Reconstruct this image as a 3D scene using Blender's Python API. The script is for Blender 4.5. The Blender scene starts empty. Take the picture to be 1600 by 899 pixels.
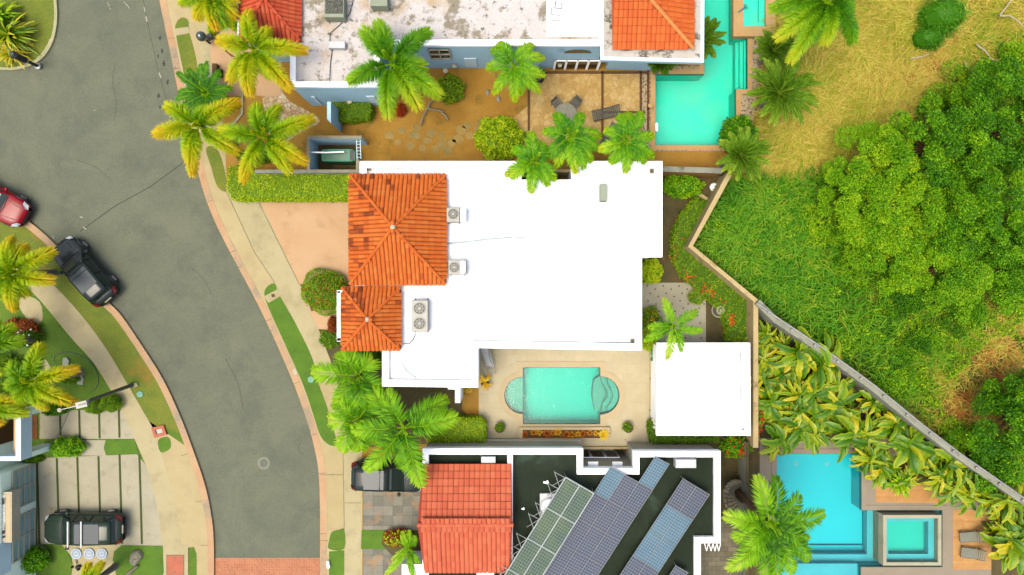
import bpy, math, random
import numpy as np
from mathutils import Vector, Matrix
from mathutils.geometry import tessellate_polygon

# ------------------------------------------------------------ camera, light
scene = bpy.context.scene
H = 44.0                      # camera height over the street (m)
S = 25.0                      # photo pixels per metre at street level
R = math.radians
cam = bpy.data.objects.new('camera', bpy.data.cameras.new('camera'))
scene.collection.objects.link(cam)
cam.location = (0, 0, H)
cam.rotation_euler = (0, 0, 0)
cam.data.sensor_width = 36
cam.data.lens = 24.75
cam.data.clip_end = 2000
scene.camera = cam
world = bpy.data.worlds.new('World')
scene.world = world
world.use_nodes = True
wn = world.node_tree
sky = wn.nodes.new('ShaderNodeTexSky')
sky.sky_type = 'NISHITA'
sky.sun_disc = False
SUN_EL, SUN_ROT = R(72), R(236)
sky.sun_elevation = SUN_EL
sky.sun_rotation = SUN_ROT
sky.air_density = 1.0
sky.dust_density = 6.0
sky.ozone_density = 0.3
bg = wn.nodes['Background']
bg.inputs[1].default_value = 0.15
wn.links.new(sky.outputs[0], bg.inputs[0])
sun = bpy.data.objects.new('sun', bpy.data.lights.new('sun', 'SUN'))
scene.collection.objects.link(sun)
sun.data.energy = 0.7
sun.data.angle = R(28)
sun.data.color = (1.0, 0.96, 0.80)
sd = Vector((math.cos(SUN_EL) * math.sin(SUN_ROT), math.cos(SUN_EL) * math.cos(SUN_ROT), math.sin(SUN_EL)))
sun.rotation_euler = sd.to_track_quat('Z', 'Y').to_euler()
scene.view_settings.view_transform = 'Standard'
scene.view_settings.look = 'None'
scene.view_settings.gamma = 1
scene.view_settings.exposure = 1.75

rnd = random.Random(7)
rng = np.random.default_rng(11)
COL = scene.collection


def P(px, py, z=0.0):
    """world point at height z that the photograph shows at pixel (px, py)"""
    k = (H - z) / H / S
    return ((px - 800) * k, -(py - 449.5) * k, z)


def PP(pts, z=0.0):
    return [P(x, y, z)[:2] for x, y in pts]


# ------------------------------------------------------------ materials
K = 3.9


def lin(c):
    c = c / 255.0
    return c / 12.92 if c <= 0.04045 else ((c + 0.055) / 1.055) ** 2.4


def C(r, g, b, k=K):
    return (min(.85, lin(r) / k), min(.85, lin(g) / k), min(.85, lin(b) / k), 1)


def ramp(nt, stops, fac):
    n = nt.nodes.new('ShaderNodeValToRGB')
    e = n.color_ramp.elements
    while len(e) < len(stops):
        e.new(0.5)
    for i, (p, c) in enumerate(stops):
        e[i].position = p
        e[i].color = c
    nt.links.new(fac, n.inputs[0])
    return n.outputs[0]


def noise(nt, vec, scale, detail=4, rough=.6, dist=0):
    n = nt.nodes.new('ShaderNodeTexNoise')
    n.inputs['Scale'].default_value = scale
    n.inputs['Detail'].default_value = detail
    n.inputs['Roughness'].default_value = rough
    n.inputs['Distortion'].default_value = dist
    nt.links.new(vec, n.inputs['Vector'])
    return n.outputs[0]


def mixc(nt, fac, a, b, mode='MIX'):
    n = nt.nodes.new('ShaderNodeMix')
    n.data_type = 'RGBA'
    n.blend_type = mode
    for sock, v in ((n.inputs[0], fac), (n.inputs[6], a), (n.inputs[7], b)):
        if hasattr(v, 'links') or hasattr(v, 'is_linked'):
            nt.links.new(v, sock)
        else:
            sock.default_value = v
    return n.outputs[2]


def math_n(nt, op, a, b=0.0, c=None):
    n = nt.nodes.new('ShaderNodeMath')
    n.operation = op
    for i, v in enumerate((a, b) if c is None else (a, b, c)):
        if hasattr(v, 'is_linked'):
            nt.links.new(v, n.inputs[i])
        else:
            n.inputs[i].default_value = v
    return n.outputs[0]


def base_mat(name):
    m = bpy.data.materials.new(name)
    m.use_nodes = True
    nt = m.node_tree
    b = nt.nodes['Principled BSDF']
    tc = nt.nodes.new('ShaderNodeTexCoord')
    return m, nt, b, tc


def set_b(b, rough, spec, metal=0, coat=0):
    b.inputs['Roughness'].default_value = rough
    b.inputs['Specular IOR Level'].default_value = spec
    b.inputs['Metallic'].default_value = metal
    b.inputs['Coat Weight'].default_value = coat


def bump(nt, b, h, strength, dist=.02):
    n = nt.nodes.new('ShaderNodeBump')
    n.inputs['Strength'].default_value = strength
    n.inputs['Distance'].default_value = dist
    nt.links.new(h, n.inputs['Height'])
    nt.links.new(n.outputs[0], b.inputs['Normal'])


def mat(name, cols, scale=1.0, rough=.85, spec=.25, detail=5, stains=(), bmp=0, bscale=25, metal=0, coat=0, dist=0, fine=.12, fscale=14):
    """cols: one colour or ramp stops over noise; stains: (colour, scale, lo, hi)"""
    m, nt, b, tc = base_mat(name)
    vec = tc.outputs['Object']
    if isinstance(cols, tuple):
        cols = [(0.35, tuple([x * .9 for x in cols[:3]] + [1])), (0.65, tuple([min(.9, x * 1.1) for x in cols[:3]] + [1]))]
    col = ramp(nt, cols, noise(nt, vec, scale, detail, .6, dist))
    for c, sc, lo, hi in stains:
        f = ramp(nt, [(lo, (0, 0, 0, 1)), (hi, (1, 1, 1, 1))], noise(nt, vec, sc, 6, .65))
        col = mixc(nt, f, col, c)
    if fine:
        f = ramp(nt, [(0.3, (1 - fine,) * 3 + (1,)), (0.7, (1 + fine,) * 3 + (1,))], noise(nt, vec, fscale, 3, .7))
        col = mixc(nt, 1.0, col, f, 'MULTIPLY')
    nt.links.new(col, b.inputs['Base Color'])
    set_b(b, rough, spec, metal, coat)
    if bmp:
        bump(nt, b, noise(nt, vec, bscale, 4), bmp)
    return m


def leaf_mat(name, stops, transl=.3, rough=.55, spec=.12):
    m, nt, b, tc = base_mat(name)
    a = nt.nodes.new('ShaderNodeAttribute')
    a.attribute_name = 'v'
    col = ramp(nt, stops, a.outputs['Fac'])
    nt.links.new(col, b.inputs['Base Color'])
    set_b(b, rough, spec)
    t = nt.nodes.new('ShaderNodeBsdfTranslucent')
    nt.links.new(col, t.inputs[0])
    mx = nt.nodes.new('ShaderNodeMixShader')
    mx.inputs[0].default_value = transl
    nt.links.new(b.outputs[0], mx.inputs[1])
    nt.links.new(t.outputs[0], mx.inputs[2])
    nt.links.new(mx.outputs[0], nt.nodes['Material Output'].inputs[0])
    return m


def voro_mat(name, cols, mortar, scale, edge=.05, rough=.8, lowc=None):
    m, nt, b, tc = base_mat(name)
    vec = tc.outputs['Object']
    nn = nt.nodes.new('ShaderNodeTexNoise')
    nn.inputs['Scale'].default_value = scale * .9
    nt.links.new(vec, nn.inputs['Vector'])
    dv = mixc(nt, .12, vec, nn.outputs[1])
    outs = []
    for feat in ('F1', 'DISTANCE_TO_EDGE'):
        v = nt.nodes.new('ShaderNodeTexVoronoi')
        v.feature = feat
        v.inputs['Scale'].default_value = scale
        nt.links.new(dv, v.inputs['Vector'])
        outs.append(v.outputs[1] if feat == 'F1' else v.outputs[0])
    sp = nt.nodes.new('ShaderNodeSeparateColor')
    nt.links.new(outs[0], sp.inputs[0])
    col = ramp(nt, cols, sp.outputs[0])
    f = ramp(nt, [(edge * .5, (0, 0, 0, 1)), (edge, (1, 1, 1, 1))], outs[1])
    col = mixc(nt, f, mortar, col)
    g = ramp(nt, [(0.3, (.78,) * 3 + (1,)), (0.7, (1.2,) * 3 + (1,))], noise(nt, vec, 5, 5, .7))
    col = mixc(nt, 1.0, col, g, 'MULTIPLY')
    nt.links.new(col, b.inputs['Base Color'])
    set_b(b, rough, .25)
    return m


def brick_mat(name, c1, c2, mortar, w, h, ms=.01, off=.5, rot=0.0, rough=.85, patch=.15, coord='Object', pcol=None):
    m, nt, b, tc = base_mat(name)
    mp = nt.nodes.new('ShaderNodeMapping')
    mp.inputs['Rotation'].default_value[2] = rot
    nt.links.new(tc.outputs[coord], mp.inputs[0])
    t = nt.nodes.new('ShaderNodeTexBrick')
    t.offset = off
    t.inputs['Color1'].default_value = c1
    t.inputs['Color2'].default_value = c2
    t.inputs['Mortar'].default_value = mortar
    t.inputs['Scale'].default_value = 1
    t.inputs['Mortar Size'].default_value = ms
    t.inputs['Mortar Smooth'].default_value = .2
    t.inputs['Brick Width'].default_value = w
    t.inputs['Row Height'].default_value = h
    nt.links.new(mp.outputs[0], t.inputs[0])
    col = t.outputs[0]
    if pcol:
        f = ramp(nt, [(.52, (0, 0, 0, 1)), (.68, (1, 1, 1, 1))], noise(nt, mp.outputs[0], .9, 4))
        col = mixc(nt, f, col, pcol)
    g = ramp(nt, [(0.3, (1 - patch,) * 3 + (1,)), (0.7, (1 + patch,) * 3 + (1,))], noise(nt, tc.outputs['Object'], 1.5, 6, .7))
    col = mixc(nt, 1.0, col, g, 'MULTIPLY')
    nt.links.new(col, b.inputs['Base Color'])
    set_b(b, rough, .25)
    return m


def water_mat(name, tint, rough=.03):
    m, nt, b, tc = base_mat(name)
    nt.nodes.remove(b)
    tr = nt.nodes.new('ShaderNodeBsdfTransparent')
    tr.inputs[0].default_value = tint
    gl = nt.nodes.new('ShaderNodeBsdfGlossy')
    gl.inputs['Roughness'].default_value = rough
    bp = nt.nodes.new('ShaderNodeBump')
    bp.inputs['Strength'].default_value = .35
    bp.inputs['Distance'].default_value = .03
    nt.links.new(noise(nt, tc.outputs['Object'], 3.2, 4, .6, 1.0), bp.inputs['Height'])
    fr = nt.nodes.new('ShaderNodeFresnel')
    fr.inputs[0].default_value = 1.33
    nt.links.new(bp.outputs[0], gl.inputs['Normal'])
    nt.links.new(bp.outputs[0], fr.inputs['Normal'])
    mx = nt.nodes.new('ShaderNodeMixShader')
    nt.links.new(fr.outputs[0], mx.inputs[0])
    nt.links.new(tr.outputs[0], mx.inputs[1])
    nt.links.new(gl.outputs[0], mx.inputs[2])
    nt.links.new(mx.outputs[0], nt.nodes['Material Output'].inputs[0])
    return m


def panel_mat(name, cell, cell2, line):
    m, nt, b, tc = base_mat(name)
    sx = nt.nodes.new('ShaderNodeSeparateXYZ')
    nt.links.new(tc.outputs['UV'], sx.inputs[0])
    fs = []
    for o in (sx.outputs[0], sx.outputs[1]):
        f = math_n(nt, 'FRACT', o)
        f = math_n(nt, 'SUBTRACT', f, .5)
        f = math_n(nt, 'ABSOLUTE', f)
        fs.append(math_n(nt, 'GREATER_THAN', f, .435))
    g = math_n(nt, 'MAXIMUM', fs[0], fs[1])
    col = ramp(nt, [(.35, cell), (.65, cell2)], noise(nt, tc.outputs['Object'], .8, 4))
    n = mixc(nt, g, col, line)
    nt.links.new(n, b.inputs['Base Color'])
    set_b(b, .55, .12)
    return m


G_ = lambda *a: C(*a)
M = {}
M['asphalt'] = mat('asphalt', [(.3, C(124, 131, 108)), (.5, C(132, 138, 113)), (.7, C(140, 145, 118))], .3, .9, .2, 8,
                   stains=[(C(118, 125, 105), .45, .5, .7), (C(140, 143, 115), .6, .58, .8), (C(100, 106, 86), 2.2, .68, .8)], fine=.12, fscale=9, bmp=.3, bscale=60, dist=1.2)
M['seam'] = mat('seam', C(74, 80, 68), 2)
M['pale_mark'] = mat('pale_mark', C(205, 205, 180), 2)
M['kerb'] = mat('kerb', [(.3, C(222, 176, 128)), (.7, C(240, 202, 152))], .6, stains=[(C(190, 172, 140), .3, .5, .6), (C(130, 110, 80), 2.5, .62, .75)])
M['kerb_pale'] = mat('kerb_pale', [(.3, C(196, 196, 140)), (.7, C(222, 216, 165))], 1.2)
M['concrete'] = mat('concrete', [(.3, C(210, 197, 146)), (.7, C(226, 213, 162))], .35, stains=[(C(196, 184, 136), .8, .5, .7), (C(172, 162, 122), 3, .68, .82)], fine=.07)
M['concrete_warm'] = mat('concrete_warm', [(.3, C(212, 194, 136)), (.7, C(228, 210, 154))], .4, stains=[(C(208, 190, 138), .9, .5, .7), (C(184, 168, 122), 2.5, .66, .8)], fine=.06)
M['joint'] = mat('joint', C(150, 138, 100), 2)
M['peach'] = mat('peach', [(.3, C(232, 188, 136)), (.7, C(246, 206, 156))], .4, stains=[(C(220, 178, 130), .9, .55, .72)], fine=.04)
M['pale_slab'] = mat('pale_slab', [(.3, C(198, 192, 158)), (.7, C(218, 212, 180))], .5, stains=[(C(176, 172, 140), 1.4, .56, .74)], fine=.06)
M['soil'] = mat('soil', [(.3, C(182, 132, 32)), (.5, C(200, 150, 46)), (.7, C(214, 168, 66))], .5, stains=[(C(146, 122, 34), .7, .56, .7)], fine=.2, bmp=.5)
M['soil_dark'] = mat('soil_dark', [(.3, C(84, 78, 36)), (.7, C(118, 104, 54))], 1.2, stains=[(C(140, 100, 44), .8, .55, .7)], fine=.25, bmp=.5)
M['ground'] = mat('ground', [(.3, C(116, 120, 40)), (.7, C(160, 140, 60))], .3, fine=.25)
LAWN_ST = [(C(150, 140, 44), .9, .52, .7), (C(88, 130, 20), 2.2, .55, .7)]
M['lawn'] = mat('lawn', [(.3, C(90, 136, 12)), (.7, C(118, 154, 22))], .7, stains=LAWN_ST[1:], fine=.22, fscale=11, bmp=.8, bscale=30)
M['wild_base'] = mat('wild_base', [(.3, C(112, 128, 28)), (.5, C(150, 148, 40)), (.7, C(180, 158, 54))], .25, fine=.3, fscale=8)
M['lawn_dry'] = mat('lawn_dry', [(.3, C(122, 144, 28)), (.7, C(150, 156, 42))], .6, stains=[(C(110, 140, 26), .8, .5, .66), (C(186, 140, 50), .5, .58, .75)], fine=.22, fscale=11, bmp=.8, bscale=30)
M['lawn_vivid'] = mat('lawn_vivid', [(.3, C(88, 134, 12)), (.7, C(112, 158, 20))], .9, fine=.15, fscale=12, bmp=.6, bscale=30)
M['grass_line'] = mat('grass_line', C(82, 96, 28), 3, fine=.3)
M['pebble'] = voro_mat('pebble', [(0, C(214, 176, 128)), (.5, C(244, 222, 172)), (1, C(252, 240, 206))], C(176, 130, 74), 4.6, .06)
M['flag'] = voro_mat('flag', [(0, C(214, 174, 96)), (.4, C(236, 200, 118)), (.75, C(246, 212, 140)), (1, C(226, 182, 104))], C(206, 166, 88), 2.9, .025)
M['stone'] = mat('stone', [(.3, C(176, 150, 72)), (.7, C(206, 172, 96))], .7, stains=[(C(158, 150, 84), .5, .45, .6)])
M['slate'] = brick_mat('slate', C(136, 136, 120), C(172, 168, 148), C(112, 110, 92), .62, .62, .012, 0, pcol=C(196, 160, 116))
M['greybrick'] = brick_mat('greybrick', C(128, 122, 98), C(156, 148, 122), C(96, 90, 66), .5, .3)
M['redbrick'] = brick_mat('redbrick', C(206, 112, 74), C(224, 140, 98), C(222, 176, 130), .22, .11, .014, .5, R(45))
M['travertine'] = brick_mat('travertine', C(232, 218, 172), C(240, 226, 182), C(220, 204, 158), .6, .6, .006, .5, 0, .7, .07)
M['coping'] = mat('coping', [(.3, C(228, 206, 156)), (.7, C(240, 218, 168))], .8, .7, fine=.04)
M['coping_warm'] = mat('coping_warm', [(.3, C(232, 186, 116)), (.7, C(244, 204, 140))], .8)
M['speckled'] = mat('speckled', [(.42, C(140, 120, 84)), (.5, C(226, 204, 160)), (.7, C(236, 216, 176))], 7, fine=.2)
M['taupe'] = mat('taupe', [(.3, C(172, 158, 132)), (.7, C(186, 172, 146))], .5, .7, fine=.04)
M['wood_deck'] = brick_mat('wood_deck', C(226, 166, 92), C(236, 182, 110), C(190, 130, 66), 6, .14, .006, .3)
M['wood_dark'] = mat('wood_dark', C(122, 84, 36), 3)
M['tan_wall'] = mat('tan_wall', [(.3, C(222, 198, 132)), (.7, C(240, 216, 156))], .8, stains=[(C(150, 120, 70), 1.5, .56, .74)])
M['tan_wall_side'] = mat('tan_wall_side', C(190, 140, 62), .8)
M['grey_wall'] = mat('grey_wall', [(.3, C(158, 162, 140)), (.7, C(190, 192, 168))], .7, stains=[(C(110, 108, 88), 1.5, .55, .72)])
M['white'] = mat('white', (.60, .61, .60, 1), .4, .6, fine=.02)
M['white_roof'] = mat('white_roof', [(.3, (.36, .38, .385, 1)), (.6, (.42, .44, .44, 1))], .25, .55, stains=[((.205, .222, .228, 1), .22, .50, .70), ((.155, .17, .172, 1), 1.1, .60, .80)], fine=.02)
M['cream_wall'] = mat('cream_wall', C(228, 222, 190), .5)
M['blue_wall'] = mat('blue_wall', [(.3, C(156, 194, 208, 1.8)), (.7, C(166, 204, 218, 1.8))], .4, .7, stains=[(C(140, 176, 192, 2.4), .8, .6, .8)], fine=.03)
M['grey_blue'] = mat('grey_blue', [(.3, C(184, 200, 180, 1.15)), (.7, C(196, 210, 192, 1.15))], .4, .7, fine=.03)
M['pale_blue'] = mat('pale_blue', C(196, 222, 230, 2.0), .4, .6, fine=.02)
M['stained_roof'] = mat('stained_roof', [(.4, C(246, 240, 232)), (.6, C(250, 246, 240))], .6, .9, dist=.6, detail=8,
                        stains=[(C(226, 200, 160), .35, .5, .62), (C(176, 166, 142), .9, .53, .6), (C(120, 122, 108), 2.6, .58, .68)], fine=.12)
M['stained_edge'] = mat('stained_edge', [(.4, C(230, 224, 208)), (.6, C(246, 240, 228))], .6, .9, dist=.6, detail=8,
                        stains=[(C(120, 112, 92), 1.6, .52, .62)], fine=.12)
M['dark_roof'] = mat('dark_roof', [(.3, C(42, 56, 38)), (.6, C(58, 70, 54)), (.75, C(80, 104, 86))], .35, .85, .08, 6, dist=1.0,
                     stains=[(C(104, 132, 108), .8, .66, .82)], fine=.15)
TS = [(.0, C(120, 52, 18)), (.18, C(186, 86, 22)), (.4, C(238, 112, 28)), (.7, C(250, 130, 40)), (1.0, C(252, 156, 72))]
M['tile'] = leaf_mat('tile', TS, 0, .8, .2)
M['tile_coral'] = leaf_mat('tile_coral', [(0, C(206, 84, 50)), (.4, C(238, 112, 68)), (.7, C(246, 126, 80)), (1, C(250, 144, 96))], 0, .75, .25)
M['tile_bright'] = leaf_mat('tile_bright', [(0, C(224, 90, 14)), (.4, C(246, 112, 26)), (.7, C(252, 126, 36)), (1, C(254, 166, 84))], 0, .75, .25)
M['tile_red'] = leaf_mat('tile_red', [(0, C(150, 40, 14)), (.4, C(222, 74, 34)), (.7, C(240, 100, 52)), (1, C(244, 130, 80))], 0, .75, .25)
M['under'] = mat('under', C(214, 92, 30), 1)
M['under_coral'] = mat('under_coral', C(190, 76, 46), 1)
M['metal'] = mat('metal', C(188, 190, 180), 1, .4, .5, metal=.2)
M['dark_metal'] = mat('dark_metal', C(66, 68, 56), 1, .5, .4)
M['ac_case'] = mat('ac_case', C(206, 206, 190), 1, .5, .4, fine=.03)
M['ac_green'] = mat('ac_green', C(168, 182, 150), 1, .5, .4)
M['ac_white'] = mat('ac_white', C(240, 244, 244), 1, .5, .4, fine=.02)
M['ac_dark'] = mat('ac_dark', C(72, 78, 66), 1, .5, .4)
M['black'] = mat('black', C(34, 36, 30), 1, .5, .4)
M['teal'] = mat('teal', C(90, 200, 170), 1, .6)
M['green_box'] = mat('green_box', C(26, 132, 84), 1, .35, .5)
M['red_cover'] = mat('red_cover', C(210, 106, 62), 1.5, .6)
M['lid'] = mat('lid', C(206, 228, 250), 1.5, .5, fine=.02)
M['rock'] = mat('rock', C(186, 178, 148), 1.5, .9, bmp=1)
M['trunk'] = brick_mat('trunk', C(150, 142, 118), C(170, 162, 136), C(104, 98, 76), 3, .12, .012, 0)
M['trunk_brown'] = mat('trunk_brown', C(120, 84, 44), 6, bmp=1)
M['shaft'] = mat('shaft', C(110, 150, 40), 2, .5)
M['glass_dark'] = mat('glass_dark', C(46, 56, 44), 1, .1, .6, fine=0)
M['glass_blue'] = mat('glass_blue', C(140, 178, 174, 2.2), 1, .15, .6, fine=0)
M['panel_a'] = panel_mat('panel_a', C(64, 96, 92), C(92, 116, 84), C(150, 170, 146))
M['panel_b'] = panel_mat('panel_b', C(70, 86, 114), C(82, 92, 114), C(166, 172, 178))
M['panel_c'] = panel_mat('panel_c', C(78, 122, 150), C(94, 138, 160), C(170, 192, 200))
M['frame_white'] = mat('frame_white', C(228, 236, 232), 1, .4, fine=0)
M['plaster_teal'] = mat('plaster_teal', [(.3, C(0, 220, 194, 2.8)), (.7, C(14, 228, 200, 2.8))], .25, .7, fine=.03)
M['plaster_shelf'] = mat('plaster_shelf', C(84, 200, 172, 3.3), .4, .7, fine=.03)
M['plaster_cyan'] = mat('plaster_cyan', [(.3, C(0, 222, 232, 3.0)), (.7, C(16, 230, 238, 3.0))], .3, .7, fine=.03)
M['plaster_pale'] = mat('plaster_pale', C(90, 222, 232, 3.4), .4, .7, fine=.03)
M['plaster_turq'] = mat('plaster_turq', [(.3, C(16, 222, 190, 2.0)), (.55, C(50, 226, 196, 2.0)), (.75, C(100, 206, 168, 2.0))], .16, .7, fine=.04)
M['tile_line'] = mat('tile_line', C(40, 130, 120), 1, .5, fine=0)
M['water'] = water_mat('water', (.90, .985, .965, 1))
M['water_c'] = water_mat('water_c', (.82, .975, .99, 1))

GREEN = lambda *c: [(i / (len(c) - 1), C(*x, 2.3)) for i, x in enumerate(c)]
M['fox'] = leaf_mat('foxtail_leaf', GREEN((70, 128, 4), (116, 176, 4), (166, 206, 6), (214, 218, 12), (238, 190, 14)), .35)
M['palm_green'] = leaf_mat('palm_green_leaf', GREEN((50, 116, 6), (84, 156, 6), (126, 188, 10), (176, 216, 30), (226, 216, 36)), .35)
M['palm_bright'] = leaf_mat('palm_bright_leaf', GREEN((50, 110, 4), (104, 172, 4), (146, 206, 12), (180, 226, 50), (220, 232, 90)), .4)
M['fan'] = leaf_mat('fan_leaf', GREEN((68, 112, 10), (104, 150, 22), (136, 176, 40), (172, 198, 64), (204, 208, 80)), .35)
M['hedge'] = leaf_mat('hedge_leaf', GREEN((84, 122, 0), (128, 168, 2), (164, 200, 6), (196, 220, 20), (224, 228, 40)), .3)
M['bush'] = leaf_mat('bush_leaf', GREEN((58, 96, 4), (94, 138, 6), (130, 170, 10), (168, 198, 24), (206, 210, 40)), .3)
M['tree'] = leaf_mat('tree_leaf', [(i / 4, C(*x, 1.75)) for i, x in enumerate([(44, 96, 2), (84, 144, 4), (122, 174, 8), (160, 196, 18), (200, 208, 40)])], .35)
M['banana'] = leaf_mat('banana_leaf', GREEN((60, 112, 4), (104, 154, 6), (154, 182, 8), (196, 200, 14), (226, 196, 22)), .35, .45, .25)
M['grass_wild'] = leaf_mat('grass_wild', GREEN((46, 102, 8), (84, 158, 18), (132, 178, 28), (174, 170, 44), (222, 206, 92), (192, 122, 54)), .3)
M['flower'] = leaf_mat('flower', GREEN((150, 60, 10), (226, 70, 30), (240, 150, 30), (250, 210, 40)), .3)
M['bromeliad'] = leaf_mat('bromeliad', GREEN((110, 60, 14), (190, 90, 20), (236, 170, 30), (240, 220, 60)), .3)
M['white_flower'] = leaf_mat('white_flower', GREEN((230, 230, 220), (255, 255, 250)), .2)


# ------------------------------------------------------------ mesh builder
class MB:
    def __init__(s):
        s.V, s.L, s.N, s.A, s.n, s.U = [], [], [], [], 0, []

    def raw(s, verts, faces, v=.5, uv=None):
        verts = np.asarray(verts, float).reshape(-1, 3)
        s.V.append(verts)
        s.A.append(np.full(len(verts), v, float) if np.isscalar(v) else np.asarray(v, float))
        for f in faces:
            s.L.extend([i + s.n for i in f])
            s.N.append(len(f))
        s.U.append(np.zeros((len(verts), 2)) if uv is None else np.asarray(uv, float))
        s.n += len(verts)
        return s

    def quads(s, q, v):
        """q: n x 4 x 3, v: n (one value per quad)"""
        n = len(q)
        if n == 0:
            return s
        s.V.append(q.reshape(-1, 3))
        v = np.asarray(v, float)
        s.A.append(v.ravel() if v.ndim == 2 else np.repeat(np.broadcast_to(v, (n,)), 4))
        s.L.extend((np.arange(n * 4) + s.n).tolist())
        s.N.extend([4] * n)
        s.U.append(np.zeros((n * 4, 2)))
        s.n += n * 4
        return s

    def prism(s, poly, z0, z1, holes=(), bottom=False, v=.5):
        loops = [[Vector((x, y, 0)) for x, y in poly]] + [[Vector((x, y, 0)) for x, y in h] for h in holes]
        tris = tessellate_polygon(loops)
        pts = [p for l in loops for p in l]
        n = len(pts)
        vs = [(p.x, p.y, z1) for p in pts]
        fs = []
        for a, b, c in tris:
            A, B, Cc = pts[a], pts[b], pts[c]
            cr = (B - A).cross(Cc - A).z
            if abs(cr) < 1e-9:
                continue
            fs.append((a, b, c) if cr > 0 else (a, c, b))
        if z0 is not None:
            vs += [(p.x, p.y, z0) for p in pts]
            o = 0
            for k, l in enumerate(loops):
                m = len(l)
                ar = sum(l[i].x * l[(i + 1) % m].y - l[(i + 1) % m].x * l[i].y for i in range(m))
                ccw = ar > 0
                if k > 0:
                    ccw = not ccw
                for i in range(m):
                    j = (i + 1) % m
                    q = (o + i, o + j, o + j + n, o + i + n)
                    fs.append(q[::-1] if ccw else q)
                o += m
        s.raw(vs, fs, v)
        return s

    def box(s, c, d, rot=0.0, v=.5):
        x, y, z = d[0] / 2, d[1] / 2, d[2] / 2
        vs = [(-x, -y, -z), (x, -y, -z), (x, y, -z), (-x, y, -z), (-x, -y, z), (x, -y, z), (x, y, z), (-x, y, z)]
        ca, sa = math.cos(rot), math.sin(rot)
        vs = [(c[0] + a * ca - b * sa, c[1] + a * sa + b * ca, c[2] + h) for a, b, h in vs]
        return s.raw(vs, [(3, 2, 1, 0), (4, 5, 6, 7), (0, 1, 5, 4), (1, 2, 6, 5), (2, 3, 7, 6), (3, 0, 4, 7)], v)

    def lathe(s, c, prof, n=20, sx=1, sy=1, v=.5, rot=0, cap=True):
        vs, fs = [], []
        for r, z in prof:
            for i in range(n):
                a = 2 * math.pi * i / n + rot
                vs.append((c[0] + r * sx * math.cos(a), c[1] + r * sy * math.sin(a), c[2] + z))
        for k in range(len(prof) - 1):
            for i in range(n):
                j = (i + 1) % n
                fs.append((k * n + i, k * n + j, (k + 1) * n + j, (k + 1) * n + i))
        if cap:
            fs.append(tuple(range(n))[::-1])
            fs.append(tuple((len(prof) - 1) * n + i for i in range(n)))
        return s.raw(vs, fs, v)

    def cyl(s, c, r, h, n=16, v=.5):
        return s.lathe(c, [(r, 0), (r, h)], n, v=v)

    def tube(s, pts, rad, n=6, v=.5, cap=True):
        pts = [Vector(p) for p in pts]
        if np.isscalar(rad):
            rad = [rad] * len(pts)
        vs, fs = [], []
        up = Vector((0, 0, 1))
        for i, p in enumerate(pts):
            t = (pts[min(i + 1, len(pts) - 1)] - pts[max(i - 1, 0)]).normalized()
            a = t.cross(up)
            if a.length < .05:
                a = t.cross(Vector((0, 1, 0)))
            a.normalize()
            b = t.cross(a)
            for k in range(n):
                w = 2 * math.pi * k / n
                q = p + (a * math.cos(w) + b * math.sin(w)) * rad[i]
                vs.append(tuple(q))
        for i in range(len(pts) - 1):
            for k in range(n):
                j = (k + 1) % n
                fs.append((i * n + k, i * n + j, (i + 1) * n + j, (i + 1) * n + k))
        if cap:
            fs.append(tuple(range(n)))
            fs.append(tuple((len(pts) - 1) * n + k for k in range(n))[::-1])
        return s.raw(vs, fs, v)

    def loft(s, rings, v=.5, closed=True):
        n = len(rings[0])
        vs = [p for r in rings for p in r]
        fs = []
        for i in range(len(rings) - 1):
            for k in range(n if closed else n - 1):
                j = (k + 1) % n
                fs.append((i * n + k, i * n + j, (i + 1) * n + j, (i + 1) * n + k))
        fs.append(tuple(range(n))[::-1])
        fs.append(tuple((len(rings) - 1) * n + k for k in range(n)))
        return s.raw(vs, fs, v)

    def band(s, line, w, z, v=.5, h=None):
        """flat ribbon of width w along a polyline of (x, y)"""
        l, r = offset_line(line, w / 2), offset_line(line, -w / 2)
        return s.prism(l + r[::-1], h, z, v=v)

    def build(s, name, m, parent=None, smooth=False, attr=False, uv=False):
        V = np.concatenate(s.V) if s.V else np.zeros((0, 3))
        if parent is not None:
            V = V - np.array(parent.matrix_basis.translation)
        me = bpy.data.meshes.new(name)
        me.vertices.add(len(V))
        me.vertices.foreach_set('co', V.astype(np.float32).ravel())
        me.loops.add(len(s.L))
        me.loops.foreach_set('vertex_index', np.asarray(s.L, np.int32))
        me.polygons.add(len(s.N))
        N = np.asarray(s.N, np.int32)
        me.polygons.foreach_set('loop_start', np.concatenate([[0], np.cumsum(N)[:-1]]).astype(np.int32))
        if attr:
            a = me.attributes.new('v', 'FLOAT', 'POINT')
            a.data.foreach_set('value', np.concatenate(s.A).astype(np.float32))
        if uv:
            ul = me.uv_layers.new(name='UVMap')
            U = np.concatenate(s.U)[np.asarray(s.L)]
            ul.data.foreach_set('uv', U.astype(np.float32).ravel())
        me.update(calc_edges=True)
        me.polygons.foreach_set('use_smooth', [smooth] * len(s.N))
        me.materials.append(m)
        o = bpy.data.objects.new(name, me)
        COL.objects.link(o)
        if parent is not None:
            o.parent = parent
        return o


def offset_line(pts, d):
    out = []
    n = len(pts)
    for i in range(n):
        a = pts[max(i - 1, 0)]
        b = pts[min(i + 1, n - 1)]
        tx, ty = b[0] - a[0], b[1] - a[1]
        l = math.hypot(tx, ty) or 1
        out.append((pts[i][0] - ty / l * d, pts[i][1] + tx / l * d))
    return out


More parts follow.
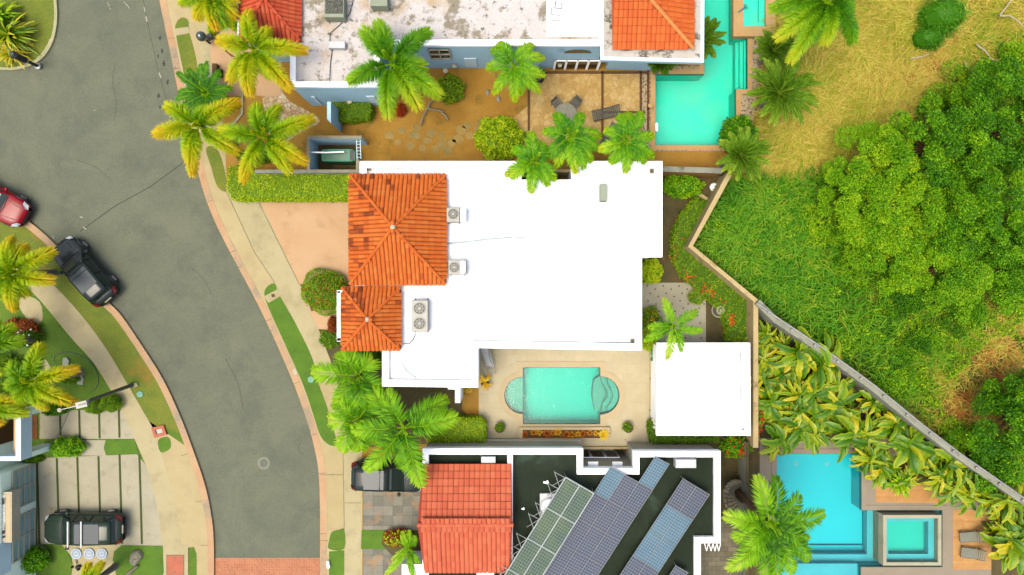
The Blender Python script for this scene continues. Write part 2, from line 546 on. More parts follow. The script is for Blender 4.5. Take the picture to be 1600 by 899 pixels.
def inset(poly, d):
    """offset a closed polygon towards its inside by d (mitred)"""
    n = len(poly)
    ar = sum(poly[i][0] * poly[(i + 1) % n][1] - poly[(i + 1) % n][0] * poly[i][1] for i in range(n))
    sg = 1 if ar > 0 else -1
    out = []
    for i in range(n):
        p0, p1, p2 = Vector(poly[i - 1]), Vector(poly[i]), Vector(poly[(i + 1) % n])
        a, b = (p1 - p0).normalized(), (p2 - p1).normalized()
        na, nb = Vector((-a.y, a.x)) * sg, Vector((-b.y, b.x)) * sg
        m = na + nb
        k = 1 + na.dot(nb)
        out.append(tuple(p1 + m / max(k, .2) * d))
    return out


def smooth_line(pts, k=5):
    out = []
    n = len(pts)
    for i in range(n - 1):
        p0, p1, p2, p3 = (np.array(pts[max(i - 1, 0)], float), np.array(pts[i], float), np.array(pts[i + 1], float), np.array(pts[min(i + 2, n - 1)], float))
        for j in range(k):
            t = j / k
            q = .5 * ((2 * p1) + (-p0 + p2) * t + (2 * p0 - 5 * p1 + 4 * p2 - p3) * t * t + (-p0 + 3 * p1 - 3 * p2 + p3) * t ** 3)
            out.append(tuple(q))
    out.append(tuple(pts[-1]))
    return out


def smooth_loop(pts, k=5):
    n = len(pts)
    out = []
    for i in range(n):
        p0, p1, p2, p3 = [np.array(pts[(i + q) % n], float) for q in (-1, 0, 1, 2)]
        for j in range(k):
            t = j / k
            out.append(tuple(.5 * ((2 * p1) + (-p0 + p2) * t + (2 * p0 - 5 * p1 + 4 * p2 - p3) * t * t + (-p0 + 3 * p1 - 3 * p2 + p3) * t ** 3)))
    return out


def circ(cx, cy, r, n=24, a0=0, a1=2 * math.pi):
    full = abs(a1 - a0 - 2 * math.pi) < 1e-6
    m = n if full else n - 1
    return [(cx + r * math.cos(a0 + (a1 - a0) * i / m), cy + r * math.sin(a0 + (a1 - a0) * i / m)) for i in range(n)]


# ------------------------------------------------------------ scene tree
def tag(o, label=None, cat=None, group=None, kind=None):
    if label:
        o['label'] = label
    if cat:
        o['category'] = cat
    if group:
        o['group'] = group
    if kind:
        o['kind'] = kind
    return o


def thing(name, label, cat, loc=(0, 0, 0), group=None):
    o = bpy.data.objects.new(name, None)
    o.empty_display_size = .2
    COL.objects.link(o)
    o.location = loc
    return tag(o, label, cat, group)


def struct(name, mb, m):
    return tag(mb.build(name, m), kind='structure')


def sheet(name, px, z, m, holes=(), z0=None, sm=0):
    if sm:
        px = smooth_loop(px, sm)
    return struct(name, MB().prism(PP(px, z), z0, z, [PP(h, z) for h in holes]), m)


def solo(name, mb, m, label, cat, loc, group=None, smooth=False, attr=False):
    """a thing that is one mesh with its origin at its base"""
    e = Matrix.Translation(loc)

    class F:
        matrix_basis = e
    s_V = mb.V
    mb.V = [v - np.array(loc) for v in mb.V]
    o = mb.build(name, m, None, smooth, attr)
    o.location = loc
    return tag(o, label, cat, group)


def copy_tree(o, parent=None):
    c = o.copy()
    COL.objects.link(c)
    c.parent = parent
    for ch in list(o.children):
        copy_tree(ch, c)
    return c


# ------------------------------------------------------------ the street
KE = smooth_line([(240, -60), (249, 0), (263, 67), (280, 150), (298, 222), (315, 290), (333, 340), (360, 395), (400, 470), (430, 533), (459, 600), (480, 659), (491, 699), (498, 740), (500, 800), (500, 872), (500, 960)], 6)
KW = smooth_line([(-60, 290), (0, 330), (40, 355), (75, 385), (120, 432), (160, 477), (182, 500), (218, 553), (247, 600), (273, 656), (293, 709), (310, 759), (320, 806), (324, 852), (324, 960)], 6)


def shift(line, dx, dy=0):
    return [(x + dx, y + dy) for x, y in line]


pool_n = [(1024, 116), (1100, 116), (1100, -60), (1150, -60), (1150, 58), (1168, 60), (1168, 140), (1150, 140), (1150, 182), (1138, 190), (1136, 227), (1024, 227)]
pool_c = [(817, 574), (938, 574), (938, 588)] + circ(938, 618, 30, 16, -math.pi / 2, math.pi / 2)[1:-1] + [(938, 648), (938, 663), (817, 663), (817, 647)] + \
    circ(817, 618, 29, 16, math.pi / 2, 3 * math.pi / 2)[1:-1] + [(817, 589)]
pool_s = [(1213, 709), (1346, 709), (1346, 797), (1472, 797), (1472, 886), (1345, 886), (1345, 960), (1213, 960)]
pit = [(909, 700.5), (990, 700.5), (990, 716), (909, 716)]
HOLES = [pool_n, pool_c, pool_s, pit]
RZ = -.14
gq = [(-9000, -9000), (9000, -9000), (9000, 9000), (-9000, 9000)]
struct('ground', MB().prism(PP(gq), None, -.16, [PP(h, 0) for h in HOLES]), M['ground'])
road_poly = [(-300, -300), (200, -300)] + KE + KW[::-1] + [(-300, 250)]
sheet('road', road_poly, RZ, M['asphalt'])
east = KE + [(2200, 960), (2200, -300), (200, -300)]
sheet('soil_yard', east, 0, M['soil'], HOLES)
sheet('west_yard', KW + [(-300, 960), (-300, 200)], 0, M['lawn'])
# brick crossing
sheet('brick_crossing', [(324.5, 872), (499.5, 872), (499.5, 960), (324.5, 960)], RZ + .006, M['redbrick'])
# kerbs
k1 = KE + shift(KE, 11)[::-1]
struct('kerb', MB().prism(PP(k1), RZ - .01, .012), M['kerb'])
k2 = KW + offset_line(KW, -10)[::-1]
struct('kerb', MB().prism(PP(k2), RZ - .01, .012), M['kerb'])
gb = MB()
for line, off in ((KE, -3.5), (KW, 4)):
    pass
# pavements
PE = shift(KE, 11)
east_pav = PE + [(566, 960), (566, 705), (545, 702), (536, 640), (530, 600), (515, 560), (497, 513), (482, 475), (468, 443), (405, 312), (354, 290), (352, 230), (345, 160), (372, 110), (372, -60)]
sheet('pavement', east_pav, .004, M['concrete_warm'])
# band of greyer walk on the east side
sheet('footpath', [(300, -60), (306, 28), (316, 100), (340, 100), (372, 60), (372, -60)], .008, M['concrete'])
sheet('footpath', smooth_line([(352, 290), (372, 340), (398, 395), (430, 445), (447, 478), (468, 530), (490, 590)], 3) + [(528, 598), (515, 560), (497, 513), (482, 475), (468, 443), (432, 372), (405, 312), (386, 296)], .008, M['concrete'])
sheet('footpath', [(534, 700), (564, 705), (564, 960), (538, 960), (538, 760)], .008, M['concrete'])
WP_R = smooth_line([(-60, 355), (0, 387), (50, 417), (90, 452), (133, 500), (167, 547), (197, 597), (223, 642), (240, 672), (251, 705), (268, 760), (280, 820), (283, 852)], 4)
WP_L = smooth_line([(-60, 395), (0, 425), (35, 445), (63, 470), (110, 527), (143, 563), (167, 600), (190, 642), (210, 686), (233, 742), (247, 799), (253, 852)], 4)
sheet('west_pavement', offset_line(KW, -10)[60:] + [(324 - 10, 960), (255, 960)] + [(255, 900), (253, 852)] + WP_L[::-1][:16] + WP_R[28:31], .006, M['concrete_warm'])
sheet('footpath', WP_L + WP_R[::-1], .012, M['concrete'])
sheet('verge', offset_line(KW, -10)[:58] + [(242, 668), (238, 668)] + WP_R[:29][::-1], .006, M['lawn_dry'])
sheet('verge', [(247, 688), (262, 683), (267, 692), (265, 702), (251, 707)], .016, M['lawn_vivid'], sm=3)
sheet('verge', [(294, 856), (303, 855), (307, 866), (308, 960), (294, 960)], .016, M['lawn'])
# east planting strips
sheet('verge', smooth_loop([(274, 40), (283, 28), (294, 32), (296, 52), (306, 90), (316, 160), (300, 165), (284, 100), (276, 60)], 4), .014, M['lawn_dry'])
sheet('verge', smooth_loop([(322, 232), (338, 232), (350, 262), (354, 298), (340, 292), (330, 262)], 4), .014, M['lawn_dry'])
sheet('verge', smooth_loop([(413, 458), (420, 446), (430, 444), (436, 460), (462, 506), (488, 560), (498, 600), (513, 642), (526, 690), (524, 697), (512, 694), (500, 680), (489, 647), (473, 600), (446, 540), (420, 482)], 4), .014, M['lawn_vivid'])
sheet('crossing_slab', [(413, 463), (434, 452), (440, 462), (419, 474)], .018, M['concrete'])
sheet('crossing_slab', [(273, 45), (294, 42), (296, 52), (275, 56)], .018, M['concrete'])
sheet('verge', smooth_loop([(514, 846), (518, 832), (530, 828), (538, 828), (538, 858), (514, 858)], 3), .014, M['lawn'])
sheet('verge', [(514, 862), (538, 860), (538, 960), (514, 960)], .014, M['lawn_vivid'])
# joints
jm = MB()
for a, b in [((403, 314), (468, 445)), ((528, 600), (536, 690)), ((350, 292), (398, 395)), ((398, 395), (430, 443)), ((536, 700), (538, 830)),
             ((500, 742), (536, 742)), ((262, 60), (273, 60)), ((268, 90), (279, 89)), ((513, 845), (500, 845)), ((538, 786), (564, 786))]:
    jm.band(PP([a, b]), .03, .02)
for ln, sg in ((KE, 1), (KW, -1)):
    for i in range(6, len(ln) - 1, 9):
        x, y = ln[i]
        dx, dy = ln[i + 1][0] - ln[i - 1][0], ln[i + 1][1] - ln[i - 1][1]
        l = math.hypot(dx, dy)
        n = (dy / l, -dx / l)
        jm.band(PP([(x - n[0] * .5 * -1, y), (x + abs(n[0]) * 10.5 * sg, y - n[1] * 0 + (n[1] * 10 * sg if n[0] > 0 else -n[1] * 10 * sg))]), .035, .016)
struct('pavement_joints', jm, M['joint'])
# road seams and worn marks
sm_ = MB()
sm_.band(PP([(125, 362), (180, 322), (235, 292), (292, 250)], RZ), .05, RZ + .005)
sm_.band(PP([(48, 345), (75, 372), (100, 395)], RZ), .05, RZ + .005)
gl = offset_line(KW, 7)
for i in range(38, 84, 1):
    if rnd.random() < .55:
        a, b = gl[i], gl[i + 1]
        sm_.band(PP([a, ((a[0] + b[0]) / 2 + rnd.uniform(-1, 1), (a[1] + b[1]) / 2), b], RZ), rnd.uniform(.02, .05), RZ + .005)
gl = offset_line(KE, -20)
cr = [(224, 0), (228, 20), (232, 42), (240, 78), (246, 105), (254, 135), (262, 160), (270, 195)]
sm_.band(PP(cr, RZ), .025, RZ + .005)
for (x, y, r) in [(250, 60, 4), (253, 80, 5), (256, 100, 5), (262, 128, 4), (248, 150, 4), (258, 170, 6), (250, 168, 3), (247, 88, 3)]:
    pts = [(x + r * rnd.uniform(.5, 1) * math.cos(a) * .6, y + r * rnd.uniform(.6, 1.3) * math.sin(a)) for a in np.linspace(0, 6.28, 12)[:-1]]
    sm_.prism(PP(smooth_loop(pts, 3), RZ), None, RZ + .004)
for off, w_, i0, i1 in ((-150, .02, 20, 60), (-62, .02, 30, 70)):
    l_ = offset_line(KE, off * -1 if False else -off * -1)[i0:i1]
    for i in range(0, len(l_) - 1):
        if rnd.random() < .5:
            sm_.band(PP([l_[i], l_[i + 1]], RZ), w_, RZ + .005)
for pts_ in ([(470, 690), (466, 702), (472, 712)], [(300, 420), (318, 436), (330, 460)], [(180, 560 - 460), (176, 130), (182, 160), (178, 190)], [(120, 250), (150, 262), (172, 280)], [(352, 560), (372, 600), (380, 640)]):
    sm_.band(PP(smooth_line(pts_, 4), RZ), .022, RZ + .005)
struct('road_seams', sm_, M['seam'])
mk = MB()
for (x, y, l, a) in [(132, 357, 6, 35), (127, 340, 4, 20), (83, 371, 6, 70), (78, 379, 8, 80), (170, 8, 9, 60), (172, 12, 6, 80), (196, 6, 9, 50), (200, 10, 8, 60), (148, 173, 2, 0), (328, 848, 8, 80), (320, 858, 6, 40), (332, 842, 5, 10),
                     (316, 760, 8, 75), (314, 745, 6, 60), (322, 790, 9, 82), (202, 510, 3, 0), (209, 519, 3, 0), (236, 566, 4, 40), (226, 15, 8, 75), (229, 30, 8, 78), (250, 118, 9, 70)]:
    ca, sa = math.cos(R(a)) * l / 2, math.sin(R(a)) * l / 2
    mk.band(PP([(x - ca, y - sa), (x, y + rnd.uniform(-.6, .6)), (x + ca, y + sa)], RZ), rnd.uniform(.03, .08), RZ + .009)
struct('road_marks', mk, M['pale_mark'])
# traffic island in the north-west
isl = smooth_line([(82, -60), (88, 0), (89, 30), (84, 60), (72, 84), (55, 99), (30, 108), (0, 109), (-60, 100)], 5)
struct('island_kerb', MB().prism(PP(isl + [(-60, -60)]), RZ - .01, .0), M['kerb_pale'])
isl2 = [(x - 5 * (1 if x > 60 else .6), y - (4 if y > 60 else 0)) for x, y in isl]
struct('island_grass', MB().prism(PP(isl2 + [(-60, -60)]), -.01, .012), M['lawn_dry'])

# driveways and yards, west
sheet('driveway', [(58, 716), (214, 710), (240, 742), (254, 800), (262, 853), (58, 851)], .010, M['pale_slab'])
sheet('driveway', [(62, 641), (196, 641), (216, 686), (62, 686)], .011, M['pale_slab'])
sheet('driveway', [(127, 688), (165, 688), (162, 700), (166, 712), (127, 712)], .014, M['pale_slab'])
sheet('garden_path', [(96, 851), (190, 851), (178, 870), (180, 890), (190, 960), (100, 960), (114, 885), (112, 870)], .014, M['concrete'])
sheet('garden_path', [(255, 851), (295, 851), (294, 960), (256, 960)], .016, M['concrete'])
gl_ = MB()
for x, y0, y1 in [(59, 719, 850), (90, 716, 850), (122, 714, 850), (155, 713, 850), (188, 710, 850), (219, 711, 850), (95, 642, 686), (125, 641, 685), (156, 641, 685), (187, 641, 684)]:
    dx = 3 if y0 > 700 else 0
    gl_.band(PP([(x - 1, y0), (x + dx, y1)]), .13, .022)
struct('grass_joints', gl_, M['grass_line'])
sheet('lawn_island', [(165, 688), (210, 687), (216, 708), (168, 710), (162, 700)], .024, M['lawn_vivid'], sm=1)
sheet('lawn_island', smooth_loop([(62, 853), (94, 852), (106, 866), (114, 884), (108, 900), (90, 940), (60, 940), (58, 880)], 3), .024, M['lawn'])
sheet('lawn_island', [(190, 852), (254, 853), (256, 896), (215, 896), (186, 890), (176, 876), (178, 862)], .024, M['lawn_vivid'])
sheet('front_lawn', [(-60, 700), (-60, 440), (35, 450), (63, 474), (110, 530), (143, 566), (166, 600), (188, 640), (60, 641), (60, 700)], .010, M['lawn'])
sheet('garden_path', smooth_loop([(36, 462), (62, 472), (66, 500), (50, 505), (30, 480)], 3), .016, M['concrete'])
sheet('garden_path', smooth_loop([(56, 555), (70, 560), (84, 590), (78, 625), (60, 625), (52, 580)], 3), .016, M['concrete'])

# driveways and yards, east
sheet('driveway', [(405, 312), (556, 312), (556, 444), (468, 444)], .014, M['peach'])
sheet('entrance_walk', [(484, 488), (528, 470), (528, 518), (497, 514)], .014, M['peach'])
sheet('driveway', [(333, 57), (372, 44), (384, 60), (440, 70), (440, 150), (352, 150), (345, 122), (331, 104), (328, 75)], .016, M['peach'])
sheet('walk_panel', [(305, 100), (324, 97), (332, 104), (336, 128), (316, 128)], .013, M['pale_slab'])
sheet('pebble_path', smooth_loop([(408, 112), (440, 142), (452, 158), (478, 172), (500, 190), (470, 206), (440, 226), (424, 222), (414, 180)], 4), .014, M['pebble'])
sheet('driveway', [(567, 758), (662, 758), (662, 828), (567, 829)], .014, M['slate'])
sheet('driveway', [(567, 858), (640, 858), (640, 960), (567, 960)], .014, M['slate'])
sheet('lawn_patch', [(565, 828), (657, 828), (657, 859), (564, 858)], .02, M['lawn_vivid'])
sheet('planting_bed', [(600, 829), (657, 829), (657, 868), (612, 868), (596, 850)], .026, M['soil_dark'])
sheet('planting_bed', [(497, 516), (600, 516), (600, 600), (752, 600), (752, 690), (560, 700), (545, 700), (530, 610), (515, 562)], .006, M['soil_dark'])
sheet('planting_bed', [(722, 605), (752, 605), (752, 660), (736, 655), (722, 640)], .012, M['soil'])
sheet('planting_bed', [(464, 445), (560, 445), (560, 520), (497, 516)], .004, M['soil_dark'])
sheet('side_path', [(1004, 268), (1150, 268), (1120, 310), (1078, 386), (1180, 470), (1180, 700), (1004, 700)], .006, M['soil_dark'])
sheet('pool_terrace', [(748, 540), (1024, 540), (1024, 699), (748, 699)], .016, M['travertine'], [pool_c])
sheet('terrace_strip', [(1014, 546), (1027, 546), (1027, 682), (1014, 682)], .022, M['concrete_warm'])
sheet('studded_patio', [(1000, 442), (1103, 442), (1103, 540), (1000, 540)], .014, M['pale_slab'])
stones = MB()
for r in range(8):
    for c in range(9):
        x, y = 1011 + c * 12.5 + (r % 2) * 4 + r * .8, 447 + r * 11.6 + (c % 2) * 5
        if x < 1101 and y < 530:
            p = P(x, y)
            stones.cyl((p[0], p[1], .015), .055, .006, 8)
for k, (x, y) in enumerate([(1020, 566), (1018, 579), (1016, 592), (1021, 606), (1020, 618), (1018, 630), (1015, 641)]):
    p = P(x, y)
    stones.cyl((p[0], p[1], .023), .05, .006, 8)
struct('paving_studs', stones, M['black'])
sheet('patio', [(826, 112), (941, 112), (1002, 112), (1002, 236), (826, 236), (812, 200), (800, 186), (826, 165)], .01, M['flag'])
st = MB()
cells = []
path_pts = [(608, 212), (622, 222), (628, 205), (640, 228), (648, 212), (660, 232), (668, 220), (680, 234), (690, 226), (700, 236), (706, 224), (716, 218), (720, 204), (730, 196), (734, 212), (745, 200), (752, 190), (652, 200), (673, 208), (690, 212)]
for x, y in path_pts:
    r = rnd.uniform(7, 9.5)
    n = rnd.choice([5, 6, 7])
    a0 = rnd.uniform(0, 6)
    poly = [(x + r * rnd.uniform(.75, 1.1) * math.cos(a0 + 6.283 * i / n), y + r * rnd.uniform(.65, 1) * math.sin(a0 + 6.283 * i / n)) for i in range(n)]
    st.prism(PP(poly), 0, .018)
struct('stepping_stones', st, M['stone'])
sheet('rear_terrace', [(1187, 685), (1640, 685), (1640, 960), (1187, 960)], .016, M['taupe'], [pool_s])
sheet('planting_bed', [(1369, 713), (1480, 713), (1480, 755), (1369, 755)], .022, M['soil_dark'])
sheet('wood_deck', [(1368, 755), (1482, 755), (1482, 787), (1368, 785)], .026, M['wood_deck'])
sheet('wood_deck', [(1489, 797), (1549, 797), (1549, 890), (1489, 890)], .026, M['wood_deck'])
sheet('wild_soil', [(1216, -80), (1200, 90), (1180, 240), (1142, 276), (1083, 385), (1186, 468), (1214, 494), (1292, 546), (1366, 600), (1442, 662), (1502, 708), (1660, 826), (2200, 900), (2200, -300)], .012, M['wild_base'])
sheet('wild_bank', [(1549, 797), (1640, 797), (1640, 960), (1549, 960)], .026, M['soil_dark'])
sheet('side_court', [(1095, 690), (1187, 690), (1187, 960), (1095, 960)], .01, M['soil_dark'])
sheet('court_paving', [(1095, 815), (1166, 815), (1166, 960), (1095, 960)], .016, M['greybrick'])
sheet('pool_surround', [(1003, 104), (1100, 104), (1100, 116), (1024, 116), (1024, 227), (1136, 227), (1138, 190), (1150, 182), (1150, 140), (1168, 140), (1168, 60), (1150, 58), (1150, -60), (1212, -60), (1206, 60), (1186, 130), (1170, 236), (1003, 236)], .012, M['speckled'])


# ------------------------------------------------------------ pools
def pool(name, label, px, zw, depth, plaster, water, coping=None, cw=.35, parts=()):
    cx = sum(p[0] for p in px) / len(px)
    cy = sum(p[1] for p in px) / len(px)
    t = thing(name, label, 'swimming pool', P(cx, cy, 0))
    poly = PP(px)
    # basin shell: floor and walls facing in
    b = MB()
    n = len(poly)
    b.prism(poly, None, -depth)
    vs = [(x, y, .0) for x, y in poly] + [(x, y, -depth) for x, y in poly]
    b.raw(vs, [(i, (i + 1) % n, (i + 1) % n + n, i + n) for i in range(n)])
    b.build('basin', plaster, t)
    MB().prism(inset(poly, .004), None, zw).build('water', water, t)
    # waterline tile
    w = MB()
    w.prism(inset(poly, .003), -.2, -.005, [inset(poly, .03)])
    w.build('waterline_tiles', M['tile_line'], t)
    if coping:
        c = MB()
        c.prism(inset(poly, -cw), .0, .05, [inset(poly, -.0)])
        c.build('coping', coping, t)
    return t


tC = pool('pool', 'turquoise pool with rounded ends on the cream terrace of the white house', pool_c, -.07, 1.3, M['plaster_teal'], M['water'], M['coping'], .36)
sh = MB()
sh.prism(PP([(817, 589)] + circ(817, 618, 29, 18, -math.pi / 2, -3 * math.pi / 2)[1:-1] + [(817, 647)]), -1.29, -.42)
sh.build('shelf', M['plaster_shelf'], tC)
e = MB()
e.prism(PP(circ(938, 618, 28, 22, -math.pi / 2, math.pi / 2) + [(930, 640), (927, 618), (930, 596)]), -1.29, -.62)
e.prism(PP([(938, 590), (944, 602), (951, 612), (951, 622), (943, 632), (938, 646)] + circ(938, 618, 28.5, 14, math.pi / 2, -math.pi / 2)), -.62, -.42)
e.prism(PP([(947, 592), (955, 605), (958, 618), (954, 630), (947, 640)] + circ(938, 618, 29, 12, R(60), R(-60))), -.42, -.25)
e.build('steps', M['plaster_shelf'], tC)
ln = MB()
ln.band(PP([(932, 590), (928, 604), (927, 618), (928, 632), (932, 646)]), .05, -.61)
ln.band(PP(smooth_line([(939, 590), (942, 601), (947, 611), (948, 618), (944, 627), (940, 646)], 4)), .05, -.405)
ln.band(PP(smooth_line([(950, 591), (950, 602), (955, 610), (958, 618), (956, 628), (950, 636), (949, 645)], 4)), .05, -.235)
ln.build('step_edge', M['tile_line'], tC)

tN = pool('pool', 'large turquoise pool bending beside the blue house terrace', pool_n, -.07, 1.5, M['plaster_turq'], M['water'], M['coping_warm'], .3)
b = MB()
for i in range(3):
    b.prism(PP([(1166 - i * 5, 58), (1169, 58), (1169, 140), (1166 - i * 5, 140)]), -1.49, -.9 + .25 * (2 - i))
b.build('steps', M['plaster_turq'], tN)
tS = pool('pool', 'bright cyan pool with wide steps in the taupe terrace', pool_s, -.07, 1.35, M['plaster_cyan'], M['water_c'], M['taupe'], .3)
b = MB()
b.prism(PP([(1214, 873), (1364, 873), (1364, 798), (1471, 798), (1471, 885), (1344, 885), (1344, 960), (1214, 960)]), -1.34, -.75)
b.prism(PP([(1214, 884), (1344, 884), (1344, 960), (1214, 960)]), -.76, -.35)
b.build('steps', M['plaster_pale'], tS)
b = MB()
b.band(PP([(1214, 863), (1364, 863), (1364, 800)]), .04, -1.2, h=-1.34)
b.band(PP([(1214, 873), (1364, 873)]), .05, -.74)
b.band(PP([(1214, 884), (1344, 884)]), .05, -.34)
b.build('step_edge', mat('cyan_edge', C(10, 170, 190), 1, fine=0), tS)


def spa(label, x0, y0, x1, y1, h, rimw, rim, plaster, inner, dep=.95, bot=-1.0):
    c = P((x0 + x1) / 2, (y0 + y1) / 2, h)
    t = thing('hot_tub', label, 'hot tub', (c[0], c[1], 0))
    o = PP([(x0, y0), (x1, y0), (x1, y1), (x0, y1)], h)
    MB().prism(o, bot, h, [inset(o, rimw)]).build('rim', rim, t)
    i1 = inset(o, rimw)
    MB().prism(i1, None, h - dep).build('basin', plaster, t)
    i2 = inset(o, rimw + .35)
    MB().prism(i1, h - dep, h - dep * .47, [i2]).build('bench', inner, t)
    MB().prism(inset(o, rimw + .002), None, h - .12).build('water', M['water'], t)
    return t


spa('square raised hot tub with pale stone rim in the cyan pool', 1380, 805, 1471, 884, .5, .2, M['pale_slab'], M['plaster_teal'], M['plaster_pale'])
spa('peach rimmed hot tub beside the blue house pool', 1146, -45, 1212, 57, .45, .62, M['coping_warm'], M['plaster_turq'], M['plaster_turq'], .41, .0)


# ------------------------------------------------------------ tiled roofs
def slope_tiles(mb, A, B, Cp, D=None, colw=.235, expo=.38, vf=None, h=.07, gap=.0, full=False):
    """barrel tiles on the roof plane with eave A->B (seen from outside: left to right) and top C (right) [, D (left)]"""
    A, B, Cp = Vector(A), Vector(B), Vector(Cp)
    D = Vector(D) if D is not None else None
    U = (B - A).normalized()
    n = U.cross((Cp - A)).normalized()
    if n.z < 0:
        n = -n
    W = n.cross(U)
    if W.dot(Cp - A) < 0:
        W = -W
    L = (B - A).length
    top = [((Cp - A).dot(U), (Cp - A).dot(W))]
    if D is not None:
        top.append(((D - A).dot(U), (D - A).dot(W)))
    poly = [(0, 0), (L, 0)] + top
    wm = max(p[1] for p in top)

    def inside(x, y):
        c = False
        for i in range(len(poly)):
            x1, y1 = poly[i]
            x2, y2 = poly[(i + 1) % len(poly)]
            if (y1 > y) != (y2 > y) and x < (x2 - x1) * (y - y1) / (y2 - y1) + x1:
                c = not c
        return c
    ncol = max(1, round(L / colw))
    cw = L / ncol
    nrow = int(wm / expo) + 2
    seg = 5
    V, vals = [], []
    for i in range(ncol):
        u = (i + .5) * cw
        jit = rnd.uniform(-.01, .01)
        for j in range(nrow):
            w0 = j * expo - .06
            if not inside(u, min(max(w0 + expo * .5, .02), wm - .01)):
                continue
            w1 = w0 + expo + .05
            val = vf(A + U * u + W * (w0 + .2)) if vf else rnd.uniform(.35, .8)
            r0, r1 = (cw * .48, cw * .43) if not full else (cw * .5, cw * .485)
            if gap:
                w1 = w0 + expo + .0 - gap
            dx = rnd.uniform(-.006, .006) + jit
            for k in range(seg):
                a0, a1 = math.pi * k / seg, math.pi * (k + 1) / seg
                q = []
                for (w, r, zz, a) in ((w0, r0, .035, a0), (w0, r0, .035, a1), (w1, r1, .0, a1), (w1, r1, .0, a0)):
                    q.append(A + U * (u + dx + r * math.cos(a)) + W * w + n * (zz + h * math.sin(a)))
                V.append([tuple(p) for p in q])
                vals.append(val)
    mb.quads(np.array(V), vals)
    return n


def ridge_tiles(mb, a, b, r=.12, step=.36, vf=None):
    a, b = Vector(a), Vector(b)
    d = (b - a).normalized()
    L = (b - a).length
    s = d.cross(Vector((0, 0, 1))).normalized()
    n = s.cross(d)
    V, vals = [], []
    for j in range(int(L / step) + 1):
        w0, w1 = j * step, min(j * step + step + .04, L + .1)
        val = vf(a + d * w0) if vf else rnd.uniform(.5, .9)
        for k in range(5):
            a0, a1 = math.pi * k / 5, math.pi * (k + 1) / 5
            q = []
            for (w, rr, zz, an) in ((w0, r, .07, a0), (w0, r, .07, a1), (w1, r * .82, .045, a1), (w1, r * .82, .045, a0)):
                q.append(tuple(a + d * w + s * (rr * math.cos(an)) + n * (zz + rr * .8 * math.sin(an))))
            V.append(q)
            vals.append(val)
    mb.quads(np.array(V), vals)


def stain_noise(p, s=.9, seed=0):
    x, y = p[0] * s + seed, p[1] * s - seed
    return .5 + .25 * math.sin(x * 1.7 + 1.3 * math.sin(y * 1.1)) + .25 * math.sin(y * 2.3 + 1.7 * math.sin(x * .9))


def hip_roof(t, x0, y0, x1, y1, z, rise, m, dark_west=True, colw=.235):
    c = [P(x0, y1, z), P(x1, y1, z), P(x1, y0, z), P(x0, y0, z)]   # SW SE NE NW
    ap = ((c[0][0] + c[1][0]) / 2, (c[0][1] + c[2][1]) / 2, z + rise)
    wx, ex = c[0][0], c[1][0]

    def vf(p):
        f = (p[0] - wx) / (ex - wx)
        v = rnd.uniform(.48, .82)
        if rnd.random() < .03:
            v = rnd.uniform(.15, .35)
        if dark_west and f < .46 and p[1] > c[0][1] + (c[2][1] - c[0][1]) * (.02 + f):
            q = stain_noise(p, 1.6, 3) - f * .8
            if q > .15 and rnd.random() < .15 + q * .8:
                v = rnd.uniform(.05, .5)
        return v
    tb, ub, rb = MB(), MB(), MB()
    for i in range(4):
        A, B = c[i], c[(i + 1) % 4]
        slope_tiles(tb, A, B, ap, colw=colw, vf=vf)
        ub.raw([A, B, ap], [(0, 1, 2)])
        ridge_tiles(rb, A, ap, .095, vf=lambda p: rnd.uniform(.4, .75))
    ub.prism([p[:2] for p in c], z - .12, z - .01)
    ub.build('roof_deck', M['under'], t)
    tb.build('roof_tiles', m, t, attr=True)
    rb.build('hip_tiles', m, t, attr=True)
    MB().lathe((ap[0], ap[1], ap[2] + .08), [(.15, 0), (.12, .06), (.05, .1)], 10).build('finial', M['cream_wall'], t)


def parapet_house(t, px, z, h, w, wallm, topm, roofm, base=RZ, inw=.1, name='wall'):
    poly = PP(px, z)
    MB().prism(inset(poly, inw), base, z - h - .12).build('wall', wallm, t)
    MB().prism(inset(poly, .02), z - h - .12, z - h).build('roof_slab', roofm, t)
    b = MB()
    b.prism(poly, z - h - .25, z, [inset(poly, w)])
    b.build('parapet', topm, t)
    return poly


# ------------------------------------------------------------ white house
zW = 4.6
pw = [(562, 252), (815, 252), (815, 281), (893, 281), (893, 252), (1035, 252), (1035, 402), (1003, 402), (1003, 548), (747, 544), (747, 606), (597, 604), (597, 546), (541, 546), (541, 448), (562, 446)]
hw = thing('white_house', 'white flat roofed house with two orange tiled hips beside a pool', 'house', P(780, 420, 0))
parapet_house(hw, pw, zW, .28, .38, M['white'], M['white'], M['white_roof'])
e = MB()
e.band(PP([(697, 381), (730, 378), (762, 374), (800, 371)], zW - .28), .1, zW - .268)
e.band(PP([(806, 372), (818, 371), (826, 371)], zW - .28), .07, zW - .268)
e.band(PP([(628, 568), (636, 580), (650, 590)], zW - .28), .1, zW - .268)
e.build('roof_crack', mat('roof_crack', (.17, .20, .20, 1), 2), hw)
b = MB()
b.band(PP([(745, 536), (1000, 536)], zW - .28), .06, zW - .255)
b.band(PP([(1024, 262), (1024, 392), (994, 392)], zW - .28), .05, zW - .255)
b.build('parapet_edge_line', mat('parapet_edge_line', (.15, .17, .175, 1), 2), hw)  # faint dark lines drawn along the inner edge of the parapet
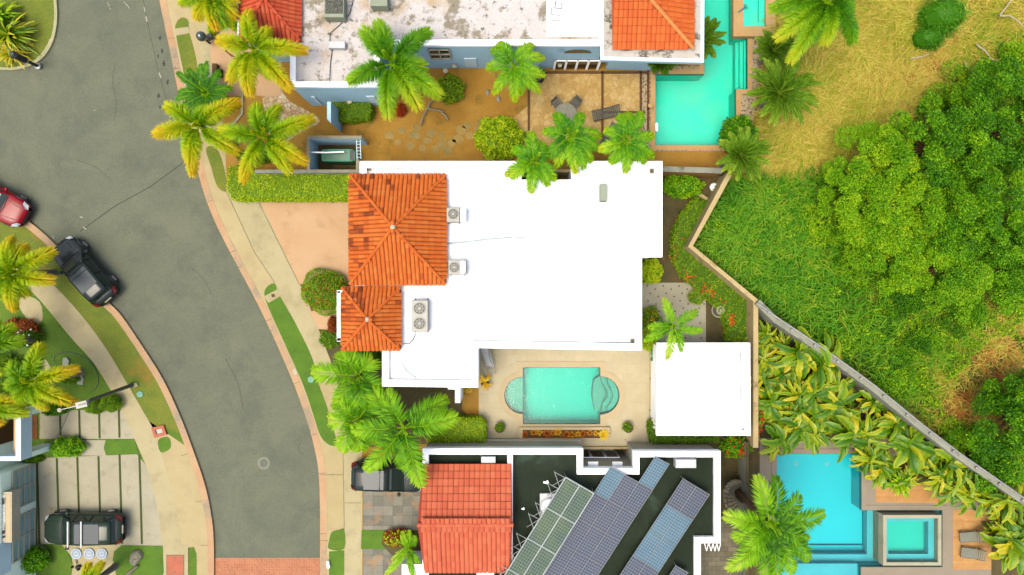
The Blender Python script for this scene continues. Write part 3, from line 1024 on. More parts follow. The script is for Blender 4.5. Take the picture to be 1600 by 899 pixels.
# hipped pavilions of the white house
def hip_part(parent, x0, y0, x1, y1, z, rise, m, **k):
    """hip roof as part roof_tiles with its own sub-parts"""
    c = [P(x0, y1, z), P(x1, y1, z), P(x1, y0, z), P(x0, y0, z)]
    holder = MB()
    holder.prism([p[:2] for p in c], z - .42, z - .02)
    o = holder.build('tiled_roof', M['under'], parent)
    # build children in world space, then parent them under the roof (identity offset)
    before = set(bpy.data.objects)
    hip_roof(parent, x0, y0, x1, y1, z, rise, m, **k)
    for q in set(bpy.data.objects) - before:
        q.parent = o
    return o


hip_part(hw, 547, 274, 696, 444, zW + .12, 1.55, M['tile'])
hip_part(hw, 535, 450, 625, 546, zW + .10, 1.0, M['tile'])
b = MB()
for y in (456, 531):
    b.band(PP([(526, y), (538, y)], zW), .16, zW - .1, h=zW - .3)
b.band(PP([(528.5, 455), (528.5, 534)], zW), .2, zW - .1, h=0)
b.build('entrance_fin', M['white'], hw)
b = MB()
b.band(PP([(715, 604), (715, 630)], 2.6), .32, 2.6, h=0)
b.band(PP([(700, 606), (715, 606)], 3.2), .2, 3.2, h=3.0)
b.build('buttress', M['white'], hw)
# joinery of the white house, seen only from the side
yS = P(0, 544, zW)[1] + .04
for x0_, x1_, z0_, z1_ in ((800, 880, .05, 2.3), (905, 985, .05, 2.3)):
    xa0, xa1 = P(x0_, 0)[0], P(x1_, 0)[0]
    w_o = MB().box(((xa0 + xa1) / 2, yS - .0, (z0_ + z1_) / 2), (xa1 - xa0, .06, z1_ - z0_)).build('sliding_door', M['glass_dark'], hw)
    f = MB()
    for k in range(4):
        f.box((xa0 + (xa1 - xa0) * k / 3, yS - .03, (z0_ + z1_) / 2), (.07, .06, z1_ - z0_))
    for z_ in (z0_, z1_):
        f.box(((xa0 + xa1) / 2, yS - .035, z_), (xa1 - xa0 + .07, .06, .07))
    g = f.build('door_frame', M['frame_white'], hw)
    g.parent = w_o
xG = P(562, 0, zW)[0] + .08
MB().box((xG, P(0, 360)[1], 1.15), (.06, 4.6, 2.3)).build('garage_door', M['cream_wall'], hw)
# outdoor stair rail at the terrace corner
ls = thing('pool_stair', 'pale metal stair with two handrails against the white house wall', 'stairs', P(760, 565, 0))
b = MB()
for i in range(7):
    x, y = 753 + i * 1.6, 540 + i * 5
    z = 1.9 - i * .27
    p = P(x + 3, y, z)
    b.box(p, (.55, .2, .05), R(-15))
b.build('tread', M['frame_white'], ls)
for dx in (0, 13):
    MB().tube([P(749 + dx, 538, 2.7), P(752 + dx, 560, 1.6), P(757 + dx, 572, 1.0), P(760 + dx, 583, .9), P(760 + dx, 584, 0)], .03).build('handrail', M['metal'], ls)
MB().box(P(766, 577, .08), (.5, .45, .12), R(-10)).build('platform', M['pale_slab'], ls)

# pavilion
hp = thing('pool_pavilion', 'square white flat roofed pavilion beside the pool terrace', 'pavilion', P(1098, 607, 0))
poly = PP([(1027, 536), (1172, 536), (1173, 681), (1026, 681)], 3.1)
MB().prism(inset(poly, .05), 2.82, 3.0).build('roof_slab', M['white_roof'], hp)
MB().prism(poly, 2.75, 3.1, [inset(poly, .3)]).build('parapet', M['white'], hp)
MB().prism(inset(poly, .25), RZ, 2.82, [inset(poly, .5)]).build('wall', M['white'], hp)
b = MB()
b.prism(inset(poly, .52), 3.0, 3.012, [inset(poly, .56)])
b.prism(PP(circ(1161, 671, 2.2, 10), 3.0), 3.0, 3.02)
b.build('parapet_edge_line', bpy.data.materials['parapet_edge_line'], hp)  # parapet's inner edge shading drawn as a dark ring, plus a drain dot
b = MB()
for (x, y, z) in [(1019, 655, 2.2), (1021, 667, 2.0)]:
    b.band(PP([(x, y), (x + 14, y + 10)], z), .16, z, h=z - .2)
b.build('awning_arm', M['cream_wall'], hp)

# ------------------------------------------------------------ south house with dark roof
zS = 2.9
ps = [(660, 701), (911, 701), (911, 732), (989.5, 732), (989.5, 705), (1126, 705), (1126, 849), (1095, 849), (1095, 980), (660, 980)]
hs = thing('south_house', 'house with dark flat roof, white parapet and coral tiled gable', 'house', P(880, 820, 0))
poly = PP(ps, zS)
MB().prism(inset(poly, .1), -2.6, zS - .42).build('wall', M['cream_wall'], hs)
MB().prism(inset(poly, .02), zS - .42, zS - .3).build('roof_slab', M['dark_roof'], hs)
b = MB()
b.prism(poly, zS - .5, zS, [inset(poly, .36)])
b.band(PP([(797, 712), (797, 980)], zS), .32, zS - .01, h=zS - .4)
b.build('parapet', M['white'], hs)
# light well in front of the recessed windows
pp = PP([(909, 700.5), (990, 700.5), (990, 716), (909, 716)])
b = MB()
b.prism(inset(pp, -.02), None, -2.4)
n = 4
vs = [(x, y, 0.02) for x, y in pp] + [(x, y, -2.4) for x, y in pp]
b.raw(vs, [(i, (i + 1) % n, (i + 1) % n + n, i + n) for i in range(n)])
b.build('light_well', M['cream_wall'], hs)
yw = poly[2][1]  # recess wall line (world y of the parapet face)
yw = P(0, 732, zS)[1] + -.1
xa, xb = P(911, 0, zS)[0], P(989.5, 0, zS)[0]
xs = [xa + .35, xa + 1.05, xa + 1.75, xa + 2.35, xa + 2.75]
for i in range(3):
    wx = [xa + .05, xa + .85, xa + 1.75][i]
    ww = [.72, .82, .78][i]
    f = MB()
    f.box((wx + ww / 2, yw + .03, -.9), (ww, .06, 2.1))
    f_o = f.build('window', M['glass_dark'], hs)
    g = MB()
    for dx in (0, ww):
        g.box((wx + dx, yw + .07, -.9), (.07, .06, 2.2))
    for dz in (-1.1, 1.1):
        g.box((wx + ww / 2, yw + .08, -.9 + dz), (ww + .06, .06, .08))
    g = g.build('window_frame', M['white'], None)
    g.parent = f_o
    g.location = -hs.location
for x in (920, 958):
    p = P(x + 7, 729.5, zS - .9)
    MB().box((p[0], yw + .12, zS - 1.0), (.6, .24, .08)).build('ledge', M['white'], hs)
b = MB()
p0, p1 = P(908, 699, 0), P(992, 699, 0)
b.box(((p0[0] + p1[0]) / 2, p0[1], .1), (p1[0] - p0[0], .14, .25))
b.build('kerb_beam', M['tan_wall'], hs)
# coral gable roof
zE, zR = zS + .15, zS + 1.25


def plain_v(p):
    return rnd.uniform(.3, .75)


tb, ub = MB(), MB()
A, B = P(661, 727, zE), P(799, 727, zE)
rl, rr = P(652, 820, zR), P(801, 820, zR)
A2, B2 = P(663, 893, zE - .05), P(797, 893, zE - .05)
slope_tiles(tb, B, A, rl, rr, colw=.30, expo=.42, vf=plain_v, h=.045, gap=.03, full=True)
slope_tiles(tb, A2, B2, rr, rl, colw=.26, expo=.42, vf=plain_v, h=.06, full=True)
ridge_tiles(tb, rl, rr, .13, vf=plain_v)
ub.raw([A, B, rr, rl, A2, B2], [(0, 3, 2, 1), (3, 4, 5, 2), (0, 4, 3), (1, 2, 5)])
u = ub.build('tiled_roof', M['under_coral'], hs)
g = tb.build('roof_tiles', M['tile_coral'], hs, attr=True)
g.parent = u
b = MB()
b.prism(PP([(666, 893), (796, 893), (796, 980), (666, 980)], 2.5), 2.3, 2.5)
b.build('shaded_lower_roof', mat('shaded_lower_roof', C(96, 34, 14), 2), hs)  # flat piece whose dark red paints in the shadow strip below the tiles
b = MB()
b.prism(PP([(745, 893.5), (772, 893.5), (772, 980), (745, 980)], 2.7), 2.5, 2.7)
b.build('roof_upstand', M['white'], hs)
an = PP([(628, 882), (660, 882), (660, 980), (628, 980)], 2.2)
b = MB()
b.prism(an, RZ, 2.2, [inset(an, .25)])
b.prism(inset(an, .25), RZ, 1.95)
b.build('porch', M['white'], hs)
b = MB()
for x in (1101, 1108, 1114, 1120):
    b.tube([P(x, 850, 2.7), P(x + 3, 861, 2.0)], .025)
    b.tube([P(x + 6, 850, 2.7), P(x + 3, 861, 2.0)], .025)
b.build('bracket', M['white'], hs)


# ------------------------------------------------------------ solar arrays (tilted planes, panel corners measured)
def solar(label, O, U, V, nu, nv, mats, skip=(), z0=zS + .35, zu=.1, zv=.3, cu=6, cv=10, edge=.04, frame=None):
    """O: pixel of the first corner, U / V: pixel vectors of one panel"""
    c = P(O[0] + U[0] * nu / 2 + V[0] * nv / 2, O[1] + U[1] * nu / 2 + V[1] * nv / 2, zS - .3)
    t = thing('solar_array', label, 'solar panels', c, 'solar arrays on the dark roof')

    def pt(i, j, dz=0):
        z = z0 + zu * i + zv * j
        p = P(O[0] + U[0] * i + V[0] * j, O[1] + U[1] * i + V[1] * j, z)
        return Vector((p[0], p[1], z + dz))
    for j in range(nv):
        for i in range(nu):
            if (i, j) in skip:
                continue
            a, b_, c_, d = pt(i, j), pt(i + 1, j), pt(i + 1, j + 1), pt(i, j + 1)
            m0 = (a + b_ + c_ + d) / 4
            k = 1 - edge / 1.0
            q = [m0 + (p - m0) * (1 - edge * .6) for p in (a, b_, c_, d)]
            qs = q + [p - Vector((0, 0, .05)) for p in q]
            b = MB()
            uv = [(0, 0), (cu, 0), (cu, cv), (0, cv)] + [(.5, .5)] * 4
            b.raw([tuple(p) for p in qs], [(0, 3, 2, 1)[::-1] if ((q[1] - q[0]).cross(q[2] - q[0])).z > 0 else (0, 1, 2, 3)[::-1],
                                           (0, 1, 5, 4), (1, 2, 6, 5), (2, 3, 7, 6), (3, 0, 4, 7)], uv=uv)
            b.build('solar_panel', M[mats(i, j)], t, uv=True)
    fr = MB()
    fm = frame or 'metal'
    w = .035 if frame else .015
    for i in range(nu + 1):
        j0 = 0
        while (min(i, nu - 1), j0) in skip and (max(i - 1, 0), j0) in skip:
            j0 += 1
        fr.tube([pt(i, j0, .0), pt(i, nv, .0)], w, 4)
    for j in range(nv + 1):
        i0 = 0
        while (i0, min(j, nv - 1)) in skip and (i0, max(j - 1, 0)) in skip:
            i0 += 1
        fr.tube([pt(i0, j, .0), pt(nu, j, .0)], w, 4)
    fr.build('frame', M['frame_white' if frame else 'metal'], t)
    lg = MB()
    for i, j in ((0, 0), (nu, 0), (0, nv), (nu, nv)):
        p = pt(i, j)
        lg.tube([p, (p.x, p.y, zS - .3)], .025, 5)
    lg.build('leg', M['metal'], t)
    return t, pt


a1, pt1 = solar('green tinted solar array in thick white frames beside the coral roof', (884, 746), (22, 12.6), (-29.8, 47.8), 2, 4, lambda i, j: 'panel_a', z0=zS + .75, zu=.05, zv=-.04, cu=6, cv=11, frame=True)
a2, pt2 = solar('largest solar array, three panels wide with one extra at its top', (979.7, 690), (22, 11.8), (-25.7, 40), 3, 7, lambda i, j: 'panel_c' if (i, j) in ((0, 1), (2, 0)) else 'panel_b', skip=((0, 0), (1, 0)), z0=zS + .3, zu=.06, zv=.0, cu=6, cv=10)
a3, pt3 = solar('narrow solar array two panels wide with blue middle rows', (1067.5, 748), (20.5, 12.5), (-26.3, 40.2), 2, 5, lambda i, j: 'panel_c' if j in (1, 2) else 'panel_b', z0=zS + .3, zu=.06, zv=0, cu=6, cv=10)
a4, pt4 = solar('single short solar strip at the bottom edge of the dark roof', (1056, 884), (19, 11), (-26, 40), 1, 2, lambda i, j: 'panel_b', z0=zS + .3, zu=.06, zv=0, cu=6, cv=10)
rk = MB()
for j in range(4):
    for f in (.02, .38):
        a = pt1(0, j + f)
        tip = P(884 - 29.8 * (j + f) - 17, 746 + 47.8 * (j + f) - 9, zS + .1)
        foot = (a.x, a.y, zS - .3)
        rk.tube([a, tip], .02, 4)
        rk.tube([tip, (tip[0], tip[1], zS - .3)], .02, 4)
        rk.tube([tip, pt1(0, j + f + .3)], .02, 4)
        rk.tube([P(884 - 29.8 * (j + f) - 20, 746 + 47.8 * (j + f) + 12, zS - .2), a], .02, 4)
rk.build('rack', M['frame_white'], a1)
ta = thing('roof_tank', 'white tank half hidden under the framed solar array', 'water tank', P(856, 790, zS - .3))
p = P(856, 790, zS - .3)
MB().box((p[0], p[1], p[2] + .1), (.95, 1.5, .2)).build('stand', M['ac_white'], ta)
MB().lathe((p[0] + .1, p[1], p[2] + .2), [(.5, 0), (.52, .05), (.5, .3), (.3, .42), (.05, .46)], 20).build('tank', M['white'], ta, smooth=True)


# ------------------------------------------------------------ blue house at the top
zB = 4.3
hb = thing('blue_house', 'pale blue house with stained flat roof and bright orange tiled wings', 'house', P(760, 20, 0))
pb = [(375, -60), (375, 60), (453, 60), (453, 136), (593, 136), (593, 71), (945, 71), (945, -60)]
poly = PP(pb, zB)
MB().prism(inset(poly, .04), RZ, zB - .22).build('wall', M['blue_wall'], hb)
MB().prism(inset(poly, .03), zB - .22, zB - .12).build('roof_slab', M['stained_roof'], hb)
MB().prism(poly, zB - .24, zB, [inset(poly, .32)]).build('parapet', M['white'], hb)
pw2 = PP([(853, -60), (945, -60), (945, 58), (853, 58)], zB - .1)
MB().prism(inset(pw2, .02), zB - .118, zB - .09).build('painted_roof', M['white_roof'], hb)
b = MB()
b.band(PP([(869, 0), (867, 12), (878, 13), (878, 4)], zB), .05, zB - .08)
b.band(PP([(862, 12), (862, 22), (876, 24), (876, 31), (862, 31)], zB), .03, zB - .08)
b.build('roof_crack', M['ac_dark'], hb)
# east wing, wide eave with blue fascia
zF = 4.55
pe = PP([(938, -60), (938, 94), (1100, 98), (1101, -60)], zF)
MB().prism(inset(pe, .05), zF - .5, zF - .08).build('eave', M['blue_wall'], hb)
MB().prism(inset(pe, .0), zF - .12, zF, [inset(pe, .2)]).build('gutter', M['pale_blue'], hb)
MB().prism(inset(pe, .05), zF - .1, zF - .03).build('eave_top', M['stained_edge'], hb)
MB().prism(inset(pe, .9), RZ, zF - .5).build('wall', M['blue_wall'], hb)
zT = zF + .15
tb = MB()
A, B = P(957, 76, zT), P(1083, 76, zT)
ap = P(954, -72, zT + 1.5)
D = P(957, -72, zT + 1.5)
B3 = P(1083, -220, zT)
vb = lambda p: rnd.uniform(.3, .7)
slope_tiles(tb, A, B, ap, D, colw=.27, expo=.42, vf=vb, h=.045, gap=.025, full=True)
slope_tiles(tb, B, B3, ap, colw=.27, expo=.42, vf=vb, h=.045, gap=.025, full=True)
rb = MB()
ridge_tiles(rb, B, ap, .13, vf=lambda p: .95)
ub = MB()
ub.raw([A, B, B3, ap, (A[0], ap[1], zT)], [(0, 1, 3), (1, 2, 3), (0, 3, 4)])
u = ub.build('tiled_roof', M['under'], hb)
for g in (tb.build('roof_tiles', M['tile_bright'], hb, attr=True), rb.build('hip_tiles', M['tile_bright'], hb, attr=True)):
    g.parent = u
# west wing hip
o = hip_part(hb, 376, -45, 469, 64, zB + .12, 1.1, M['tile_red'], dark_west=False)
MB().prism(PP([(371, -60), (377, -60), (377, 63), (371, 63)], zB + .05), zB - .3, zB + .05).build('fascia', M['pale_blue'], hb)
# south wall joinery
yw1 = poly[5][1] - .04 if False else None
ys_hi = P(0, 71, zB)[1] + .04 * 0


def wallpt(x, zz, yy):
    return (x, yy, zz)


ysA = inset(poly, .04)[5][1]     # y of the long south wall
ysB = inset(poly, .04)[4][1]     # y of the stepped-out wall


def on_wall(px, py, ypl):
    """world (x, z) where pixel ray meets the wall plane y = ypl"""
    k = ypl / (-(py - 449.5) / S)      # (H - z)/H
    return ((px - 800) / S * k, H - k * H)


def wall_rect(px0, py0, px1, py1, ypl):
    xa_, zt_ = on_wall(px0, py0, ypl)
    xb_, zb_ = on_wall(px1, py1, ypl)
    return xa_, xb_, min(zt_, zb_), max(zt_, zb_)


def joinery(parent, name, px0, py0, px1, py1, ypl, m, frame=None, nx=1, nz=1, d=.06, fw=.07):
    x0, x1, z0, z1 = wall_rect(px0, py0, px1, py1, ypl)
    w = MB().box(((x0 + x1) / 2, ypl - d / 2, (z0 + z1) / 2), (x1 - x0, d, z1 - z0)).build(name, m, parent)
    if frame:
        f = MB()
        for i in range(nx + 1):
            f.box((x0 + (x1 - x0) * i / nx, ypl - d - .02, (z0 + z1) / 2), (fw, .06, z1 - z0 + fw))
        for i in range(nz + 1):
            f.box(((x0 + x1) / 2, ypl - d - .03, z0 + (z1 - z0) * i / nz), (x1 - x0 + fw, .06, fw))
        g = f.build('window_frame', frame, parent)
        g.parent = w
        g.location = (0, 0, 0)
    return w


joinery(hb, 'window', 669, 76, 705, 90, ysA, M['glass_dark'], M['cream_wall'], 2, 2)
joinery(hb, 'shutter', 725, 91, 746, 104, ysA, M['pale_blue'], d=.05)
joinery(hb, 'shutter', 826, 93, 842, 104, ysA, M['pale_blue'], d=.05)
joinery(hb, 'french_door', 868, 93, 932, 109, ysA, M['glass_dark'], M['white'], 4, 1, fw=.13)
joinery(hb, 'shutter', 486, 151, 504, 163, ysB, M['pale_blue'], d=.05)
joinery(hb, 'shutter', 572, 150, 592, 160, ysB, M['pale_blue'], d=.05)
b = MB()
x0, x1, z0, z1 = wall_rect(882, 77, 924, 82, ysA)
pts = [((x0 + x1) / 2 + (x1 - x0) / 2 * math.cos(a), z0 + (z1 - z0) * math.sin(a)) for a in np.linspace(0, math.pi, 12)]
vs = [(x, ysA - .05, z) for x, z in pts]
b.raw(vs, [tuple(range(len(vs)))])
b.build('fanlight', M['glass_dark'], hb)
for px_, py_ in ((710, 99), (875, 98)):
    x0, z0 = on_wall(px_, py_, ysA)
    MB().lathe((x0, ysA - .15, z0 - .1), [(.1, 0), (.14, .1), (.04, .2)], 10).build('wall_lamp', M['cream_wall'], hb)
# low blue walls and service yard
wt = thing('garden_wall', 'short pale blue wing wall beside the clipped box hedge', 'wall', P(517, 175, 0))
MB().prism(PP([(511, 159), (517, 159), (517, 193), (511, 186)], 2.7), RZ, 2.7).build('wall', M['blue_wall'], wt)
sy = thing('service_yard', 'blue walled service enclosure around the green generator', 'wall', P(523, 240, 0))
b = MB()
hh = 1.9
yo = PP([(480, 213), (565, 213), (565, 217), (484, 217), (484, 266), (557, 266), (557, 250), (561, 250), (561, 269), (480, 269)], hh)
b.prism(yo, RZ, hh)
b.build('wall', M['blue_wall'], sy)
b = MB()
b.prism(inset(yo, -.02), hh, hh + .05)
b.build('coping', mat('coping_grey', C(176, 170, 140), 2, .8), sy)
b = MB()
for x in (557, 563):
    b.tube([P(x, 219, 1.6), P(x + 1, 249, 1.6)], .03)
for i in range(6):
    b.tube([P(557, 221 + i * 5, 1.6), P(564, 221 + i * 5, 1.6)], .02)
b.build('gate', M['pale_blue'], sy)
MB().prism(PP([(488, 219), (560, 219), (560, 266), (488, 266)]), None, .014).build('floor', M['soil_dark'], sy)
gn = thing('generator', 'green rounded generator box with a white pipe in the service yard', 'generator', P(529, 243, 0))
p = P(529, 243, 1.0)
b = MB()
rr_ = []
for z, k in ((0, 1), (.9, 1), (1.0, .96), (1.03, .88)):
    q = []
    for i in range(28):
        a = 2 * math.pi * i / 28
        cx_, cy_ = math.cos(a), math.sin(a)
        q.append((p[0] + 1.1 * k * math.copysign(abs(cx_) ** .35, cx_), p[1] + .42 * k * math.copysign(abs(cy_) ** .35, cy_), z))
    rr_.append(q)
b.loft(rr_)
b.build('casing', M['green_box'], gn, smooth=False)
b = MB().box((p[0] + .82, p[1], 1.04), (.22, .62, .03))
b.build('vent', M['black'], gn)
b = MB()
for dx, w_ in ((-.15, 1.6),):
    b.prism(inset([(p[0] - 1.0, p[1] - .34), (p[0] + .66, p[1] - .34), (p[0] + .66, p[1] + .34), (p[0] - 1.0, p[1] + .34)], 0), 1.03, 1.05, [inset([(p[0] - 1.0, p[1] - .34), (p[0] + .66, p[1] - .34), (p[0] + .66, p[1] + .34), (p[0] - 1.0, p[1] + .34)], .06)])
b.build('lid_rim', M['teal'], gn)
MB().tube([P(482, 238, 1.5), P(510, 238.5, 1.5), P(537, 237.5, 1.4), P(538, 239, 1.05)], .045, 8).build('pipe', M['white'], gn)


# ------------------------------------------------------------ west houses (the ones by the lower left corner)
hl = thing('grey_house', 'grey blue house with slatted garage doors and white entrance canopy', 'house', P(20, 780, 0))
XF = -29.75
MB().prism([(XF, P(0, 722, 0)[1]), (XF, P(0, 1000)[1]), (XF - 14, P(0, 1000)[1]), (XF - 14, P(0, 722)[1])], RZ, 3.1).build('wall', M['grey_blue'], hl)
MB().prism([(XF - 1.0, P(0, 630, 0)[1]), (XF - 1.0, P(0, 722)[1]), (XF - 14, P(0, 722)[1]), (XF - 14, P(0, 630)[1])], RZ, 3.0).build('wall', M['grey_blue'], hl)


def on_xwall(px, py, xpl):
    k = xpl / ((px - 800) / S)
    return (-(py - 449.5) / S * k, H - k * H)


for (ya, yb) in ((726, 783), (797, 862)):
    y0, _ = on_xwall(50, ya, XF)
    y1, _ = on_xwall(50, yb, XF)
    z0, z1 = .25, 2.15
    d = MB().box((XF + .03, (y0 + y1) / 2, (z0 + z1) / 2), (.06, abs(y1 - y0), z1 - z0)).build('garage_door', M['glass_blue'], hl)
    f = MB()
    for i in range(3):
        f.box((XF + .08, y0 + (y1 - y0) * i / 2, (z0 + z1) / 2), (.06, .09, z1 - z0 + .09))
    for i in range(5):
        f.box((XF + .09, (y0 + y1) / 2, z0 + (z1 - z0) * i / 4), (.06, abs(y1 - y0) + .09, .08))
    g = f.build('door_frame', M['cream_wall'], hl)
    g.parent = d
# entrance canopy
X2 = -28.43
ya, yb = P(0, 640, 2.3)[1], P(0, 720, 3.2)[1]
b = MB()
cp = [(X2, ya), (X2, yb), (X2 - 1.3, yb), (X2 - 1.3, yb + .25), (X2 - .3, yb + .25), (X2 - .3, ya - .25), (X2 - 2.2, ya - .25), (X2 - 2.2, ya)]
b.prism(cp, 2.3, 3.25)
b.build('canopy', M['pale_blue'], hl)
MB().prism([(X2, ya), (X2 - .9, ya), (X2 - .9, ya - .3), (X2, ya - .3)], RZ, 2.3).build('pier', M['grey_blue'], hl)
MB().prism([(X2, yb + .3), (X2 - .9, yb + .3), (X2 - .9, yb), (X2, yb)], RZ, 2.3).build('pier', M['grey_blue'], hl)
b = MB()
b.prism([(X2 - .3, ya - .25), (X2 - .3, yb + .25), (X2 - 1.0, yb + .25), (X2 - 1.0, ya - .25)], 2.3, 2.42)
b.build('canopy_floor', M['coping_warm'], hl)
y0, y1 = P(0, 652)[1], P(0, 685)[1]
dd = MB().box((XF - .97, (y0 + y1) / 2, 1.05), (.08, abs(y1 - y0), 2.1)).build('front_door', M['wood_dark'], hl)
b = MB()
b.prism(PP([(49, 650), (59, 650), (59, 686), (49, 686)]), .02, .05)
b.build('door_mat', mat('door_mat', [(.4, C(110, 84, 44)), (.6, C(170, 96, 40))], .8), hl)
# bay over the garage
y0, y1 = on_xwall(14, 765, XF)[0], on_xwall(14, 843, XF)[0]
b = MB()
b.prism([(XF + .55, y0), (XF + .55, y1), (XF - 3, y1), (XF - 3, y0)], 2.2, 2.9)
b.build('bay', M['cream_wall'], hl)
b = MB()
b.prism([(XF + .48, y0 - .1), (XF + .48, y1 + .1), (XF - 3, y1 + .1), (XF - 3, y0 - .1)], 2.9, 2.91)
b.build('bay_top', M['coping'], hl)
b = MB()
b.prism([(XF + .18, y0 - .15), (XF + .18, y1 + .15), (XF - 3, y1 + .15), (XF - 3, y0 - .15)], 2.91, 2.925)
b.build('bay_mosaic', voro_mat('mosaic', [(0, C(30, 36, 40)), (.45, C(60, 64, 66)), (.55, C(220, 222, 214)), (1, C(240, 240, 232))], C(200, 200, 190), 3.2, .06), hl)
MB().prism([(XF + .02, y1), (XF + .02, y1 - 1.9), (XF - 3, y1 - 1.9), (XF - 3, y1)], 2.2, 3.16).build('upper_panel', M['pale_blue'], hl)


# ------------------------------------------------------------ walls and fences
def wall_line(name, label, cat, pts, z, w, h0, m, capm=None, cap=.04, group=None, sidem=None):
    line = PP(pts, z)
    c = line[len(line) // 2]
    t = thing(name, label, cat, (c[0], c[1], h0), group)
    MB().band(line, w, z - cap, h=h0).build('wall', sidem or m, t)
    MB().band(line, w + .03, z, h=z - cap).build('coping', capm or m, t)
    return t


wall_line('boundary_wall', 'tan boundary wall with zigzag bend beside the flowering hedge', 'wall', [(1140, 272), (1079, 385), (1181, 470), (1181, 700)], 2.0, .27, RZ, M['tan_wall'], M['tan_wall'])
wall_line('boundary_wall', 'low tan wall between blue house yard and white house', 'wall', [(1034, 264), (1128, 267)], 1.9, .3, RZ, M['tan_wall_side'], M['grey_wall'])
wall_line('boundary_wall', 'thin grey wall along the north side of the long hedge', 'wall', [(398, 268), (480, 268), (560, 268)], 1.7, .18, RZ, M['grey_wall'])
wall_line('boundary_wall', 'tan wall strip in the notch behind the white house', 'wall', [(700, 267), (893, 267)], 2.2, .15, RZ, M['tan_wall'])
wall_line('boundary_wall', 'plain taupe wall between pool terrace and dark roofed house', 'wall', [(700, 691), (908, 691)], .5, .3, RZ, M['cream_wall'])
wall_line('boundary_wall', 'narrow dark wall beside the spiral stair court', 'wall', [(1168, 692), (1168, 960)], 1.6, .12, RZ, M['grey_wall'], M['soil_dark'])
fe = wall_line('perimeter_fence', 'long grey diagonal fence between big leaved plants and wild grass', 'fence', [(1184, 472), (1212, 500), (1290, 552), (1364, 606), (1440, 668), (1500, 714), (1640, 812)], 2.3, .34, -1.0, M['grey_wall'])
b = MB()
b.tube([P(x, y, 2.36) for x, y in [(1184, 474), (1214, 496), (1292, 548), (1366, 602), (1442, 664), (1502, 710), (1640, 806)]], .05, 8)
b.build('rail', M['metal'], fe)
for i in range(12):
    x = 1200 + i * 36
    y = np.interp(x, [1184, 1212, 1290, 1364, 1440, 1500, 1640], [472, 500, 552, 606, 668, 714, 812])
    p = P(x, y, 2.3)
    MB().box((p[0], p[1], 1.2), (.14, .14, 2.5), R(35)).build('post', M['metal'], fe)
# white path edging near the palms
solo('path_edging', MB().band(PP([(379, 108), (379, 178), (366, 194), (352, 200)]), .16, .1, h=0), M['kerb_pale'], 'pale curved edging strip under the yellow palms', 'edging', P(372, 150, 0))
# timber borders on the stone patio
tbd = MB()
for l in ([(941, 112), (941, 230)], [(1001, 112), (1001, 176)], [(1012.5, 108), (1012.5, 216)], [(828, 114), (1010, 114)], [(943, 176), (1008, 176)], [(826, 128), (826, 205)]):
    tbd.band(PP(l), .13, .1, h=0)
tbd = solo('timber_border', tbd, M['wood_dark'], 'thin brown timber borders dividing the tan flagstone patio', 'edging', P(941, 170, 0))
pl = thing('garden_lamp', 'round cream lamp post between patio and turquoise pool', 'lamp', P(1012, 171, 0))
p = P(1012, 171, 0)
MB().cyl(p, .07, .9, 10).build('post', M['wood_dark'], pl)
MB().lathe((p[0], p[1], .9), [(.16, 0), (.16, .06), (.1, .1)], 14).build('lamp_shade', M['coping_warm'], pl)


# ------------------------------------------------------------ roof machines
def fan(t, c, r, m2='ac_dark'):
    b = MB().cyl((c[0], c[1], c[2]), r, .02, 20)
    o = b.build('fan', M[m2], t)
    g = MB()
    for rr_ in (1.0, .62, .3):
        ring = circ(c[0], c[1], r * rr_, 20)
        g.prism(ring, c[2] + .02, c[2] + .05, [circ(c[0], c[1], r * rr_ - .025, 20)])
    for k in range(8):
        a = k * math.pi / 4
        g.box((c[0] + math.cos(a) * r * .5, c[1] + math.sin(a) * r * .5, c[2] + .04), (r, .02, .02), a)
    g.prism(circ(c[0], c[1], r * .22, 12), c[2] + .02, c[2] + .06)
    q = g.build('fan_guard', M['ac_case'], t)
    q.parent = o
    q.location = (0, 0, 0)


def ac(label, x, y, w, d, z, fans, h=.75, extra=None, m='ac_case', fr=.25):
    t = thing('air_conditioner', label, 'air conditioner', P(x, y, z), 'air conditioners on the roofs')
    p = P(x, y, z + h)
    zb = z
    b = MB()
    ring = []
    for zz, k in ((zb + .05, 1), (zb + h - .03, 1), (zb + h, .95)):
        ring.append([(p[0] + sx * w / 2 * k, p[1] + sy * d / 2 * k, zz) for sx, sy in ((-1, -1), (1, -1), (1, 1), (-1, 1))])
    b.loft(ring)
    b.build('casing', M[m], t)
    f = MB()
    for sx in (-1, 1):
        f.box((p[0] + sx * w * .4, p[1], zb + .03), (.06, d * 1.1, .06))
    f.build('foot', M['dark_metal'], t)
    for fx, fy in fans:
        fan(t, (p[0] + fx, p[1] + fy, zb + h), fr)
    if extra:
        extra(t, p)
    return t


def ex_box(dx, dy, w, d, h):
    def f(t, p):
        MB().box((p[0] + dx, p[1] + dy, zW - .3 + h / 2), (w, d, h)).build('side_box', M['white'], t)
    return f


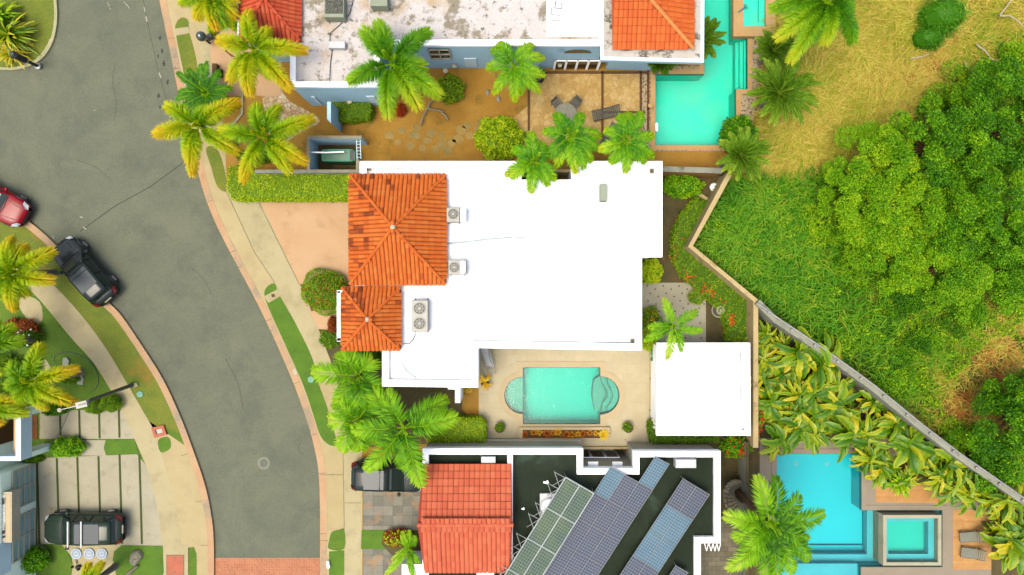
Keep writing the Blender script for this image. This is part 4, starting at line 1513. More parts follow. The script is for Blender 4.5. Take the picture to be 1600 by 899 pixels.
ac('small air conditioner with white side box near the top of the big hip', 708, 336, .72, .8, zW - .28, [(0, .05)], extra=ex_box(.55, 0, .3, .75, .7), fr=.3)
ac('small air conditioner with half white top beside the big hip', 714, 418, .95, .8, zW - .28, [(-.15, 0)], fr=.29, extra=lambda t, p: MB().box((p[0] + .33, p[1], zW + .48), (.26, .7, .03)).build('top_plate', M['white'], t))
ac('tall twin fan air conditioner beside the small hip', 656, 494, .88, 1.75, zW - .28, [(-.02, .42), (-.02, -.42)], fr=.34)
ac('air conditioner with black grille top on the stained roof', 522, 11, 1.1, 1.15, zB - .1, [], m='ac_green', extra=lambda t, p: MB().box((p[0], p[1] + .08, zB + .68), (.95, .9, .04)).build('grille', mat('grille', [(.4, C(60, 64, 56)), (.6, C(130, 134, 116))], 14), t))
ac('slim pale blue air conditioner lying on the stained roof', 526, 70, .95, .38, zB - .1, [], h=.35, m='pale_blue' if False else 'ac_white')
ac('pale green air conditioner cut by the top edge', 592, 0, .95, .7, zB - .1, [], m='ac_green')
ac('small white air conditioner beside the coral roof', 763, 719, .85, .38, zS - .3, [], h=.35, m='ac_white')
ac('white air conditioner in the corner of the dark roof', 1072, 725, 1.2, .5, zS - .3, [], h=.6, m='ac_white')
cb = solo('roof_pipe', MB().tube([P(625, 538, zW), P(640, 537, zW), P(646, 530, zW), P(649, 522, zW + .1)], .025), M['ac_dark'], 'thin dark pipe below the twin fan air conditioner', 'pipe', P(640, 537, zW - .28))
solo('cable', MB().tube([P(553, -5, zB), P(546, 22, zB - .02), P(532, 38, zB - .05), P(516, 52, zB - .05), P(515, 66, zB), P(519, 78, zB - .05), P(516, 100, zB - .05), P(515, 131, zB + .02)], .022), M['black'], 'dark cable curling across the stained flat roof', 'cable', P(530, 60, zB - .12))
vt = thing('roof_vent', 'narrow grey vent box near the north edge of the white roof', 'vent', P(943, 301, zW - .28))
p = P(943, 301, zW + .2)
MB().box((p[0], p[1], zW), (.36, .95, .5)).build('casing', M['ac_green'], vt)
MB().box((p[0], p[1] - .48, zW), (.28, .04, .3)).build('grille', M['ac_dark'], vt)
for lab, x, y in (('small dark roof drain in the northeast corner of the white roof', 1018, 268), ('small dark roof drain at the southeast corner of the white roof', 988, 533), ('small drain beside the top edge of the big hip', 577, 264)):
    p = P(x, y, zW - .28)
    t = thing('roof_drain', lab, 'drain', p, 'roof drains')
    MB().box((p[0], p[1], p[2] + .04), (.24, .26, .08)).build('frame', M['cream_wall'], t)
    MB().box((p[0], p[1], p[2] + .09), (.18, .2, .03)).build('grate', M['dark_metal'], t)
for lab, x, y, s in (('folded white plastic scrap on the dark roof near the rack', 853, 754, .3), ('tiny white scrap on the dark roof by the coral gable', 817, 795, .18)):
    b = MB()
    p = P(x, y, zS - .3)
    b.box((p[0], p[1], p[2] + .05), (s, s * .35, .1), R(-15))
    b.box((p[0] + s * .3, p[1] + .06, p[2] + .09), (s * .4, s * .5, .06), R(30))
    solo('roof_scrap', b, M['white'], lab, 'debris', p)


# ------------------------------------------------------------ vehicles
def paint(name, c, rough=.25, coat=.12):
    m, nt, b, tc = base_mat(name)
    b.inputs['Base Color'].default_value = c
    set_b(b, rough, .14, 0, coat)
    b.inputs['Coat Roughness'].default_value = .06
    bump(nt, b, noise(nt, tc.outputs['Object'], 2.2, 2), .12, .02)
    return m


M['paint_black'] = paint('paint_black', (.008, .012, .010, 1))
M['paint_green'] = paint('paint_dark_green', (.010, .018, .012, 1))
M['paint_red'] = paint('paint_red', C(180, 0, 22, 4.2), .3)
M['car_glass'] = paint('car_glass', (.008, .014, .012, 1), .08, .4)
M['roof_glass'] = paint('roof_glass', (.02, .026, .03, 1), .34, .08)
M['rubber'] = mat('rubber', (.02, .02, .02, 1), 3, .8)
M['rim'] = mat('rim', (.35, .35, .33, 1), 3, .35, metal=.8)
M['lamp_white'] = mat('lamp_white', (.22, .24, .24, 1), 3, .2)
M['lamp_red'] = mat('lamp_red', C(130, 24, 14), 3, .3)


def car(label, px, py, ang, L=4.7, W=1.9, Ht=1.68, pm='paint_black', rails=False, cross=False, pano=True, roofm=None):
    """front along +x before turning"""
    loc = P(px, py, RZ if py < 700 and px < 300 else .02)
    t = thing('parked_car', label, 'car', loc, 'parked cars')
    hL, hW = L / 2, W / 2
    # lower body: stations front to rear (x, half width, top z)
    stt = [(hL, .52, .60), (hL - .06, .72, .74), (hL - .22, .86, .84), (hL - .55, .95, .92), (hL - 1.0, 1.0, .99), (hL - 1.35, 1.0, 1.03), (.2, 1.0, 1.04),
           (-.8, 1.0, 1.05), (-hL + .8, .99, 1.07), (-hL + .35, .95, 1.06), (-hL + .12, .88, 1.0), (-hL + .02, .78, .86), (-hL, .70, .7)]
    rings = []
    for x, w, zt in stt:
        w = w * hW
        zb = .24 if abs(x) < hL - .2 else .36
        r = [(0, zb), (.75, zb), (.93, zb + .06), (.985, zb + .2), (1.0, zb + .36), (.985, zt - .16), (.93, zt - .05), (.82, zt), (.55, zt + .02), (0, zt + .035)]
        ring = [(x, w * a, z) for a, z in r] + [(x, -w * a, z) for a, z in r[1:-1][::-1]]
        rings.append(ring)
    b = MB().loft(rings[::-1])
    b.V = [v + np.array(loc) for v in b.V]
    body = b.build('body', M[pm], t, smooth=True)

    def rel(mb, name, m, parent=None, sm=False):
        mb.V = [v + np.array(loc) for v in mb.V]
        o = mb.build(name, m, t, smooth=sm)
        if parent is not None:
            o.parent = parent
        return o
    # greenhouse: glass shell then roof skin
    gx = [(hL - 1.28, .80, 1.02), (hL - 1.62, .80, 1.24), (hL - 2.0, .80, Ht - .12), (hL - 2.35, .80, Ht - .03), (-.2, .80, Ht), (-hL + 1.0, .79, Ht - .02), (-hL + .62, .77, Ht - .10), (-hL + .28, .76, 1.05)]
    rings = []
    for i, (x, w, zt) in enumerate(gx):
        wb = w * hW * 1.14
        wt_ = w * hW * (1.0 if zt > 1.4 else 1.05)
        f = min(1, max(0, (zt - 1.0) / (Ht - 1.0)))
        wt_ = wb + (w * hW * .88 - wb) * f
        ring = [(x, 0, .95), (x, wb, .97), (x, wt_, max(.99, zt - .06)), (x, wt_ * .9, zt), (x, 0, zt + .02), (x, -wt_ * .9, zt), (x, -wt_, max(.99, zt - .06)), (x, -wb, .97)]
        rings.append(ring)
    rel(MB().loft(rings), 'windows', M['car_glass'], sm=False)
    rings = []
    for x, k, z in [(hL - 2.12, .76, Ht - .06), (hL - 2.4, .80, Ht), (-.2, .82, Ht + .03), (-hL + 1.0, .80, Ht + .01), (-hL + .52, .77, Ht - .06), (-hL + .34, .70, Ht - .12)]:
        w = k * hW * .93
        rings.append([(x, w, z - .09), (x, w * .97, z), (x, w * .5, z + .025), (x, -w * .5, z + .025), (x, -w * .97, z), (x, -w, z - .09)])
    roof = rel(MB().loft(rings), 'roof', M[roofm or pm], sm=True)
    if pano:
        g = MB()
        for x0, x1 in ((-.35, hL - 2.45), (-hL + .95, -.41)):
            g.box(((x0 + x1) / 2, 0, Ht + .048), (x1 - x0, hW * 1.22, .03))
        rel(g, 'sunroof', M['roof_glass'], roof)
    for s in (1, -1):
        # pillars
        for p0_, p1_, r_p in [((.25, s * hW * .915, 1.0), (.2, s * hW * .72, Ht - .06), .045), ((-.75, s * hW * .915, 1.0), (-.8, s * hW * .72, Ht - .06), .045),
                              ((hL - 1.3, s * hW * .88, 1.02), (hL - 2.15, s * hW * .70, Ht - .05), .045), ((-hL + .35, s * hW * .84, 1.05), (-hL + .75, s * hW * .68, Ht - .08), .07)]:
            rel(MB().tube([p0_, p1_], r_p, 4), 'pillar', M[pm])
        m_ = MB().lathe((hL - 1.62, s * (hW + .1), 1.04), [(.06, -.07), (.12, 0), (.1, .08), (.03, .11)], 8, 1.0, 1.1)
        rel(m_, 'mirror', M[pm], sm=True)
        h_ = MB()
        q = [(hL - .05, s * hW * .52, .72), (hL - .12, s * hW * .78, .74), (hL - .42, s * hW * .92, .86), (hL - .36, s * hW * .72, .93), (hL - .14, s * hW * .5, .86)]
        c_ = np.mean(q, 0)
        h_.raw(q + [(x, y, z - .06) for x, y, z in q], [(0, 1, 2, 3, 4) if s < 0 else (4, 3, 2, 1, 0)] + [(i, (i + 1) % 5, (i + 1) % 5 + 5, i + 5) for i in range(5)])
        h_.V = [v + np.array((.02, s * .01, .035)) for v in h_.V]
        rel(h_, 'headlight', M['lamp_white'])
        q = [(-hL + .0, s * hW * .55, .86), (-hL + .06, s * hW * .84, .86), (-hL + .40, s * hW * .96, .98), (-hL + .30, s * hW * .80, 1.06), (-hL + .10, s * hW * .6, 1.03)]
        h_ = MB()
        h_.raw(q + [(x, y, z - .06) for x, y, z in q], [(0, 1, 2, 3, 4) if s > 0 else (4, 3, 2, 1, 0)] + [(i, (i + 1) % 5, (i + 1) % 5 + 5, i + 5) for i in range(5)])
        h_.V = [v + np.array((-.02, s * .01, .03)) for v in h_.V]
        rel(h_, 'taillight', M['lamp_red'])
        for x in (hL - .92, -hL + .95):
            w_ = MB()
            vs = [(r, z) for r, z in ((.2, -.13), (.34, -.12), (.36, 0), (.34, .12), (.2, .13))]
            n = 18
            V, F = [], []
            for r, z in vs:
                for i in range(n):
                    a = 2 * math.pi * i / n
                    V.append((x + r * math.cos(a), s * (hW - .09) + z, .36 + r * math.sin(a)))
            for k in range(4):
                for i in range(n):
                    j = (i + 1) % n
                    F.append((k * n + i, k * n + j, (k + 1) * n + j, (k + 1) * n + i))
            w_.raw(V, F)
            wh = rel(w_, 'wheel', M['rubber'], sm=True)
            r_ = MB()
            V = [(x + .21 * math.cos(2 * math.pi * i / n), s * (hW + .035), .36 + .21 * math.sin(2 * math.pi * i / n)) for i in range(n)]
            r_.raw(V, [tuple(range(n)) if s < 0 else tuple(range(n))[::-1]])
            for k in range(5):
                a = k * 1.257
                r_.box((x + .13 * math.cos(a), s * (hW + .045), .36 + .13 * math.sin(a)), (.06, .02, .06))
            rel(r_, 'rim', M['rim'], wh)
            ar = MB()
            ar.tube([(x + .43 * math.cos(a), s * (hW - .03), .38 + .43 * math.sin(a)) for a in np.linspace(0, math.pi, 9)], .055, 5)
            rel(ar, 'wheel_arch', M['rubber'])
        if rails:
            rr = MB().tube([(hL - 2.3, s * hW * .70, Ht + .02), (hL - 2.5, s * hW * .70, Ht + .07), (-hL + .9, s * hW * .70, Ht + .07), (-hL + .7, s * hW * .70, Ht)], .025, 6)
            rel(rr, 'roof_rail', M['metal'])
    if cross:
        for x in (hL - 2.05 - .05, hL - 2.05 - .85):
            rel(MB().box((x, 0, Ht + .12), (.085, hW * 1.62, .04)), 'crossbar', M['frame_white'])
    gr = MB()
    gr.box((hL - .01, 0, .58), (.06, hW * 1.0, .18))
    rel(gr, 'grille', M['rubber'])
    rel(MB().box((-hL, 0, .5), (.06, hW * 1.2, .14)), 'rear_bumper_insert', M['rubber'])
    pl_ = MB().box((-hL - .02, 0, .8), (.05, .5, .14))
    rel(pl_, 'number_plate', M['cream_wall'])
    hn = MB()
    for s in (1, -1):
        hn.tube([(hL - .35, s * hW * .42, .945), (hL - 1.25, s * hW * .55, 1.045)], .012, 4)
    hn.tube([(hL - 1.3, -hW * .7, 1.055), (hL - 1.22, 0, 1.07), (hL - 1.3, hW * .7, 1.055)], .02, 4)
    rel(hn, 'hood_crease', M['rubber'])
    t.rotation_euler = (0, 0, ang)
    return t


def heading(x0, y0, x1, y1):
    return math.atan2(-(y1 - y0), x1 - x0)


car('black suv parked by the kerb with a pale sunroof', 143, 424, heading(180, 470, 103, 380), 4.65, 1.86, 1.62)
car('red car with its bonnet showing at the left edge', -1, 313, heading(-60, 270, 50, 330), 4.8, 1.88, 1.45, 'paint_red', pano=False)
car('dark green suv on the striped slab driveway with white roof crossbars', 142, 820, heading(200, 820, 80, 820), 4.85, 1.92, 1.66, 'paint_green', cross=True, rails=False)
car('black van partly under the palm and coral roof on slate driveway', 611, 739, heading(560, 738, 660, 740), 4.6, 1.88, 1.7)


# ------------------------------------------------------------ street furniture and small things
def disc(name, label, cat, x, y, r, m, z=.02, group=None, h=.03):
    p = P(x, y, 0)
    b = MB().lathe((p[0], p[1], z), [(r, 0), (r, h), (r * .9, h + .008)], 20)
    o = solo(name, b, m, label, cat, (p[0], p[1], z), group)
    g = MB()
    g.prism(circ(0, 0, r * .7, 20), h + .008, h + .014, [circ(0, 0, r * .58, 20)])
    g.box((0, 0, h + .012), (r * .5, r * .12, .01))
    q = g.build('handle', M['cream_wall'] if m is M['teal'] else M['grey_wall'], None)
    q.parent = o
    return o


disc('utility_cover', 'small teal round cover in the west verge near the street lamp', 'utility cover', 219, 616, .2, M['teal'], group='teal covers')
disc('utility_cover', 'small teal round cover in the long vivid grass strip', 'utility cover', 486, 593, .2, M['teal'], group='teal covers')
for i, (x, d_) in enumerate([(120, 'closest to the grey house'), (140, 'between its two twins'), (160, 'closest to the big boulder')]):
    disc('tank_lid', 'large pale blue round lid in the garden path, ' + d_, 'lid', x, 865, .34, M['lid'], z=.02, group='round blue lids', h=.06)
mh = thing('manhole', 'round worn manhole cover with pale ring in the road', 'manhole', P(412, 724, RZ))
p = P(412, 724, RZ)
MB().prism(circ(p[0], p[1], .40, 32), None, RZ + .006, [circ(p[0], p[1], .25, 32)]).build('ring', mat('ring_grey', C(160, 162, 138), 8), mh)
MB().prism(circ(p[0], p[1], .25, 32), None, RZ + .010).build('cover', mat('cover_grey', C(128, 136, 116), 12, bmp=1), mh)
rc = thing('access_cover', 'square red orange access cover beside the front lawn', 'utility cover', P(274, 882, 0))
MB().prism(PP([(261, 868), (287, 868), (287, 898), (261, 898)]), .0, .035).build('cover', M['red_cover'], rc)
MB().prism(PP([(260, 867), (288, 867), (288, 899), (260, 899)]), .0, .03, [PP([(261, 868), (287, 868), (287, 898), (261, 898)])]).build('frame', M['joint'], rc)
hb_ = MB()
for y in (872, 894):
    q = P(274, y)
    hb_.cyl((q[0], q[1], .035), .05, .012, 8)
hb_.build('handle', M['dark_metal'], rc)
ub_ = thing('utility_box', 'open meter pit with brick red frame at the verge end', 'utility box', P(248, 673, 0))
c4 = [(238, 668), (257, 664), (262, 679), (243, 684)]
MB().prism(PP(c4), 0, .14, [inset(PP(c4), .18)]).build('frame', M['red_cover'], ub_)
MB().prism(inset(PP(c4), .18), 0, .06).build('lid', M['ac_case'], ub_)
bx = thing('stone_block', 'cream stone block at the foot of the street lamp', 'block', P(211, 603, 0))
MB().prism(PP([(206, 600), (215, 598), (217, 603), (208, 606)]), 0, .12).build('block', M['kerb_pale'], bx)
wb = thing('marker_post', 'small white marker by the verge above the brick crossing', 'post', P(512, 882, 0))
MB().box(P(513, 882, .12), (.15, .42, .2), R(10)).build('marker', M['white'], wb)
dr = thing('storm_drain', 'little square drain in the crossing slab of the east verge', 'drain', P(427, 462, 0))
MB().prism(PP([(424, 460), (429, 459), (430, 464), (425, 465)]), .018, .03).build('grate', M['wood_dark'], dr)
dr = thing('storm_drain', 'small kerbside drain slot near the palm cluster', 'drain', P(461, 582, 0))
MB().prism(PP([(457, 578), (462, 575), (465, 584), (460, 586)]), .012, .03).build('grate', M['cream_wall'], dr)

# street lamp: column leans out of the picture centre by perspective only
lp = thing('street_lamp', 'tall grey street lamp with white head over the footpath', 'street lamp', P(207, 602, 0))
p0 = P(207, 602, 0)
topz = 4.55
b = MB()
b.tube([p0, (p0[0], p0[1], .3)], [.17, .15], 10)
b.tube([(p0[0], p0[1], .3), (p0[0] + .0, p0[1] - .25, topz)], [.12, .10], 8)
b.build('pole', mat('pole_grey', C(104, 112, 92), 2, .5), lp)
tp = (p0[0], p0[1] - .25, topz)
a_ = P(93, 641, 5.2)
hd = P(129, 632, 4.9)
MB().tube([tp, hd, a_], [.06, .045, .03], 6).build('arm', M['metal'], lp)
an_ = math.atan2(a_[1] - hd[1], a_[0] - hd[0])
MB().box((hd[0], hd[1], 4.95), (.62, .34, .16), an_).build('lamp_head', M['ac_case'], lp)
b = MB()
b.box((hd[0] + .05, hd[1] + .02, 5.04), (.4, .1, .03), an_)
b.build('clip', M['grey_wall'], lp)
MB().lathe((a_[0], a_[1], 5.1), [(.05, 0), (.12, .04), (.12, .12), (.05, .15)], 12).build('sensor', M['cream_wall'], lp)
q = P(83, 690, .3)
solo('overhead_cable', MB().tube([(hd[0] - .6, hd[1] + .1, 4.8), P(100, 662, 4.0), P(91, 680, 3.2), P(82, 693, 2.6)], .02, 5), M['black'], 'thin black cable hanging from the street lamp to the entrance canopy', 'cable', P(95, 665, 0))
# island lamp
il = thing('bollard_lamp', 'black bollard lamp with pale band rising beside the strap leaved clump', 'lamp', P(60, 104, 0))
p = P(60, 104, 0)
MB().lathe((p[0], p[1], 0), [(.2, 0), (.2, .1), (.1, .14)], 12).build('base', M['metal'], il)
b = MB().lathe((p[0], p[1], 0), [(.10, .1), (.10, 1.1), (.12, 1.15)], 12)
b.build('post', M['black'], il)
MB().lathe((p[0], p[1], 1.15), [(.2, 0), (.2, .06)], 14).build('band', M['cream_wall'], il)
MB().lathe((p[0], p[1], 1.21), [(.19, 0), (.2, .8), (.24, 1.0), (.12, 1.15)], 14).build('lantern', M['black'], il)
gb_ = thing('globe_lamp', 'dark glass globe lamp on a short post by the peach driveway', 'lamp', P(328, 68, 0))
p = P(328, 68, 0)
MB().tube([p, (p[0], p[1], .9)], .07, 8).build('post', M['dark_metal'], gb_)
MB().lathe((p[0], p[1], .9), [(.06, 0), (.2, .06), (.28, .2), (.3, .34), (.26, .5), (.14, .62), (.03, .66)], 18).build('globe', mat('globe', C(70, 92, 84), 1, .08, .8, fine=0), gb_, smooth=True)
MB().box((p[0] + .2, p[1] + .22, .5), (.35, .3, .3), .5).build('junction_box', M['ac_dark'], gb_)
sb = thing('planter_step', 'dark stepped timber boxes beside the peach driveway', 'planter', P(341, 112, 0))
MB().box(P(337, 109, .2), (.28, .65, .4)).build('box', M['wood_dark'], sb)
MB().box(P(344, 115, .15), (.26, .5, .3)).build('box', mat('box_grey', C(84, 76, 48), 2), sb)
solo('gate_rail', MB().tube([P(352, 79, .9), P(374, 97, .9)], .06, 6), M['wood_dark'], 'dark slanting rail lying across the peach driveway under a yellow frond', 'rail', P(363, 88, 0))
solo('gate_rail', MB().tube([P(352, -2, 1.2), P(371, 12, 1.2)], .1, 6), M['wood_dark'], 'thick dark rail reaching the red tiled roof at the top', 'rail', P(362, 5, 0))


# garden things
def pot(name, label, x, y, r, plant=None):
    t = thing(name, label, 'plant pot', P(x, y, 0), 'pots round the pool')
    p = P(x, y, 0)
    MB().lathe((p[0], p[1], .02), [(r * .7, 0), (r, .38), (r * 1.08, .42), (r * .92, .42), (r * .9, .36)], 20).build('pot', M['soil_dark'], t)
    return t


def scatter_leaves(mb, cen, n, rx, ry, rz, size, v0=.2, v1=.8, updir=.6, wid=.45):
    """n folded leaves spread in an ellipsoid"""
    pts = rng.normal(size=(n, 3))
    pts /= np.linalg.norm(pts, axis=1)[:, None]
    pts *= rng.uniform(.55, 1, n)[:, None] ** .5
    pts[:, 2] = np.abs(pts[:, 2])
    c = np.array(cen) + pts * np.array([rx, ry, rz])
    leaf_quads(mb, c, size * rng.uniform(.7, 1.3, n), wid, rng.uniform(v0, v1, n), pts, updir)


def leaf_quads(mb, c, ln, wid, v, outward=None, up=.6):
    n = len(c)
    d = rng.normal(size=(n, 3)) * np.array([1, 1, .45])
    if outward is not None:
        d = d + outward * np.array([.8, .8, .2])
    d /= np.linalg.norm(d, axis=1)[:, None] + 1e-9
    nr = rng.normal(size=(n, 3)) * .55 + np.array([0, 0, up + .4])
    s = np.cross(d, nr)
    s /= np.linalg.norm(s, axis=1)[:, None] + 1e-9
    ln = np.broadcast_to(ln, (n,))[:, None]
    w = ln * wid * .5
    q = np.stack([c, c + d * ln * .5 + s * w, c + d * ln, c + d * ln * .5 - s * w], axis=1)
    mb.quads(q, v)


def frond(mb, o, az, Rr, rise=.9, droop=1.2, wl=.5, n=60, style='fox', v0=.2, v1=.9, lw=.055, curve=0.0, rv=None):
    """one pinnate leaf from o in direction az; Rr horizontal reach"""
    t = np.linspace(.0, 1, n)
    hx = Rr * t
    z = rise * 2.2 * t * (1 - .45 * t) - droop * t ** 2.2
    side = curve * t ** 2
    ca, sa = math.cos(az), math.sin(az)
    C0 = np.stack([o[0] + hx * ca - side * sa, o[1] + hx * sa + side * ca, o[2] + z], 1)
    T = np.gradient(C0, axis=0)
    T /= np.linalg.norm(T, axis=1)[:, None]
    Sd = np.cross(T, [0, 0, 1.0])
    Sd /= np.linalg.norm(Sd, axis=1)[:, None] + 1e-9
    N = np.cross(Sd, T)
    rolls = {'fox': (-60, -32, -8, 16, 40, 66), 'flat': (18,), 'fan': (10, 40)}[style]
    for s in (-1, 1):
        for ro in rolls:
            k = (t > (.14 if style != 'fan' else .05))
            tt = t[k] + rng.uniform(-.006, .006, k.sum())
            nn = len(tt)
            if style == 'fox':
                prof = np.clip((tt - .06) * 4, 0, 1) * (1 - .35 * tt ** 4)
                A = R(74) - R(30) * tt ** 2
            elif style == 'flat':
                prof = np.sin(np.pi * np.clip(tt * .84 + .13, 0, 1)) ** .55
                A = R(66) - R(30) * tt
            else:
                prof = np.sin(np.pi * np.clip(tt * .8 + .18, 0, 1)) ** .7
                A = R(40) - R(14) * tt
            A = A + rng.normal(0, .09, nn)
            rr = R(ro) + rng.normal(0, .14, nn)
            D = (np.cos(A)[:, None] * T[k] + np.sin(A)[:, None] * (s * Sd[k] * np.cos(rr)[:, None] + N[k] * np.sin(rr)[:, None]))
            Ln = (wl * prof * rng.uniform(.85, 1.1, nn))[:, None]
            base = C0[k]
            tip = base + D * Ln
            tip[:, 2] -= Ln[:, 0] * (.22 if style != 'flat' else .30)
            mid = base + D * Ln * .45
            wv = np.cross(D, N[k])
            wv /= np.linalg.norm(wv, axis=1)[:, None] + 1e-9
            wv = wv * (lw * .5)
            q = np.stack([base, mid + wv, tip, mid - wv], 1)
            v = v0 + (v1 - v0) * tt ** 1.3 + rng.uniform(-.17, .17, nn)
            mb.quads(q, np.clip(v, 0, 1))
    mb.tube([tuple(p) for p in C0[::max(1, n // 8)]], [.05 * (1 - .8 * i / 9) for i in range(len(C0[::max(1, n // 8)]))], 4, v=(.55 if rv is None else rv), cap=False)


def palm(label, cx, cy, h, tips, style='fox', m='fox', wl=.62, n=None, rise=.7, droop=1.0, base=None, lw=.05, trunk='trunk', tr=.16, group='palms around the houses', name='palm_tree', v=.0, kind='palm tree', lab=None):
    c = P(cx, cy, h)
    b0 = base and P(base[0], base[1], 0) or (c[0], c[1], 0)
    t = thing(name, label, kind, (b0[0], b0[1], 0), group)
    tb_ = MB()
    k = 8
    pts, rad = [], []
    for i in range(k + 1):
        f = i / k
        pts.append((b0[0] + (c[0] - b0[0]) * f, b0[1] + (c[1] - b0[1]) * f, (h - .45) * f))
        rad.append(tr * (1.35 - .5 * f + (.25 if i == 0 else 0)))
    tb_.tube(pts, rad, 10)
    tb_.build('trunk', M[trunk], t, smooth=True)
    MB().tube([(c[0], c[1], h - .5), (c[0], c[1], h - .2), (c[0], c[1], h + .05)], [tr * .9, tr * .8, tr * .35], 8).build('crown_shaft', M['shaft'], t)
    for tip in tips:
        tx, ty = tip[0], tip[1]
        vv = tip[2] if len(tip) > 2 else .5
        e_ = P(tx, ty, h - .4)
        az = math.atan2(e_[1] - c[1], e_[0] - c[0])
        Rr = math.hypot(e_[0] - c[0], e_[1] - c[1]) * (.92 if style == 'fox' else .97)
        nn = n or int(26 + Rr * 17)
        b = MB()
        frond(b, c, az, Rr, rise * rnd.uniform(.75, 1.2) * min(1, Rr / 2.2), droop * rnd.uniform(.8, 1.3) * min(1, Rr / 2), wl * rnd.uniform(.92, 1.08), nn, style,
              np.clip(vv * .95 - .42, 0, 1), np.clip(vv + .14, 0, 1), lw, rnd.uniform(-.35, .35))
        b.build('frond', M[m], t, attr=True)
    # unopened spear leaves
    b = MB()
    for i in range(2):
        a = rnd.uniform(0, 6.28)
        frond(b, c, a, .35, 1.0, 0, .18, 16, style, .4, .7, lw)
    b.build('new_leaf', M[m], t, attr=True)
    return t


def auto_tips(cx, cy, r, n, v=.4, jit=.2, dv=.15):
    out = []
    a0 = rnd.uniform(0, 6.28)
    for i in range(n):
        a = a0 + 6.283 * i / n + rnd.uniform(-.15, .15)
        rr = r * rnd.uniform(1 - jit, 1 + jit * .4)
        out.append((cx + rr * math.cos(a), cy + rr * math.sin(a), v + rnd.uniform(-dv, dv)))
    return out


# yellow foxtail palms, north-west garden
palm('yellow foxtail palm over the corner of the red roof', 397, 78, 6.0, [(391, 16, .85), (342, 70, .95), (361, 132, .8), (387, 150, .9), (424, 120, .65), (483, 83, .85), (428, 52, .8), (462, 138, .85)])
palm('yellow palm with orange frond tips reaching over the kerb', 312, 197, 5.0, [(266, 158, .72), (246, 222, 1.0), (372, 155, .95), (291, 250, .7), (306, 278, .95), (366, 245, .75), (336, 178, .6), (318, 172, .55)])
palm('lime foxtail palm between pebble path and long hedge', 415, 215, 5.2, [(428, 163, .62), (494, 194, .75), (341, 212, .62), (392, 255, .62), (461, 267, .7), (377, 287, .85), (480, 256, .9), (448, 228, .2), (398, 168, .55)])
palm('yellow foxtail palm cut by the top edge above the footpath', 334, -8, 5.0, [(314, 34, .85), (352, 44, .35), (286, 16, .6), (368, 30, .8), (330, 46, .9), (300, 5, .7), (372, 0, .8)])
palm('low dark green fan palm beside the east verge', 322, 146, 1.6, auto_tips(322, 146, 44, 15, .15, .2, .12), 'flat', 'palm_green', .42, rise=.5, droop=.3, tr=.12, lw=.07)
# big foxtail over the flat roof
palm('big green foxtail palm overhanging the stained flat roof', 612, 100, 6.4, [(571, 46, .6), (600, 33, .6), (672, 48, .42), (663, 110, .6), (692, 147, .68), (660, 165, .85), (601, 183, .7), (548, 138, .52)], wl=.74, m='palm_green', style='fox')
palm('bright palm in front of the blue wall near the patio', 803, 103, 4.6, [(786, 66, .55), (826, 68, .7), (850, 88, .75), (838, 150, .65), (806, 160, .7), (776, 150, .68), (760, 108, .6), (764, 82, .5), (848, 128, .7), (818, 148, .6)], 'flat', 'palm_green', .55, lw=.075)
palm('feathery green palm leaning over the round patio table', 891, 215, 5.2, [(850, 203, .5), (862, 180, .45), (908, 175, .55), (940, 207, .6), (936, 226, .4), (925, 254, .55), (914, 264, .5), (890, 272, .78), (866, 262, .7), (850, 244, .4), (880, 178, .5)], 'flat', 'palm_green', .55, lw=.08)
palm('feathery palm whose fronds cover the notch of the white roof', 835, 252, 5.4, [(805, 228, .5), (823, 208, .6), (862, 240, .5), (873, 274, .6), (858, 291, .62), (829, 303, .65), (798, 280, .72), (787, 267, .7), (850, 225, .5), (812, 250, .4)], 'flat', 'palm_green', .52, lw=.08)
palm('feathery palm between patio edge and white parapet', 978, 220, 5.2, [(948, 200, .6), (980, 176, .6), (1005, 178, .55), (1022, 218, .6), (1020, 250, .55), (1005, 258, .5), (982, 271, .65), (958, 258, .6), (938, 242, .75), (962, 182, .5)], 'flat', 'palm_green', .55, lw=.08)
# north-east
palm('leaning foxtail palm with grey trunk above the dry grass', 1292, 2, 7.0, [(1200, 14, .5), (1214, 68, .8), (1228, 98, .75), (1262, 64, .3), (1296, 72, .75), (1338, 66, .35), (1326, 20, .35), (1352, -20, .4), (1250, -32, .4), (1300, -45, .4), (1228, 40, .55)], 'fox', 'palm_green', .62, base=(1228, 132))
FANR = dict(style='fan', m='fan', wl=.38, rise=1.0, droop=.7, lw=.07, tr=.14)
palm('round fuzzy palm between dry grass and pool steps', 1217, 146, 3.4, auto_tips(1217, 146, 58, 30, .42), **FANR)
palm('round pale green palm at the south corner of the large pool', 1156, 243, 3.4, auto_tips(1156, 243, 46, 28, .5), **FANR)
palm('small dull green palm beside the peach hot tub', 1208, 80, 2.2, auto_tips(1208, 80, 34, 22, .35), **FANR)
palm('dark palm half under the eave beside the large pool', 1092, 66, 2.4, auto_tips(1092, 66, 38, 24, .25), **FANR)
palm('low palm peeping out under the blue eave near the pool corner', 1032, 100, 1.6, auto_tips(1032, 100, 24, 16, .2), **FANR)
# near the studded patio
palm('lime palm with orange tip between white house and pavilion', 1052, 510, 5.0, [(1030, 466, .75), (1084, 478, .6), (1094, 524, .6), (1066, 548, .55), (1039, 562, 1.0), (1003, 528, .5), (1012, 506, .5)], 'flat', 'palm_bright', .42, lw=.06)
